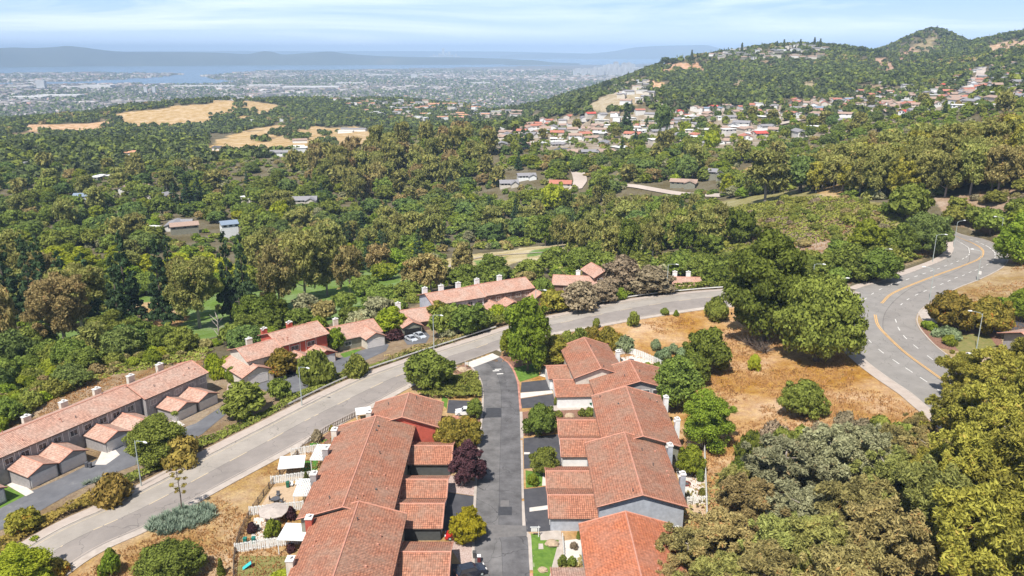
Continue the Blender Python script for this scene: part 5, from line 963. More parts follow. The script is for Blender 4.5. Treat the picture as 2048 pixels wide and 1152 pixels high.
N1 = [ # near and middle specimens
 ('broad','maple',1055,742,88,150,0,'tall bright green tree at the lane entrance corner'), ('broad','maple',1014,712,30,52,1,'young bright tree in front of the stop sign'), ('oak','oak',858,776,98,66,0,'broad dark oak between the main road and the lane'),
 ('shrub','oak',632,768,78,60,1,'dark round oak hiding a garage of the red row'), ('broad','oak',490,832,84,66,1,'dense oak between the grey row and the red row'), ('oak','oak',560,800,46,42,1,'small oak beside the bigger dense oak'), ('shrub','ground',713,752,54,40,1,'olive green ball shrub on the strip by the sidewalk'),
 ('broad','oak',316,925,112,88,0,'big leafy tree at the second pair of garages'), ('shrub','drycover',363,928,82,50,1,'olive dome shrub next to the big leafy tree'), ('shrub','drycover',226,1003,84,52,1,'wide olive dome shrub on the strip above the sidewalk'), ('oak','autumn',50,1062,66,42,1,'small yellowish tree with a white trunk on the strip'),
 ('broad','lime',45,1190,130,92,0,'yellow green tree cut by the bottom edge'), ('shrub','autumn',112,1150,60,30,1,'orange tinted bush beside the cut yellow green tree'), ('oak','oak',342,1165,136,72,0,'wide dark oak on the dry slope at the bottom'), ('shrub','maple',222,1150,44,44,1,'bright green bush on the dry slope'), ('cypress','pine',443,1150,20,36,1,'small dark pointed cypress beside the yard fence'), ('shrub','oak',222,1122,26,26,1,'small bush behind the bright green bush'),
 ('broad','autumn',566,752,56,56,1,'yellow brown tree in front of the cream garage'), ('oak','maple',672,702,38,44,1,'green tree before the low house with a lawn'), ('broad','lime',780,668,66,50,1,'lime green tree between the two low houses'), ('shrub','plum',790,678,44,18,1,'dark red shrubs under the lime green tree'),
 ('shrub','lime',440,756,44,34,1,'lime bush at the left end of the bush line'), ('shrub','lime',452,745,32,30,1,'lime bush behind its twin by the cream wing'), ('shrub','maple',466,764,30,28,1,'small lime bush against the cream wing wall'), ('shrub','lime',425,740,36,30,1,'pale lime bush beyond the bush line'),
 ('oak','oak',935,668,86,54,1,'dark oak clump before the brown row, on the road side'), ('oak','oak',893,672,66,56,1,'dark oak clump before the brown row, on the lamp side'), ('broad','autumn',878,650,50,46,1,'yellow tinted tree at the brown row corner'), ('oak','oak',960,660,52,40,1,'small dark oak at the end of the oak clump'), ('shrub','lime',993,640,40,28,1,'lime bush beside the red car'), ('shrub','eucgrey',898,676,34,22,1,'grey shrub at the foot of the oak clump'),
 ('broad','brown',1160,622,72,56,1,'pinkish brown tree before the low red roofed house'), ('broad','brown',1245,590,84,74,1,'tallest pinkish brown tree among the red roofs'), ('broad','brown',1302,588,92,54,1,'pinkish brown tree nearest the guardrail lamp'), ('broad','brown',1205,606,60,44,1,'pinkish brown tree between its two taller neighbours'), ('oak','autumn',1110,622,60,38,1,'olive tree beside the brown trees'), ('shrub','oak',1086,600,48,40,1,'dark shrub at the gable end of the brown row'), ('shrub','maple',1242,600,28,22,1,'bright round bush poking over the guardrail'),
 ('shrub','oak',1192,656,18,18,1,'tiny round bush at the kerb above the far townhouse'), ('shrub','oak',1267,653,26,28,1,'round dark bush at the top of the dry hillside'), ('shrub','oak',1330,629,20,12,1,'low bush at the kerb on the dry hillside'), ('shrub','oak',1434,640,52,42,1,'dense bush next to the giant pine'), ('shrub','maple',1352,632,12,10,2,'tiny bush at the kerb east of its twin'),
 ('pine','pine',1530,682,170,196,0,'giant dark pine at the road junction'), ('oak','oak',1632,722,165,150,0,'huge dark oak leaning over the curve road'), ('pine','pine',1590,640,110,110,0,'pine crown between the giant pine and the huge oak'),
 ('oak','pine',1412,745,92,80,0,'dark tree high on the dry hillside by the cactus'), ('broad','oak',1350,815,96,96,0,'dense dark tree touching the orange roof corner'), ('broad','maple',1412,893,102,106,0,'big bright green tree by the chimneys'), ('oak','pine',1385,770,70,60,0,'dark tree between the hillside tree and the dense tree'), ('oak','oak',1605,832,84,66,0,'lone dark round shrub on the dry hillside'), ('shrub','lime',1508,741,28,30,1,'small lime bush alone on the dry hillside'),
 ('oak','autumn',1115,730,88,48,0,'yellow orange tree over the far garage roof'), ('shrub','oak',1135,688,34,24,1,'dark hedge bush by the main road above the roofs'), ('shrub','oak',1160,684,40,26,1,'dark hedge bush behind the far ridge'), ('shrub','autumn',1186,684,42,28,1,'yellow hedge bush in the line behind the far roof'), ('shrub','autumn',1214,686,46,30,1,'largest yellow hedge bush near the white chimney'), ('shrub','cactus',1248,703,42,28,1,'grey green round shrub beside the curved fence'), ('shrub','autumn',1232,698,34,30,1,'yellow hedge bush next to the grey green shrub'),
 ('shrub','maple',1296,738,20,12,1,'small hedge ball in the far fenced yard'), ('shrub','oak',1316,742,22,16,1,'second hedge ball in the far fenced yard'), ('shrub','ground',1340,742,40,22,1,'olive bush behind the far fenced yard'),
 ('oak','oak',1080,870,60,58,0,'leafy tree beside the third pair of garages'), ('shrub','ground',1100,862,20,22,1,'clipped ball at the driveway edge'), ('oak','oak',1090,950,60,52,0,'leafy tree over the second driveway on the right'), ('shrub','maple',1066,970,26,22,1,'spiky palm like plant on the small lawn'),
 ('shrub','oak',1164,832,18,14,1,'clipped ball in the bark bed, middle of three'), ('shrub','oak',1178,832,20,16,1,'clipped ball in the bark bed, nearest the wall'), ('shrub','ground',1118,834,18,12,1,'clipped ball in the bark bed, nearest the lane'), ('shrub','oak',1113,810,12,18,1,'vine bush at the white garage corner'),
 ('broad','oak',950,836,34,38,0,'small dark street tree behind the white suv'), ('oak','autumn',900,898,66,60,0,'olive tree over the garage, on the wall side'), ('oak','autumn',938,890,58,52,0,'olive tree at the kerb above the purple tree'), ('broad','plum',937,966,70,82,0,'purple leaved plum beside the lane'), ('oak','yellow',936,1080,78,56,0,'bright yellow tree over the red car'),
 ('shrub','maple',545,1072,36,32,1,'green bush in the parasol yard'), ('shrub','plum',505,1065,24,20,1,'dark red bush in the parasol yard corner'), ('shrub','plum',583,1040,22,26,1,'dark red bush between parasol and house'), ('cypress','pine',613,964,16,22,1,'clipped pointed shrub in the turf yard'), ('shrub','brown',634,882,26,22,1,'brown bush in the yard by the yellow flowers'), ('shrub','yellow',664,862,12,10,2,'yellow flowering bush beside the house'), ('shrub','lime',570,1160,60,18,1,'yellow bush at the bottom beside the house wall'), ('shrub','plum',582,1105,18,18,1,'dark bush by the lowest white fence'), ('shrub','oak',1125,1132,22,22,1,'round hedge in the pale front patio'), ('shrub','oak',1143,1132,22,20,1,'second round hedge in the pale front patio'), ('shrub','brown',1148,1098,18,14,1,'rusty maple in the pale front patio'), ('shrub','oak',1157,1078,10,16,1,'small hedge at the pale patio gate'),
 ('oak','maple',1380,950,52,58,0,'bright tree in the yard behind the chimneys'), ('shrub','oak',1401,962,18,22,1,'bush against the tall white fence'), ('shrub','ground',1404,990,14,14,1,'small bush at the foot of the tall white fence'),
 ('oak','autumn',1900,658,96,66,0,'orange green tree on the corner lot, nearer the road'), ('oak','autumn',1970,668,92,66,0,'orange green tree on the corner lot, beside the driveway'), ('mound','cactus',1893,672,56,16,1,'grey green mounded shrub on the corner lot'), ('shrub','maple',1898,690,30,18,1,'bright bush on the corner lot'), ('shrub','maple',1858,658,36,14,1,'low hedge under the orange green tree'), ('broad','maple',2030,528,84,90,0,'big green tree outside the curve at the right edge'), ('broad','maple',2040,640,60,60,0,'bright tree at the right edge above the grey house'), ('shrub','maple',1998,625,42,28,1,'bright shrub beside the pale wall'), ('oak','ground',2042,450,70,50,1,'olive oak on the slope beyond the curve, at the edge'), ('oak','oak',1980,468,60,46,1,'olive oak beyond the outside of the curve'), ('oak','ground',1950,452,50,36,1,'small olive oak at the far bend'), ('broad','maple',2050,480,70,60,1,'light green tree behind the big green tree'),
 ('oak','oakblue',1848,505,100,70,0,'large round dark shrub inside the curve'), ('oak','oak',1800,508,70,52,0,'dark oak beside the round shrub inside the curve'), ('oak','oak',1755,562,90,56,0,'dark low oak by the junction lamp'), ('oak','oak',1700,556,90,60,0,'dark low oak behind the giant pine'), ('oak','maple',1735,500,76,50,0,'bright green low tree on the brush slope'), ('oak','pine',1480,488,66,62,1,'lone dark tree on the brush slope'), ('oak','oak',1815,440,80,66,1,'grey branched oak at the top of the brush slope'),
 ('oak','oakblue',1600,385,90,66,1,'dark oak at the head of the brush slope'), ('euc','euc',1530,405,90,95,1,'dark eucalyptus at the head of the brush slope'), ('oak','lime',1108,424,54,52,1,'round lime green tree in the middle of the valley'), ('oak','lime',562,452,42,46,1,'lime tree in the wooded valley'), ('oak','lime',1423,300,34,34,2,'lime tree in the hill neighbourhood'), ('oak','lime',1370,268,24,22,2,'small lime tree in the hill neighbourhood'), ('oak','oakblue',1372,362,44,48,1,'dark round tree above the middle street'), ('oak','oakblue',1325,262,36,46,2,'dark tall tree in the hill neighbourhood'), ('redwood','redwood',1252,265,28,56,2,'lone dark conifer in the hill neighbourhood'),
 ('broad','lime',1452,392,26,42,1,'yellow green tree by the lower hill houses'), ('oak','lime',745,505,40,26,1,'lime tree by the fairway'), ('oak','maple',768,560,54,32,1,'flat topped green tree on the fairway'), ('broad','euctan',925,548,44,60,1,'tree standing on the cart path fairway'), ('broad','eucgrey',617,640,58,50,1,'pale grey round tree behind the red row'),
]
for k, mt, px, pb, w_, h_, lod, lb in N1: px_plant(k, mt, px, pb, w_, h_, lod=lod, label=lb)
for k, mt, px, pb, w_, h_ in [('redwood','redwood',22,650,70,178),('redwood','redwood',70,640,54,165),('redwood','redwood',262,650,62,182),('redwood','redwood',330,655,54,178),('redwood','redwood',462,640,50,176),('redwood','redwood',492,640,52,170),('broad','lime',112,552,66,54),('broad','lime',168,556,70,56),('broad','maple',215,566,54,44),('broad','lime',300,560,60,48),('broad','lime',358,556,66,50),('broad','lime',412,556,66,50),('broad','lime',446,562,50,44),('broad','maple',140,530,50,40),('broad','lime',235,528,46,36),('broad','maple',380,530,50,36),('oak','eucgrey',760,640,60,44),('oak','eucgrey',720,660,50,36),('redwood','redwood',100,655,56,170),('redwood','redwood',240,662,50,150),('redwood','redwood',376,414,30,62),('redwood','redwood',398,408,26,56),('redwood','redwood',350,418,30,52),('redwood','redwood',1046,300,22,50),('redwood','redwood',182,640,60,135),('redwood','redwood',130,612,50,110),('redwood','redwood',345,600,40,120),
 ('euc','euctan',130,690,120,130),('euc','euc',165,655,110,120),('euc','euc',400,655,110,130),('euc','euc',365,640,70,115),('euc','euctan',560,620,80,120),('euc','euc',610,600,90,125),('euc','euc',655,590,70,110),('euc','euctan',700,590,60,90),('euc','euctan',835,590,60,70),('euc','euctan',862,588,60,75),('euc','euc',880,580,44,60),('euc','euctan',95,610,70,100),('euc','euctan',12,700,60,120),('euc','euc',190,720,60,70),
 ('oak','oak',225,700,110,62),('oak','oakblue',30,740,90,70),('oak','oak',270,690,80,50),('oak','pine',510,665,80,70),('oak','pine',545,655,70,60),('oak','oak',470,690,60,40),('oak','oak',320,700,66,40),('oak','oak',170,740,70,40),('oak','oakblue',0,790,60,50),('oak','oak',730,590,60,36),('oak','oak',690,620,50,34),('oak','euctan',650,640,46,36),('oak','oak',600,655,56,36),
 ('oak','oak',760,610,70,36),('oak','oak',815,600,60,34),('oak','oak',700,645,46,30),('shrub','maple',640,655,34,20),('oak','oak',930,575,70,40),('oak','oak',985,560,70,44),('oak','oak',1060,560,60,38),('oak','oak',1110,545,70,44),('oak','oak',1160,545,70,44),('oak','oak',1210,548,60,40),('oak','oak',1400,560,70,40),('oak','oak',1360,552,60,40),('oak','oak',1430,565,60,40)]:
    px_plant(k, mt, px, pb, w_, h_, lod=0 if w_ > 65 else 1, group='big trees round the golf course')
# the grove in the near right corner
GV = [('eucgrey',1560,1000,160,120),('eucgrey',1660,985,150,125),('eucgrey',1725,965,110,110),('euctan',1790,925,90,70),('euctan',1500,1075,150,110),('eucgrey',1600,1090,150,110),('euctan',1440,1150,150,120),('euc',1560,1170,160,140),('euctan',1365,1170,120,110),('euctan',1330,1225,110,100),('euctan',1690,1110,160,140),('euc',1640,1190,160,150),('euc',1770,1040,150,130),('euctan',1850,960,110,90),
      ('eucyel',1900,890,120,110),('eucyel',1960,930,150,160),('eucyel',2035,890,140,160),('eucyel',1930,1040,180,180),('eucyel',2030,1060,190,210),('euc',1850,1110,170,180),('euctan',1760,1190,180,180),('eucyel',1940,1200,210,220),('eucyel',2060,1210,210,250),('euctan',1670,1270,180,190),('eucyel',1915,800,90,90),('eucyel',1975,820,120,120),('eucyel',2045,790,100,110),
      ('euc',1470,1015,80,80),('euctan',1520,1250,160,160),('euc',1430,1260,150,150),('eucyel',1870,1000,110,110),('euctan',1740,1065,110,110),('euctan',1600,940,70,50),('euctan',1830,880,60,50),('eucyel',2000,960,130,140)]
for i, (mt, px, pb, w_, h_) in enumerate(GV): px_plant('gum', mt, px, pb, w_ * 1.02, h_, lod=0, group='trees of the near grove')
for mt, px, pb, w_, h_ in [('pine',1500,930,70,64),('pine',1475,985,50,60),('brown',1545,885,60,40),('ground',1560,905,60,46),('brown',1690,862,50,36),('ground',1760,876,60,40),('brown',1725,874,50,34),('ground',1800,890,60,40),('brown',1640,880,46,34),('ground',1600,900,60,44),('ground',1838,872,50,32),('pine',1480,955,40,40)]: px_plant('shrub', mt, px, pb, w_, h_, lod=1, group='bushes along the upper edge of the near grove')
# ---- scattered woods: bases sampled in image space, kept apart in the world
KEEP = [(0,0,0,0)]
def clear(px, pb, w_, h_, keeps):
    for x0, y0, x1, y1 in keeps:
        if px + w_*.42 > x0 and px - w_*.42 < x1 and pb > y0 and pb - h_*.92 < y1: return False
    return True
VIS = [(884,500,1142,548),(738,556,788,582),(428,604,500,628),(272,604,352,650),(415,268,745,306),(635,592,692,640),(1008,342,1084,378),(1138,348,1176,378),(1252,366,1390,392),(970,378,1006,392),(1082,372,1140,384),(1180,300,1200,310),(330,440,402,478),(440,448,482,476),(1390,362,1440,384),(1630,340,1690,352),(1480,325,1580,340),(1100,262,1210,300),(1230,255,1330,275),(30,740,90,790),(1440,255,1520,282),
       (105,508,240,545),(290,510,470,548),(1100,232,1700,262),(1780,300,1830,330)]
ROADPX = None
RP = np.concatenate([up, lo, (cl_), (cr_)])
occ = {}
def tryspot(x, y, r):
    k = (int(x // 6), int(y // 6)); n_ = int(r // 6) + 1
    for i in range(k[0]-n_, k[0]+n_+1):
        for j in range(k[1]-n_, k[1]+n_+1):
            for (a, b, q) in occ.get((i, j), ()):
                if (a-x)**2 + (b-y)**2 < (r*.5 + q*.5)**2 * 4: return False
    occ.setdefault(k, []).append((x, y, r)); return True
for t in TREES: occ.setdefault((int(t[3]//6), int(t[4]//6)), []).append((t[3], t[4], t[6]*.6))
CNT = {}; POOL = []
def scatter(poly, n, mix, space, group, lod=1, keeps=VIS, cap=None, rng=None, name=None):
    rr = rng or R; xs = [p[0] for p in poly]; ys = [p[1] for p in poly]; C = []
    while len(C) < n * 14:
        q = (rr.uniform(min(xs), max(xs)), rr.uniform(min(ys), max(ys)))
        C.append(q)
    C = np.array(C); C = C[inpoly(C[:, 0], C[:, 1], poly)]; X, Y, Zz, ok = hits(C[:, 0], C[:, 1]); D = Y * cp - (Zz - CZ) * sp; got = 0; outl = []
    tot = sum(m[2] for m in mix)
    for i in range(len(C)):
        if got >= n: break
        if not ok[i]: continue
        w_ = rr.uniform(0, tot)
        for m in mix:
            w_ -= m[2]
            if w_ <= 0: break
        kind, mt, _, r0, r1, a0, a1 = m; r = rr.uniform(r0, r1); h = r * rr.uniform(a0, a1)
        if not clear(C[i, 0], C[i, 1], 2*r*F/D[i], h*.95*F/D[i], keeps): continue
        if D[i] < 420 and ((RP[:, 0] - X[i])**2 + (RP[:, 1] - Y[i])**2).min() < (r + 2.5)**2: continue
        if not tryspot(X[i], Y[i], space * r * .5): continue
        outl.append((kind, mt, float(X[i]), float(Y[i]), r, h)); got += 1
    for kind, mt, x, y, r, h in outl: POOL.append((kind, mt, x, y, r, h, group))
    return outl
OAKS = [('oak','oak',3.4,5.5,9.5,1.2,1.6),('oak','oakblue',2.5,6,10,1.2,1.6),('euc','euc',2,5.5,8.5,2.2,2.9),('broad','oak',1.3,4.5,7,1.8,2.4),('broad','maple',1.5,4,6.5,1.5,2),('redwood','redwood',.5,3,4,4,5),('oak','euctan',1,4,7,1.3,1.8),('broad','eucgrey',.4,3.5,5.5,1.6,2.2),('oak','lime',.5,3,5,1.3,1.8)]
EUCS = [('euc','euc',4,5,8,2.6,3.3),('euc','euctan',2,5,7.5,2.6,3.2),('oak','oak',2,5,8,1.3,1.7),('oak','pine',1,5,8,1.4,1.9),('broad','oak',1,4,6,2,2.5)]
scatter([(-40,560),(-40,620),(300,600),(640,570),(760,560),(880,520),(880,490),(700,500),(400,520),(200,530)], 110, [('euc','euc',3,5.5,8,2.5,3.2),('oak','oak',3,5,8,1.3,1.7),('broad','maple',1.4,4,6,1.5,2.1),('redwood','redwood',1.2,3.5,4.5,4,5),('euc','euctan',1,5,7,2.4,3),('broad','lime',.8,4,5.5,1.5,2)], 1.3, 'trees along the golf course')
scatter([(-40,470),(-40,550),(400,520),(700,500),(880,490),(1140,485),(1300,500),(1420,480),(1440,420),(1200,400),(1000,400),(700,420),(300,440)], 200, OAKS, 1.15, 'trees of the near valley wood')
scatter([(1080,500),(1240,530),(1420,520),(1460,450),(1400,400),(1180,400),(1060,440)], 70, [('euc','euc',5,3.5,5.5,3,3.8),('euc','pine',2,3.5,5.5,2.6,3.4),('oak','oak',2,4,6,1.3,1.7)], 1.0, 'narrow trees above the fairway')
scatter([(-40,350),(-40,470),(300,440),(700,420),(1000,400),(1000,360),(760,400),(600,350),(300,335)], 165, OAKS, 1.15, 'trees of the middle valley wood', lod=2)
scatter([(560,335),(700,400),(900,400),(990,350),(985,290),(930,284),(830,298),(700,315)], 100, [('euc','euc',4,6.5,9,2.8,3.4),('euc','euctan',1.5,6,8,2.8,3.3),('oak','oak',2,6,9,1.5,1.9),('broad','oak',1.5,5,7,2.2,2.8)], 1.1, 'eucalyptus ridge in the middle distance', lod=1, keeps=[])
scatter([(1000,345),(1010,400),(1200,400),(1420,410),(1500,400),(1620,370),(1640,330),(1500,310),(1420,320),(1200,310),(1060,315)], 110, OAKS, 1.2, 'trees between the lower hill houses', lod=2)
scatter([(1620,385),(1640,350),(1700,330),(1850,314),(1950,300),(2090,288),(2090,380),(1950,390),(1850,400),(1760,400),(1680,390)], 125, [('euc','euc',5,5.5,8,2.3,2.9),('euc','eucyel',1.6,5,7.5,2.2,2.8),('euc','euctan',1.5,5,7,2.3,2.9),('oak','oak',.6,5,7,1.3,1.7)], 1.05, 'eucalyptus forest on the right hill', keeps=[])
scatter([(1180,560),(1240,540),(1420,530),(1440,575),(1400,570),(1250,575)], 14, [('oak','oak',3,3.5,5,1.2,1.6),('oak','pine',1,4,5,1.3,1.8)], 1.1, 'dark shrubby trees behind the end of the straight', keeps=[(1100,540,1400,560)])
scatter([(1430,560),(1480,500),(1600,520),(1700,500),(1800,490),(1850,512),(1750,545),(1690,565),(1600,570)], 34, [('oak','oak',3,3,4.6,1.1,1.4),('oak','pine',1.4,3,4.6,1.2,1.5),('oak','ground',4,2.6,4.2,1.0,1.3),('shrub','ground',1.4,2,3.4,.9,1.2)], .95, 'low trees on the slope inside the curve', keeps=[])
scatter([(1380,520),(1420,420),(1560,400),(1720,400),(1840,440),(1880,455),(1760,490),(1640,520),(1500,560)], 95, [('shrub','brush',3,1.6,3,.8,1.2),('shrub','ground',6,1.8,3.6,.7,1.0),('shrub','brown',2.2,1.4,2.6,.8,1.1),('oak','oak',.6,3,4.5,1.1,1.5)], 1.5, 'bushes of the brush slope', keeps=[])
scatter([(1880,455),(1900,400),(1980,385),(2090,380),(2090,440),(2000,450),(1930,455)], 30, [('shrub','brush',3,1.6,3,.8,1.2),('shrub','brown',3,1.4,2.6,.8,1.1),('oak','ground',2,3,5,1.2,1.5)], 1.4, 'bushes beyond the far bend', keeps=[])
scatter([(-30,880),(-30,700),(120,690),(300,680),(440,690),(600,650),(640,640),(600,670),(450,715),(400,715),(240,740),(120,790)], 130, [('shrub','ground',3,1.8,3.6,.8,1.2),('shrub','maple',2,1.7,3.2,.8,1.2),('shrub','lime',1,1.5,2.8,.8,1.1),('shrub','brush',2,1.4,2.8,.8,1.1),('oak','oak',2.2,3.5,6,1.2,1.5),('oak','oakblue',1,3.5,6,1.2,1.5)], 1.05, 'bushes on the slope behind the grey row', keeps=[])
scatter([(640,650),(700,625),(860,590),(1050,560),(1100,575),(1000,590),(870,595),(760,640),(700,660)], 26, [('shrub','oak',3,1.8,3.4,.9,1.2),('shrub','ground',2,1.6,3,.8,1.1),('oak','euctan',1.2,3,4.5,1.2,1.6)], 1.2, 'bushes behind the low houses', keeps=[])
# right hill neighbourhood trees and far conifers
HN = [('oak','oak',3,4,7,1.3,1.7),('oak','oakblue',2.5,4.5,7,1.3,1.8),('broad','maple',.6,3.5,5,1.3,1.7),('euc','euc',1,5,7,2.2,2.8),('oak','lime',.4,3,4.6,1.2,1.6),('redwood','redwood',.35,3,4,3.5,4.5)]
hn1 = scatter([(1000,310),(1010,280),(1100,255),(1300,245),(1500,225),(1700,205),(1850,165),(1960,140),(2060,150),(2060,235),(1900,235),(1800,260),(1640,300),(1450,310),(1200,315)], 175, HN, 1.5, 'trees of the hill neighbourhood', lod=2, keeps=[(1100,262,1210,300),(1890,140,1975,205),(1440,255,1530,275)])

def pdepth(x, y, z): return y * cp - (z - CZ) * sp
FARW = []
def allot(limit=285):
    cnt = {}
    for t in TREES: cnt[t[0].name.split('.')[0]] = cnt.get(t[0].name.split('.')[0], 0) + 1
    P = [(2 * r * F / pdepth(x, y, float(T(x, y))), k, m, x, y, r, h, g) for k, m, x, y, r, h, g in POOL]; P.sort(key=lambda q: -q[0])
    for w_, k, m, x, y, r, h, g in P:
        n_ = NMF(k, m)
        if cnt.get(n_, 0) >= limit or w_ < 9: FARW.append((k, m, x, y, r, h)); continue
        cnt[n_] = cnt.get(n_, 0) + 1; plant(k, m, x, y, r, h, lod=0 if w_ > 62 else (1 if w_ > 24 else 2), group=g)
def bake(name, items, label, lodf):   # items (kind, mat, x, y, r, h) -> one object
    ks = sorted({i[1] for i in items}); Vs = []; mi = []
    for k, m, x, y, r, h in items:
        lod = lodf(r, x, y); v = R.randrange(3); proto(k, m, lod, v); V = PV[(k, m, lod, v)]; a = R.uniform(0, 6.28); c, s_ = math.cos(a) * r, math.sin(a) * r
        W_ = np.empty_like(V); W_[:, 0] = V[:, 0]*c - V[:, 1]*s_ + x; W_[:, 1] = V[:, 0]*s_ + V[:, 1]*c + y; W_[:, 2] = V[:, 2]*h + float(T(x, y)); Vs.append(W_); mi.append(np.full(len(V)//4, ks.index(m)))
    V = np.concatenate(Vs); o = link(name, npmesh(name, V, quads(len(V)//4), [LM[k] for k in ks], np.concatenate(mi))); return tag(o, label, None, None, 'stuff')

allot()
# ---------------------------------------------------------------- woods too dense or too far to count
VISROW = np.full(GR.shape, -9.0); ang = (Z - CZ) / GR; VISROW = np.maximum.accumulate(ang, 0)
def idx(x, y):
    t = np.clip(((np.arctan2(x, y) - TH[0]) / (TH[1] - TH[0])).astype(int), 0, NT - 1); i = np.clip(np.searchsorted(LR, np.log(np.hypot(x, y))) - 1, 0, len(LR) - 1); return i, t
def seen(x, y, h): i, t = idx(x, y); return (T(x, y) + h - CZ) / np.hypot(x, y) >= VISROW[np.maximum(i - 1, 0), t] - 1e-4
def spread(n, r0, r1, seed, pw=1.0, th=.78):
    g = np.random.default_rng(seed); t = g.uniform(-th, th, n); r = (r0**pw + (r1**pw - r0**pw) * g.random(n)) ** (1/pw); return r * np.sin(t), r * np.cos(t), g
def wooded(x, y, lim=.01): i, t = idx(x, y); return np.abs(BASE[i, t] - np.array(C_WOOD)).sum(1) < lim
def inpx(x, y, polys):
    px, py, d = proj(x, y, T(x, y)); m = np.zeros(len(x), bool)
    for p in polys: m |= inpoly(px, py, p)
    return m
VR = [[(a, b), (c, b), (c, d), (a, d)] for a, b, c, d in VIS]
# undergrowth and filler crowns of the valley
x, y, g = spread(31000, 300, 1150, 71, 1.25)
k = wooded(x, y) & seen(x, y, 5) & ~inpx(x, y, VR + [[(1380,560),(1380,400),(1900,400),(1900,560)]]); px_, py_, _ = proj(x, y, T(x, y)); k &= (px_ > -380) & (px_ < 2400) & (py_ > 90)
x, y = x[k], y[k]; k = np.array([((RP[:, 0] - a)**2 + (RP[:, 1] - b)**2).min() > 144 for a, b in zip(x, y)]) & ~inpoly(x, y, [tuple(p) for p in np.vstack([cl_[::4], cr_[::-4]])]); x, y = x[k], y[k]; mats = ['oak','oak','oakblue','maple','euctan','euc','ground','oak','eucgrey']
FILL = [(('shrub' if g.random() < .55 else 'oak'), mats[int(g.integers(len(mats)))], float(a), float(b), float(g.uniform(2.2, 4.2)), float(g.uniform(2, 4))) for a, b in zip(x[:5600], y[:5600])]
bake('undergrowth', FILL, 'dense undergrowth between the valley trees', lambda r, x, y: 3)
x, y, g = spread(66000, 950, 3350, 72, 1.5); n2 = fbm(x, y, 160, 2)
k = (wooded(x, y) | ((g.random(len(x)) < .22) & (np.hypot(x, y) < 3300) & (x > 250))) & seen(x, y, 9) & (g.random(len(x)) < .9); k &= ~inpx(x, y, VR + [[(1980,138),(1976,165),(1925,215),(1720,238),(1712,218),(1880,198),(1932,178),(1942,140)], [(1440,268),(1530,250),(1620,232),(1630,246),(1540,270),(1450,284)]]); k &= ~(inpx(x, y, [[(640,192),(760,190),(1000,204),(1050,238),(900,242),(800,245),(700,222)]]) & (g.random(len(x)) < .5)); k &= ~(inpx(x, y, [[(1340,120),(1480,100),(1650,92),(1650,125),(1450,125),(1345,145)], [(1235,182),(1290,158),(1340,170),(1330,205),(1250,220)]]) & (g.random(len(x)) < .5)); x, y = x[k], y[k]
FARM = ['far','far','oakblue','oak','far','oakblue']
WOODS = [(('oak' if g.random() < .9 else 'cypress'), FARM[int(g.integers(6))], float(a), float(b), 0, 0) for a, b in zip(x, y)]
WOODS = [(k_, m_, a, b, float(g.uniform(4.5, 8.5)) * (.4 if k_ == 'cypress' else 1), float(g.uniform(7, 13)) * (1.5 if k_ == 'cypress' else 1)) for k_, m_, a, b, _, _ in WOODS]
print('woods', len(WOODS), 'farw', len(FARW), 'fill', len(FILL))
def mini(name, items, label, nq):   # very small crowns: a few leaf clumps each
    ks = sorted({i[1] for i in items}); n = len(items); g = np.random.default_rng(9); A = np.array([(i[2], i[3], i[4], i[5]) for i in items]); z = T(A[:, 0], A[:, 1]); Vs = []
    d = unit(n * nq, g).reshape(n, nq, 3); d[:, :, 2] = np.abs(d[:, :, 2]); c = np.empty((n, nq, 3)); rr = .55 + .4 * g.random((n, nq))
    for q in range(2): c[:, :, q] = A[:, q][:, None] + d[:, :, q] * A[:, 2][:, None] * rr
    c[:, :, 2] = (z + A[:, 3] * .35)[:, None] + d[:, :, 2] * (A[:, 3] * .6)[:, None] * rr
    nn = d + unit(n * nq, g).reshape(n, nq, 3) * .6; nn /= np.linalg.norm(nn, axis=2)[..., None]; t = unit(n * nq, g).reshape(n, nq, 3); t -= nn * (t * nn).sum(2)[..., None]; t /= np.linalg.norm(t, axis=2)[..., None]; b = np.cross(nn, t)
    s = (A[:, 2] * .42)[:, None, None] * (.7 + .6 * g.random((n, nq, 1))); V = np.stack([c - t*s, c + b*s, c + t*s, c - b*s], 2).reshape(-1, 3)
    mi = np.repeat([ks.index(i[1]) for i in items], nq); return tag(link(name, npmesh(name, V, quads(len(V)//4), [LM[k] for k in ks], mi)), label, None, None, 'stuff')
hx_ = fbm(np.array([w_[2] for w_ in WOODS]), np.array([w_[3] for w_ in WOODS]), 260, 3)
WOODS = [w_ if (q_ < .1 or w_[0] == 'cypress') else (w_[0], ['ground','oak','brush'][int(g.integers(3))] if q_ > .42 and g.random() < .4 else w_[1], *w_[2:]) for w_, q_ in zip(WOODS, hx_)]
x, y, _ = spread(9000, 560, 1650, 75, 1.3); px_, py_, _d = proj(x, y, T(x, y)); i_, t_ = idx(x, y)
k = (np.abs(BASE[i_, t_] - np.array(C_PAVED)).sum(1) < .01) & seen(x, y, 6) & ~inpx(x, y, [[(a_, b_), (c_, b_), (c_, d_), (a_, d_)] for a_, b_, c_, d_ in [(1890,140,1975,205),(1440,255,1530,275)]]); x, y = x[k][:950], y[k][:950]
WOODS += [('oak', ['oak','oakblue','maple','brush','oak','lime'][int(g.choice(6, p=[.3,.3,.13,.12,.12,.03]))], float(a), float(b), float(g.uniform(1.8, 4.6)), float(g.uniform(2.5, 7))) for a, b in zip(x, y)]
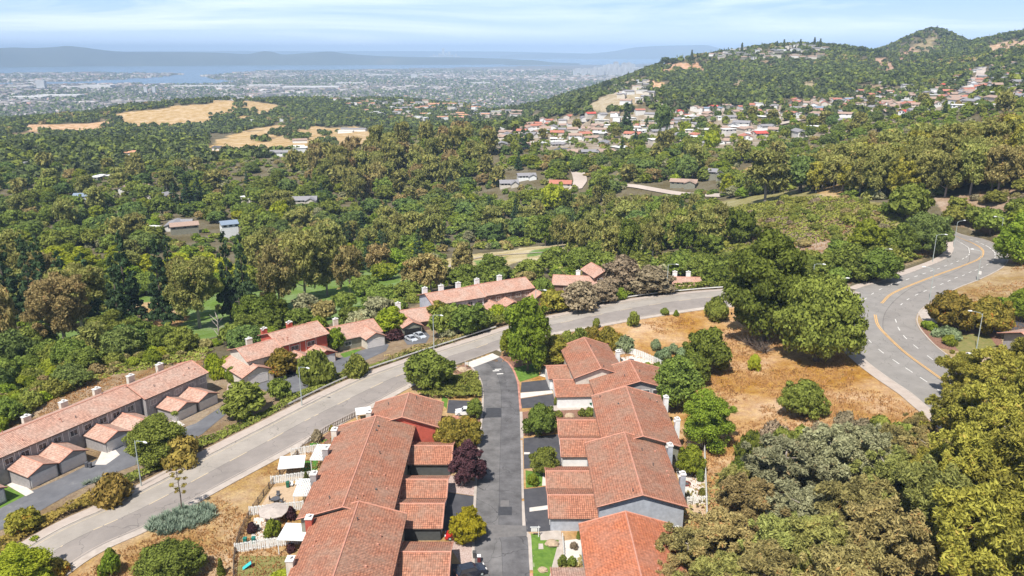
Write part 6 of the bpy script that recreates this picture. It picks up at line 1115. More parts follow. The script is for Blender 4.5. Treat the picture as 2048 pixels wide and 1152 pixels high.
for cx_, cy_, n_, sp_ in [(487,226,55,11),(450,238,55,17),(480,212,16,7),(530,238,60,16),(575,226,60,14),(440,262,30,14),(600,276,30,10),(560,268,30,9),(650,270,14,9),(520,282,12,8),(600,256,50,18),(655,286,9,10)]:
    for _k in range(n_):
        h_ = hits([cx_ + g.normal() * sp_], [cy_ + g.normal() * sp_ * .25])
        if h_[3][0]: WOODS.append(('oak', 'oakblue' if g.random() < .5 else 'far', float(h_[0][0]), float(h_[1][0]), float(g.uniform(4, 8)), float(g.uniform(6, 10))))
mini('distant_woods', WOODS, 'distant oak woods covering the ridges and valleys', 26)
if FARW: bake('valley_woods', FARW, 'smaller trees of the valley and hill neighbourhood', lambda r, x, y: 3)
# tufts of dry grass and weeds on the near slopes
x, y, g = spread(130000, 90, 330, 73, 1.2, .75); i_, t_ = idx(x, y); bc = BASE[i_, t_]; k = (bc[:, 0] > .28) & (bc[:, 0] < .505) & (bc[:, 2] < .2)
dl_ = np.full(len(x), 99.0)
RPl = RP[::2]
for q in range(0, len(x), 4000): dl_[q:q+4000] = ((x[q:q+4000, None] - RPl[None, :, 0])**2 + (y[q:q+4000, None] - RPl[None, :, 1])**2).min(1)
k &= dl_ > 16; LX = (x > -34) & (x < 32) & (y < 186) & (y > 80); LX &= ~((x < -36 + (y - 80) * .02)); k &= ~LX
# keep tufts off the road surfaces
pxr, pyr, _ = proj(x, y, T(x, y)); roadp = [tuple(p) for p in np.vstack([up[::6], lo[::-6]])]; k &= ~inpoly(x, y, roadp) & ~inpoly(x, y, [tuple(p) for p in np.vstack([cl_[::6], cr_[::-6]])])
k &= fbm(x, y, 14, 3) > -.15; k &= ~inpoly(pxr, pyr, [(-60,1010),(262,880),(440,812),(640,720),(860,655),(1080,610),(1080,650),(860,700),(640,760),(470,830),(225,950),(0,1100),(-60,1110)])
x, y = x[k], y[k]; n = len(x); A = np.stack([x, y, T(x, y)], 1); Vs = []
for q in range(5):
    a = g.uniform(0, 6.28, n); s = g.uniform(.12, .38, n); d = np.stack([np.cos(a), np.sin(a), np.zeros(n)], 1) * (s * .35)[:, None]; o_ = np.stack([g.normal(size=n) * .3, g.normal(size=n) * .3, np.zeros(n)], 1)
    tip = np.stack([g.normal(size=n) * .15, g.normal(size=n) * .15, s * 1.1], 1); Vs.append(np.stack([A + o_ - d, A + o_ + d, A + o_ + tip + d * .3, A + o_ + tip - d * .3], 1))
V = np.concatenate(Vs).reshape(-1, 3); LM['straw'] = leafmat('straw_tufts', (.26,.15,.055), (.66,.41,.16), .4, (.2,.2,.08)); tag(link('dry_grass', npmesh('dry_grass', V, quads(len(V)//4), LM['straw'])), 'tufts of dry golden grass on the open slopes', None, None, 'stuff')
# ground cover masses: sampled inside polygons, one object each
def cover_mass(name, poly, mat, h0, h1, dens, size, label, px=True):
    P = hitl(poly) if px else poly; P_ = np.array(P); x0, y0 = P_.min(0); x1, y1 = P_.max(0); g = np.random.default_rng(len(P) + int(abs(x0))); n = int((x1-x0)*(y1-y0)*dens); x = g.uniform(x0, x1, n); y = g.uniform(y0, y1, n); k = inpoly(x, y, P); x, y = x[k], y[k]; n = len(x)
    hh = h0 + (h1 - h0) * np.clip(.5 + fbm(x, y, 3.2, 2) * 1.2, 0, 1); c = np.stack([x, y, T(x, y) + hh * (.75 + .35 * g.random(n))], 1); nn = unit(n, g) * .7 + [0, 0, .8]; nn /= np.linalg.norm(nn, axis=1)[:, None]; t = unit(n, g); t -= nn * (t*nn).sum(1)[:, None]; t /= np.linalg.norm(t, axis=1)[:, None]; b = np.cross(nn, t); s = size * (.6 + .8 * g.random(n))[:, None]
    V = np.stack([c - t*s*1.4, c + b*s, c + t*s*1.4, c - b*s], 1).reshape(-1, 3); return tag(link(name, npmesh(name, V, quads(n), LM[mat])), label, None, None, 'stuff')
cover_mass('ground_cover', [(834,792),(873,768),(913,752),(954,749),(963,775),(963,798),(895,800),(857,798)], 'ground', .3, 1.3, 26, .2, 'thick green juniper mound beside the lane')
def strip(a, b, d0, d1): Q_ = offs(up, d0)[int(nn_*a):int(nn_*b)]; W_ = offs(up, d1)[int(nn_*a):int(nn_*b)][::-1]; return [tuple(p) for p in Q_] + [tuple(p) for p in W_]
cover_mass('ground_cover', strip(.18, .335, 3.7, 8.2), 'drycover', .3, 1.1, 22, .2, 'rusty green ground cover along the lower sidewalk', False)
cover_mass('ground_cover', strip(.335, .66, 3.9, 7.2), 'ground', .2, 1.2, 20, .2, 'mixed green ground cover between sidewalk and driveways', False); cover_mass('ground_cover', strip(.56, .74, 4.2, 9), 'brush', .3, 1.3, 18, .2, 'grey green brush under the guardrail', False)
cover_mass('ground_cover', strip(.66, .95, 4.4, 12), 'oak', .4, 2.0, 14, .25, 'dark green shrubs filling the bank below the guardrail', False)
cover_mass('ground_cover', [(1430,560),(1490,520),(1620,520),(1750,505),(1850,515),(1760,548),(1700,566),(1640,575)], 'ground', .6, 2.2, 9, .35, 'continuous scrub on the slope inside the curve')
cover_mass('ground_cover', [(1400,500),(1440,420),(1600,395),(1740,410),(1840,445),(1720,480),(1560,500),(1500,560),(1440,560)], 'ground', .2, 1.3, 2.2, .35, 'low olive scrub over the brush slope')
cover_mass('ground_cover', [(-60,800),(100,735),(300,690),(430,700),(400,722),(230,750),(0,842),(-60,870)], 'ground', .1, 1.0, 5, .25, 'weedy green growth behind the grey row')
cover_mass('ground_cover', [(1100,1152),(1500,905),(1640,890),(1860,870),(2300,900),(2300,1500),(1300,1500)], 'brush', .2, 1.0, 3, .25, 'leaf litter and low brush under the near grove')
# agaves
def agave(px, py, n, rad, label):
    p = hit(px, py); g = np.random.default_rng(px); Vs = []
    for k in range(n):
        a = g.uniform(0, 6.28); q = rad * math.sqrt(g.random()); c = np.array([q*math.cos(a)*1.5, q*math.sin(a), 0]); s = g.uniform(.9, 1.5)
        for j in range(22):
            b = g.uniform(0, 6.28); e = g.uniform(.35, 1.3); d = np.array([math.cos(b)*math.cos(e), math.sin(b)*math.cos(e), math.sin(e)]) * s; sd = np.array([-math.sin(b), math.cos(b), 0]) * .09; Vs.append([c - sd, c + sd, c + d*.6 + sd*.9 , c + d]); 
    V = np.array(Vs); V[:, 3] = V[:, 3]; V = V.reshape(-1, 3); o = link('agave_patch', npmesh('agave_patch', V, quads(len(V)//4), LM['agave']), None, p, .5); return tag(o, label, 'agave')
agave(366, 1042, 190, 3.6, 'blue green agave patch on the dry slope by the road'); agave(178, 965, 5, 1.2, 'small dark spiky agave on the strip by the driveway')
p = hit(364, 1023); o = thing('agave_stalk', 'tall flowering agave stalk rising before the road', 'agave', p); MB().tube([(0,0,0),(.1,0,3.5),(-.1,0,8.6)], [.12,.09,.04], 6).build('stalk', M['bark'], o); g = np.random.default_rng(4); bl = []
for k in range(16): a = k * 2.4; z = 3.8 + k * .3; l = 1.35 * (1 - abs(k - 6) / 14); bl.append((l*math.cos(a), l*math.sin(a), z, .38, .16)); MB().tube([(0,0,z-.25),(l*math.cos(a), l*math.sin(a), z)], .03, 4).build('branch', M['bark'], o)
for b_ in bl: V = leaves(g, [b_], 330, .11); link('flower_head', npmesh('flower_head', V, quads(len(V)//4), LM['autumn']), o)
for k, (px, py) in enumerate([(1312,700),(1330,716),(1345,708),(1362,716),(1318,724),(1356,732)]):
    px_plant('shrub', 'cactus', px, py, 24, 20, lod=1, label='prickly cactus clump ' + ['highest on the hillside','in the middle of the cactus group','behind the middle clump','at the uphill end of the group','touching the curved fence','lowest, beside the dark tree'][k], cat='cactus', name='cactus')
# bare branched dead tree by the wooden pole
p = hit(440, 690); o = thing('dead_tree', 'leaning leafless tree beside the wooden pole', 'tree', p); g = np.random.default_rng(3); mb = trunkmb(g, 1, .3, 9, 12, 4); mb.build('trunk', M['palebark'], o)
for px, py, h_ in [(1515,700,5),(1500,690,4.5),(1530,705,4)]:
    p = hit(px, py); o = thing('dead_shrub', {1515: 'bare grey branches under the giant pine', 1500: 'bare twigs beneath the giant pine, on the bay side', 1530: 'bare twigs between the giant pine and the huge oak'}[px], 'shrub', p); mb = MB()
    for k in range(70):
        a = g.uniform(0, 6.28); e = g.uniform(.2, 1.3); l = g.uniform(2, h_); d = Vector((math.cos(a)*math.cos(e), math.sin(a)*math.cos(e), math.sin(e))) * l; q = d * .5 + Vector(g.normal(size=3)) * .4; mb.tube([(0,0,0), q, d], [.09,.05,.015], 4, cap=False)
    mb.build('stem', M['bark'], o)
# ---------------------------------------------------------------- houses of the hills and the valley
RM = dict(red=flat('red_roof', (.40,.16,.11)), redb=flat('bright_red_roof', (.5,.09,.07)), tan=flat('tan_roof', (.34,.24,.19)), gray=flat('grey_roof', (.24,.23,.24)), white=flat('white_roof', (.72,.71,.69)), blue=flat('blue_grey_roof', (.2,.25,.32)), dark=flat('dark_roof', (.09,.09,.1)), orange=flat('orange_roof', (.5,.26,.16)))
WL = ['white', 'cream', 'cream', 'olive', 'trim']; HM = {}; HOUSES = []; BAKE = [False]; BH = []
def hmesh(w_, d_, h_, rh, roof, wall, L_):
    key = (round(w_), round(d_), round(h_, 1), rh, roof, wall, L_)
    if key in HM: return HM[key]
    a, b = w_/2, d_/2; wm = MB(); rm = MB(); pml = []
    def unit_(x0, x1, y0, y1, ax):
        if rh < .5:
            wm.box(x0, y0, -4, x1, y1, h_); rm.box(x0-.6, y0-.6, h_+.002, x1+.6, y1+.6, h_+.35)
        else:
            br = (y0+y1)/2 if ax == 'x' else (x0+x1)/2
            A = (x0, x1, y0, y1) if ax == 'x' else (y0, y1, x0, x1)
            f0 = [P2(ax, A[0], q, z) for q, z in ((A[2], -4), (A[3], -4), (A[3], h_), (br, h_+rh-.1), (A[2], h_))]; f1 = [P2(ax, A[1], q, z) for q, z in ((A[2], -4), (A[3], -4), (A[3], h_), (br, h_+rh-.1), (A[2], h_))]
            wm.face(f0); wm.face(f1[::-1])
            for i in range(5): j = (i+1)%5; wm.face([f0[i], f1[i], f1[j], f0[j]])
            for e_ in (A[2]-.7, A[3]+.7):
                ze = h_ - .7 * rh / (abs(A[3]-br)); t = [P2(ax, A[0]-.6, br, h_+rh), P2(ax, A[1]+.6, br, h_+rh), P2(ax, A[1]+.6, e_, ze), P2(ax, A[0]-.6, e_, ze)]; rm.face(t); u = [(q[0], q[1], q[2]-.25) for q in t]; rm.face(u[::-1])
                for i, j in ((1,2),(2,3),(3,0)): rm.face([t[i], t[j], u[j], u[i]])
    unit_(-a, a, -b, b, 'x')
    if L_: unit_(a*.15, a*.95, -b-5, -b+2, 'y')
    for xx in np.linspace(-a+2, a*(.0 if L_ else .8), 3): pm = MB(); wallbox(pm, (xx, -b, h_-1.2), (0, -1), 1.8, 1.2, 0, .06); pml.append(pm.mesh('window', M['glass']))
    for yy in (-b*.4, b*.4): pm = MB(); wallbox(pm, (-a, yy, h_-1.2), (-1, 0), 1.6, 1.2, 0, .06); pml.append(pm.mesh('window', M['glass']))
    HM[key] = (wm.mesh('wall', M[wall]), rm.mesh('roof', RM[roof]), pml); return HM[key]
def hhouse(px, py, roof, rz=None, w_=None, d_=None, h_=None, group='houses of the hill neighbourhood', wall=None, dz=0, L_=None, name='house', label=None):
    p = hit(px, py); D = pdepth(*p); w_ = w_ or R.choice([13, 15, 17, 19]); d_ = d_ or R.choice([9, 10, 11]); h_ = h_ or R.choice([2.9, 3.4, 5.2]); rh = .3 if roof == 'white' else R.choice([1.6, 2.0])
    rz = R.uniform(-.5, .5) + R.choice([0, 0, 1.57]) if rz is None else rz; L_ = (R.random() < .4) if L_ is None else L_
    wm_, rm_, pm_ = hmesh(w_, d_, h_, rh, roof, wall or R.choice(WL), L_)
    if BAKE[0]: BH.append((wm_, rm_, p.x, p.y, p.z + dz, rz)); return None
    o = thing(name, label, 'house' if name == 'house' else 'building', (p.x, p.y, p.z + dz), rz, group)
    link('wall', wm_, o); link('roof', rm_, o)
    for q_ in (pm_ if D < 1000 else []): link('window', q_, o)
    HOUSES.append((o, roof, p, px, py, label)); return o
def sc_(lst, ox, oy, k): return [(ox + a/k, oy + b/k, c) for a, b, c in lst]
H1 = sc_([(60,420,'tan'),(150,400,'red'),(250,370,'red'),(330,360,'tan'),(40,500,'gray'),(110,545,'gray'),(220,595,'tan'),(440,315,'tan'),(500,330,'red'),(430,435,'white'),(430,475,'white'),(580,525,'white'),(685,560,'white'),(930,275,'redb'),(1050,270,'gray'),(1190,300,'white'),(1040,330,'white'),(1100,405,'white'),(1160,425,'white'),(1430,240,'red'),(1540,265,'gray'),(1510,340,'white'),(1500,395,'white'),(1420,460,'white'),(1640,415,'white'),(1820,240,'redb'),(1900,285,'white'),(1970,315,'white'),(1770,435,'white'),(1960,460,'white'),(1650,500,'gray'),(690,290,'red'),(1180,255,'tan'),(610,655,'dark'),(690,665,'tan'),(930,660,'gray'),(1090,655,'tan'),(1220,645,'white'),(270,915,'gray'),(90,985,'gray'),(620,990,'red'),(1880,985,'tan'),(1330,370,'tan'),(860,300,'gray')], 1000, 180, 5.12)
H2 = sc_([(370,190,'redb'),(350,210,'blue'),(450,205,'blue'),(530,190,'tan'),(200,205,'tan'),(820,170,'red'),(960,155,'red'),(1000,190,'tan'),(1170,180,'red'),(1230,115,'red'),(1390,100,'tan'),(1220,155,'red'),(1350,152,'tan'),(1540,115,'gray'),(1650,120,'red'),(1790,130,'blue'),(1890,170,'tan'),(1990,150,'red'),(1350,210,'red'),(580,255,'white'),(690,250,'white'),(350,275,'white'),(180,295,'white'),(1220,260,'white'),(1040,290,'white'),(890,320,'white'),(680,380,'gray'),(1530,345,'gray'),(1690,340,'gray'),(860,495,'redb'),(720,510,'red'),(1040,455,'tan'),(270,585,'gray'),(460,550,'tan'),(640,920,'red'),(650,1010,'red'),(420,905,'gray'),(1400,740,'gray'),(1440,850,'gray'),(1480,690,'gray'),(1480,205,'blue'),(1100,240,'tan'),(780,200,'tan'),(500,300,'white'),(120,340,'white')], 1350, 180, 5.12)
H3 = sc_([(80,725,'tan'),(270,745,'gray'),(240,785,'red'),(460,770,'red'),(600,775,'red'),(560,715,'tan'),(640,680,'gray'),(770,675,'red'),(840,760,'gray'),(1040,672,'gray'),(1140,678,'gray'),(700,750,'tan'),(1260,595,'redb'),(1350,505,'red'),(1330,545,'gray'),(1260,495,'gray'),(1290,615,'tan'),(1180,630,'tan'),(1740,385,'tan'),(1550,430,'gray'),(1600,405,'gray'),(1750,530,'tan'),(1690,610,'red'),(1640,660,'red'),(1730,625,'tan'),(1980,440,'gray'),(1450,735,'tan'),(560,890,'gray'),(840,865,'redb'),(960,850,'gray'),(660,885,'tan'),(1990,700,'red'),(2000,785,'white'),(1440,440,'red'),(610,560,'gray'),(1700,470,'tan'),(1770,455,'gray'),(1840,405,'tan'),(1910,350,'tan'),(1930,470,'gray'),(980,790,'tan'),(1900,730,'gray')], 1648, 60, 5.12)
for px, py, c in H1 + H2 + H3: hhouse(px, py, c, dz=.6)
for px, py, c in [(370,466,'tan'),(295,472,'white'),(352,458,'gray'),(172,404,'blue'),(508,408,'white'),(610,412,'gray'),(200,360,'white'),(430,357,'white'),(255,386,'tan'),(285,384,'tan'),(55,333,'white'),(235,338,'gray'),(88,300,'tan'),(220,280,'white'),(302,278,'gray'),(222,289,'orange'),(437,300,'dark'),(160,412,'gray'),(320,400,'gray'),(500,406,'white'),(260,310,'orange'),(700,372,'white'),(620,330,'gray'),(355,302,'white'),(130,285,'gray')]:
    hhouse(px, py, c, group='houses in the wooded valley', dz=.8)
o = hhouse(460, 474, 'blue', rz=.5, w_=10, d_=9, h_=9.5, group='houses in the wooded valley', wall='white', L_=False, label='tall white three storey house among the valley trees')
# long pale school buildings and sheds below the dry hill
for px, py, w_, d_, rz, c, lb in [(708,262,52,14,-.1,'gray','long pale hall with a grey roof on the dry grass'),(692,266,30,10,-.1,'white','white shed in front of the long pale hall'),(620,303,48,14,.25,'white','white roofed building on the cleared dry terrace'),(565,312,26,10,.1,'gray','grey shed below the cleared dry terrace'),(520,244,60,12,.05,'white','long white block at the foot of the dry hill'),(552,243,40,12,.05,'white','second white block beside the long one at the dry hill'),(594,300,18,10,.4,'white','small white building on the dry terrace road'),(600,286,20,10,.3,'tan','tan building beside the oaks of the dry terrace'),(885,210,90,18,0,'orange','long orange roofed building in the far suburb'),(943,210,70,18,.1,'gray','long grey building in the far suburb')]:
    hhouse(px, py, c, rz=rz, w_=w_, d_=d_, h_=5, group=None, wall='white', L_=False, name='long_building', label=lb)
g = np.random.default_rng(8)
def many(poly, n, cols, group, seed, sz=(13, 17), dz=.5):
    g = np.random.default_rng(seed); xs = [p[0] for p in poly]; ys = [p[1] for p in poly]; c = 0; t_ = 0
    while c < n and t_ < 4000:
        t_ += 1; q = (g.uniform(min(xs), max(xs)), g.uniform(min(ys), max(ys)))
        if not inpoly(np.array([q[0]]), np.array([q[1]]), poly)[0]: continue
        X, Y, zz, ok = hits([q[0]], [q[1]])
        if not ok[0] or not tryspot(X[0], Y[0], 9): continue
        hhouse(q[0], q[1], cols[int(g.integers(len(cols)))], group=group, dz=dz + 1.5, w_=sz[int(g.integers(2))]); c += 1
def bake_houses():
    vs = []; fs = []; mi = []; ml = []
    for wm_, rm_, x, y, z, rz in BH:
        c, s_ = math.cos(rz), math.sin(rz)
        for me in (wm_, rm_):
            mt = me.materials[0]
            if mt not in ml: ml.append(mt)
            b = len(vs); vs += [(v.co.x*c - v.co.y*s_ + x, v.co.x*s_ + v.co.y*c + y, v.co.z + z) for v in me.vertices]; fs += [tuple(i + b for i in f.vertices) for f in me.polygons]; mi += [ml.index(mt)] * len(me.polygons)
    me = bpy.data.meshes.new('far_houses'); me.from_pydata(vs, [], fs)
    for m in ml: me.materials.append(m)
    me.polygons.foreach_set('material_index', mi); me.update(); tag(link('far_houses', me), 'small far houses spread over the hills', None, None, 'stuff')
for poly_, n_, sd_ in [([(1000,255),(1340,240),(1340,290),(1000,300)], 28, 21), ([(1340,235),(1700,205),(1700,265),(1340,300)], 34, 22), ([(1700,190),(1900,165),(2050,150),(2050,210),(1850,225),(1700,240)], 26, 23)]: many(poly_, n_, ['tan','gray','white','red','gray','tan','white'], 'houses of the hill neighbourhood', sd_, (15, 19), -.9)
BAKE[0] = True
for poly_, n_, sd_ in [([(1000,250),(1340,240),(1340,262),(1000,275)], 60, 31), ([(1340,225),(1700,200),(1700,225),(1340,240)], 80, 32), ([(1700,190),(1900,165),(2050,140),(2050,200),(1850,215),(1700,235)], 130, 33)]: many(poly_, n_, ['tan','gray','tan','red','gray','tan','white'], None, sd_, (13, 16), -.9)
many([(640,192),(760,190),(1000,204),(1050,238),(900,242),(800,245),(700,222)], 110, ['white','tan','gray','white','orange'], 'houses of the far suburb', 1, (20, 26), 3)
many([(1345,126),(1410,112),(1480,104),(1560,97),(1640,94),(1660,102),(1560,112),(1420,122)], 28, ['tan','gray','tan','white','gray'], 'houses on the far ridge', 2, (20, 24), 4)
many([(1450,117),(1640,114),(1645,120),(1450,124)], 9, ['tan','white','gray'], 'houses on the far ridge', 3, (22, 26), 4)
many([(1235,180),(1290,160),(1330,200),(1250,215)], 16, ['tan','gray','white'], 'houses on the far ridge', 4, (14, 18), 1)
bake_houses()
print('houses', len(HOUSES))
# pale radio-free skyline trees on the ridge
for px, py, h_ in [(1383,121,26),(1483,110,30),(1553,100,22),(1567,100,26),(1600,98,24),(1628,96,26),(1640,95,22),(1330,128,16),(1345,128,14),(1722,108,18),(1752,112,18),(1737,110,14),(1890,72,10),(2040,80,16),(1206,180,22),(1215,176,18)]:
    k_ = 'cypress' if h_ > 20 else 'oak'; px_plant(k_, 'far', px, py, 9 if k_ == 'cypress' else 18, h_ * .75, lod=2, group='skyline trees of the far ridge')
# ---------------------------------------------------------------- the plain: city, shore, mountains
x, y, g = spread(48000, 3350, 12500, 81, .55); px_, py_, _ = proj(x, y, T(x, y)); k = seen(x, y, 6) & (T(x, y) > -212) & (px_ > -350) & (px_ < 1420); x, y = x[k], y[k]; sel = g.random(len(x)); hx, hy = x[sel < .5], y[sel < .5]
n = len(hx); rr_ = np.hypot(hx, hy); ind = fbm(hx, hy, 900, 2) > .18; w_ = g.uniform(8, 20, n) * (1 + ind * g.uniform(.5, 3.5, n)) * (1 + rr_ / 9000 * .5); d_ = g.uniform(8, 16, n) * (1 + ind * g.uniform(.3, 2, n)); h_ = g.uniform(4, 9, n) + ind * 4; a = .35 + (g.random(n) < .5) * 1.57
e = np.stack([np.cos(a), np.sin(a)], 1); q = np.stack([-e[:, 1], e[:, 0]], 1); cx = np.stack([hx, hy], 1); z0 = T(hx, hy) - 2
cs = [cx + e * (i * w_/2)[:, None] + q * (j * d_/2)[:, None] for i, j in ((-1,-1),(1,-1),(1,1),(-1,1))]
V = np.stack([np.column_stack([c_, z0]) for c_ in cs] + [np.column_stack([c_, z0 + 2 + h_]) for c_ in cs], 1).reshape(-1, 3); fb = np.array([(4,5,6,7),(0,1,5,4),(1,2,6,5),(2,3,7,6),(3,0,4,7)]); Fq = (np.arange(n)[:, None, None] * 8 + fb[None]).reshape(-1, 4)
cm, nt_, b_ = newmat('far_city_walls', .9, .1); gg = N(nt_, 'ShaderNodeNewGeometry'); c_ = ramp(nt_, [(0,(.10,.10,.11)),(.35,(.19,.17,.16)),(.65,(.30,.265,.24)),(.9,(.52,.49,.47)),(1,(.42,.25,.2))]); nt_.links.new(gg.outputs['Random Per Island'], c_.inputs[0]); nt_.links.new(c_.outputs[0], b_.inputs['Base Color'])
tag(link('city', npmesh('city', V, Fq, cm)), 'sprawl of small pale buildings on the bay plain', None, None, 'stuff')
tx, ty = x[sel >= .42], y[sel >= .42]; tx, ty = x[sel >= .3], y[sel >= .3]; mini('city_trees', [('oak', ['far','oakblue'][int(i % 2)], float(a), float(b), float(r_), float(h2)) for i, (a, b, r_, h2) in enumerate(zip(tx, ty, g.uniform(7, 15, len(tx)), g.uniform(8, 16, len(tx))))], 'street trees and parks scattered through the plain', 7)
def farp(px, py, z): u, dy, dz = rayd(px, py); t = (z - CZ) / dz; return Vector((u * t, dy * t, z))
M['warehouse'] = flat('pale_warehouse', (.55,.53,.51), scale=.01); M['tower'] = flat('pale_tower', (.5,.5,.5), scale=.01, var=.25)
def farbox(px, py, w_, d_, h_, label, cat, name, mat, group=None, z=-208, step=0, rz=0.1):
    p = farp(px, py, z); o = thing(name, label, cat, p, rz, group); m = MB().box(-w_/2, -d_/2, -3, w_/2, d_/2, h_)
    m.build('wall', M[mat], o); r = MB(); r.box(-w_/2-.5, -d_/2-.5, h_+.01, w_/2+.5, d_/2+.5, h_+.8)
    if step: r.box(-w_*.28, -d_*.28, h_+.8, w_*.28, d_*.28, h_+step)
    r.build('roof', M['tower' if mat == 'tower' else 'warehouse'], o); return o
for px, py, w_, d_, h_, lb in [(624,177,420,140,16,'longest white warehouse on the plain'),(530,173,250,90,14,'white warehouse beside the longest one, on the bay side'),(380,174,260,90,12,'pale warehouse row by the lagoon shore'),(440,174,240,80,12,'pale warehouse behind the dry hill crest'),(195,176,230,110,22,'white stadium like hall near the lagoon'),(40,175,180,80,12,'pale shed at the far left of the plain'),(150,176,190,80,12,'pale shed between the tower block and the hall'),(700,168,230,90,12,'pale warehouse past the longest one, uphill side'),(120,193,260,140,10,'broad pale roof in the near industrial belt'),(60,196,200,120,10,'broad pale roof beside the industrial belt edge'),(760,152,280,90,14,'pale waterfront shed on the island shore'),(860,150,260,90,14,'pale shed further along the island shore'),(960,168,170,70,14,'pale shed in the middle of the plain')]:
    farbox(px, py, w_, d_, h_, lb, 'warehouse', 'warehouse', 'warehouse')
farbox(84, 178, 60, 40, 62, 'square tower block standing alone near the lagoon', 'tower', 'tower_block', 'tower', step=4); farbox(828, 157, 60, 40, 44, 'lone square tower block in the middle of the plain', 'tower', 'tower_block', 'tower', step=4)
farbox(292,186,22,18,42,'slim pale tower near the lagoon, nearer the bay','tower','tower_block','tower'); farbox(309,187,20,18,46,'slim pale tower near the lagoon, taller twin','tower','tower_block','tower')
g = np.random.default_rng(12)
for k in range(34):
    px = 1150 + 145 * k / 33 + g.normal() * 2; hh = float(60 + 95 * math.exp(-((px - 1240) / 42) ** 2) * g.uniform(.35, 1)); o = farbox(px, 150 + g.normal() * 1.5, g.uniform(35, 60), g.uniform(30, 45), hh, None, 'tower', 'city_tower', 'tower', 'downtown towers across the plain', z=-208, step=5, rz=.35); TREES.append((o, 'tower', 'tower', 0, 0, 0, 1, 1, 'downtown towers across the plain', None))
for k, (px, hh) in enumerate([(868,140),(873,110),(879,170),(884,150),(887,300),(893,180),(899,210),(905,130),(912,150),(862,100),(918,90)]):
    o = farbox(px, 121, 60, 55, hh + 30, None, 'tower', 'city_tower', 'tower', 'faint skyline across the bay', z=-210, rz=.2); TREES.append((o, 'tower', 'tower', 0, 0, 0, 1, 1, 'faint skyline across the bay', None))
for px, py, ln, lb in [(250,129.5,260,'darkest cargo ship on the bay'),(38,128.5,240,'faint cargo ship at the left of the bay'),(404,129.3,250,'faint cargo ship in the middle of the bay'),(550,128.5,230,'faint cargo ship nearest the far shore hills'),(612,129,180,'smallest cargo ship, furthest toward the city')]:
    p = farp(px, py, -210); o = thing('ship', lb, 'ship', p, .05, 'ships on the bay'); hl = ln/2; m = MB(); m.prism([(-hl,-16),(hl-20,-16),(hl,0),(hl-20,16),(-hl,16)], -2, 14); m.build('hull', flat('hull_paint' , (.12,.08,.08)), o); MB().box(-hl+10,-13,14,-hl+34,13,40).build('bridge', M['tower'], o); MB().box(-hl+44,-12,14,hl-40,12,22).build('cargo', M['city_wall'], o)
def ridge(name, prof, dist, depth, seed):
    P = smooth([(a, b) for a, b in prof], 4); n = len(P); u, dy, dz = rayd(P[:, 0], P[:, 1]); h = np.hypot(u, dy); ux, uy = u/h, dy/h; zt = CZ + dz/h * dist; K = 14; rows = []
    for k in range(K + 1):
        f = k / K; d = dist - depth/2 + depth * f; prof_ = np.sin(math.pi * f) ** .8; X = ux * d; Y = uy * d; nse = fbm(X + seed, Y, 2500, 4) * (zt + 212) * .55 * (1 - prof_**3); z = -212 + (zt + 212) * prof_ + (nse if 0 < k < K else 0); rows.append(np.column_stack([X, Y, z]))
    V = np.concatenate(rows); ii = (np.arange(K)[:, None] * n + np.arange(n - 1)[None]); q = np.stack([ii, ii + 1, ii + n + 1, ii + n], -1).reshape(-1, 4)
    return tag(link(name, npmesh(name, V, q, mm_, smooth=True)), kind='structure')
mm_ = noisemat('mountain_scrub', [(.35,(.05,.06,.05)),(.6,(.08,.09,.065)),(.75,(.16,.13,.08))], .0006, .95, 8, obj=False)
ridge('mountains', [(-900,108),(-600,101),(-300,97),(-160,102),(-60,99),(0,96),(30,95),(60,96),(92,95),(115,93.5),(135,92),(165,94.5),(190,98),(215,101),(250,104),(300,108),(350,114),(390,121),(420,126)], 19000, 4500, 1)
ridge('mountains', [(180,106),(280,104),(420,105),(490,108),(515,104.5),(530,102.5),(545,104),(568,109),(600,107),(640,104),(665,103.5),(690,107),(740,111),(820,114),(900,114.5),(1000,117),(1060,121)], 18500, 3500, 2)
ridge('mountains', [(120,106),(220,103),(400,102),(600,102),(800,102.3),(1000,103),(1100,105),(1200,108)], 36000, 5000, 3)
ridge('mountains', [(1000,112),(1040,108),(1100,106.5),(1170,107),(1205,105),(1235,101),(1262,96),(1300,92.5),(1340,91),(1380,90.5),(1412,90),(1430,94),(1450,98),(1500,103),(1600,106),(1750,108),(1900,110),(2100,112)], 31000, 6000, 4)
ridge('mountains', [(1010,124),(1050,120),(1075,121),(1110,125),(1160,127)], 17000, 1500, 5)
# ---------------------------------------------------------------- haze
hz = MB().box(-46000, -3000, -222, 46000, 46000, 300).build('haze', []); hz['kind'] = 'stuff'
hm = bpy.data.materials.new('haze_air'); hm.use_nodes = True; t_ = hm.node_tree; t_.nodes.remove(t_.nodes['Principled BSDF']); pv = N(t_, 'ShaderNodeVolumePrincipled'); pv.inputs['Color'].default_value = (.53, .73, 1, 1); pv.inputs['Density'].default_value = 6e-5; pv.inputs['Anisotropy'].default_value = -.3
t_.links.new(pv.outputs[0], t_.nodes['Material Output'].inputs['Volume']); hz.data.materials.append(hm)
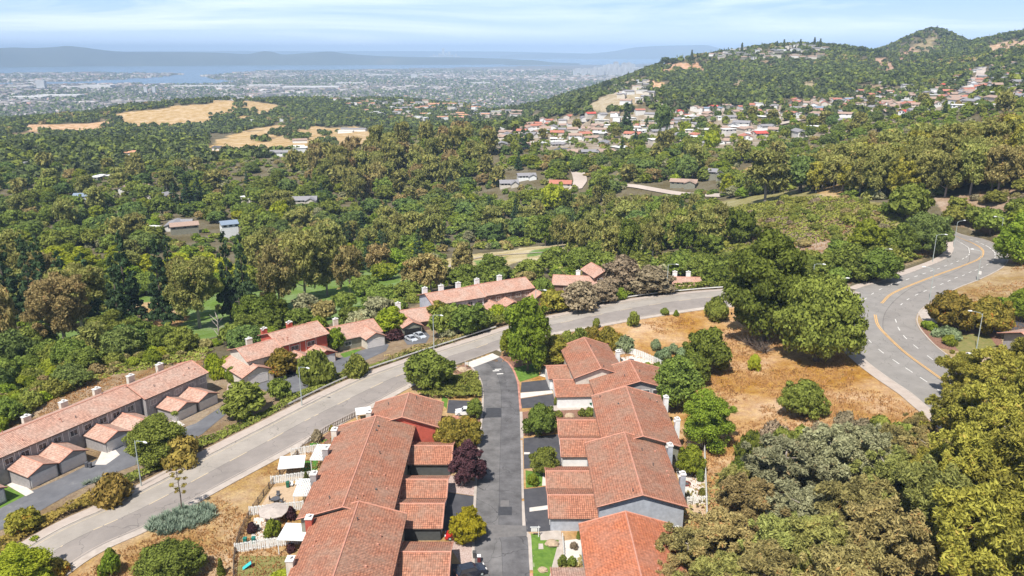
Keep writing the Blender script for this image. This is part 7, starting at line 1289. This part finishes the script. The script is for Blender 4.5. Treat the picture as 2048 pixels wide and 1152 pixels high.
# ---------------------------------------------------------------- labels that single each plant and house out
LMK = [('the wooden pole',485,640),('the red townhouse row',560,690),('the grey townhouse row',200,800),('the low house with the open garage',830,640),('the brown row with five chimneys',950,590),('the low red roofed houses',1240,565),
 ('the cart path fairway',1010,520),('the bare patch of the golf course',310,625),('the lime green valley tree',1108,400),('the three storey white house',460,460),('the pale hall on the dry grass',708,258),('the dry golden hill',470,225),('the middle street',1160,360),('the lower hill street',1330,385),
 ('the lone dark conifer',1252,240),('the steep straight street',1940,180),('the bright red hill roof',1515,275),('the giant pine',1530,590),('the curve road',1900,500),('the brush slope',1620,450),('the head of the brush slope',1560,380),('the right hilltop',1950,260),('the eucalyptus hill edge',1750,340),
 ('the valley lime tree by the oaks',562,420),('the far left wood edge',30,400),('the left redwoods',60,560),('the tall redwood pair',475,560),('the flat topped fairway tree',768,545),('the near ridge of eucalyptus',820,330),('the dry terrace buildings',620,295),('the dark round tree above the street',1372,345),('the upper grove edge',1700,870),('the grove corner',1950,1080),('the silver crowns of the grove',1650,930),('the far ridge top',1560,95),('the round hill',1870,75),('the quarry coloured cut',1360,135),('the far suburb slope',860,215),('the downtown of the plain',1230,140),('the far suburb edge',700,205),('the pale street bend',1500,265)]
ORD = ['nearest', 'second', 'third', 'fourth', 'fifth', 'sixth', 'seventh', 'eighth', 'ninth', 'tenth', 'eleventh', 'twelfth', 'thirteenth', 'fourteenth', 'fifteenth', 'sixteenth', 'seventeenth', 'eighteenth', 'nineteenth', 'twentieth']
def nth(i): return ORD[i] if i < 20 else ['twenty ', 'thirty ', 'forty ', 'fifty ', 'sixty ', 'seventy '][min(5, i // 10 - 2)] + ['', 'first', 'second', 'third', 'fourth', 'fifth', 'sixth', 'seventh', 'eighth', 'ninth'][i % 10]
CN = dict(oak='dark green', oakblue='deep green', maple='bright green', lime='lime green', euc='olive', euctan='tan brown', eucgrey='silvery grey', eucyel='yellow green', redwood='blackish green', pine='dense green', brush='dull olive', brown='brown', ground='soft green', far='shaded green', autumn='yellowish', cactus='grey green', plum='purple', yellow='yellow', drycover='rusty green', oaky='green')
KN = dict(oak='rounded tree', broad='leafy tree', euc='tall eucalyptus', gum='open crowned eucalyptus', redwood='conical redwood', pine='pine', shrub='bush', mound='low bush', cypress='pointed tree', tower='pale tower', house='house')
todo = {}
for t in TREES:
    o = t[0]
    if o.get('label'): continue
    desc = 'pale tower' if t[1] == 'tower' else CN[t[2]] + ' ' + KN[t[1]]; todo.setdefault(desc, []).append(o)
RC = dict(red='red', redb='bright red', tan='tan', gray='grey', white='flat white', blue='blue grey', dark='dark', orange='orange')
for o, roof, p, px, py, lb in HOUSES:
    if not o.get('label'): todo.setdefault('house with a ' + RC[roof] + ' roof', []).append(o)
for desc, L_ in todo.items():
    bk = {}
    for o in L_:
        l = o.location; px, py, d = proj(l.x, l.y, l.z); px, py = float(px), float(py)
        j = min(range(len(LMK)), key=lambda q: math.hypot(LMK[q][1] - px, (LMK[q][2] - py) * 1.6)); dx, dy = px - LMK[j][1], (py - LMK[j][2]) * 1.6
        side = ('uphill of' if dx > 0 else 'bayward of') if abs(dx) > abs(dy) else ('below' if dy > 0 else 'beyond'); bk.setdefault((j, side), []).append((math.hypot(dx, dy), o))
    for (j, side), q in bk.items():
        q.sort(key=lambda a: a[0])
        for i, (_, o) in enumerate(q): o['label'] = (nth(i) + ' ' if len(q) > 1 else '') + desc + ' ' + side + ' ' + LMK[j][0]
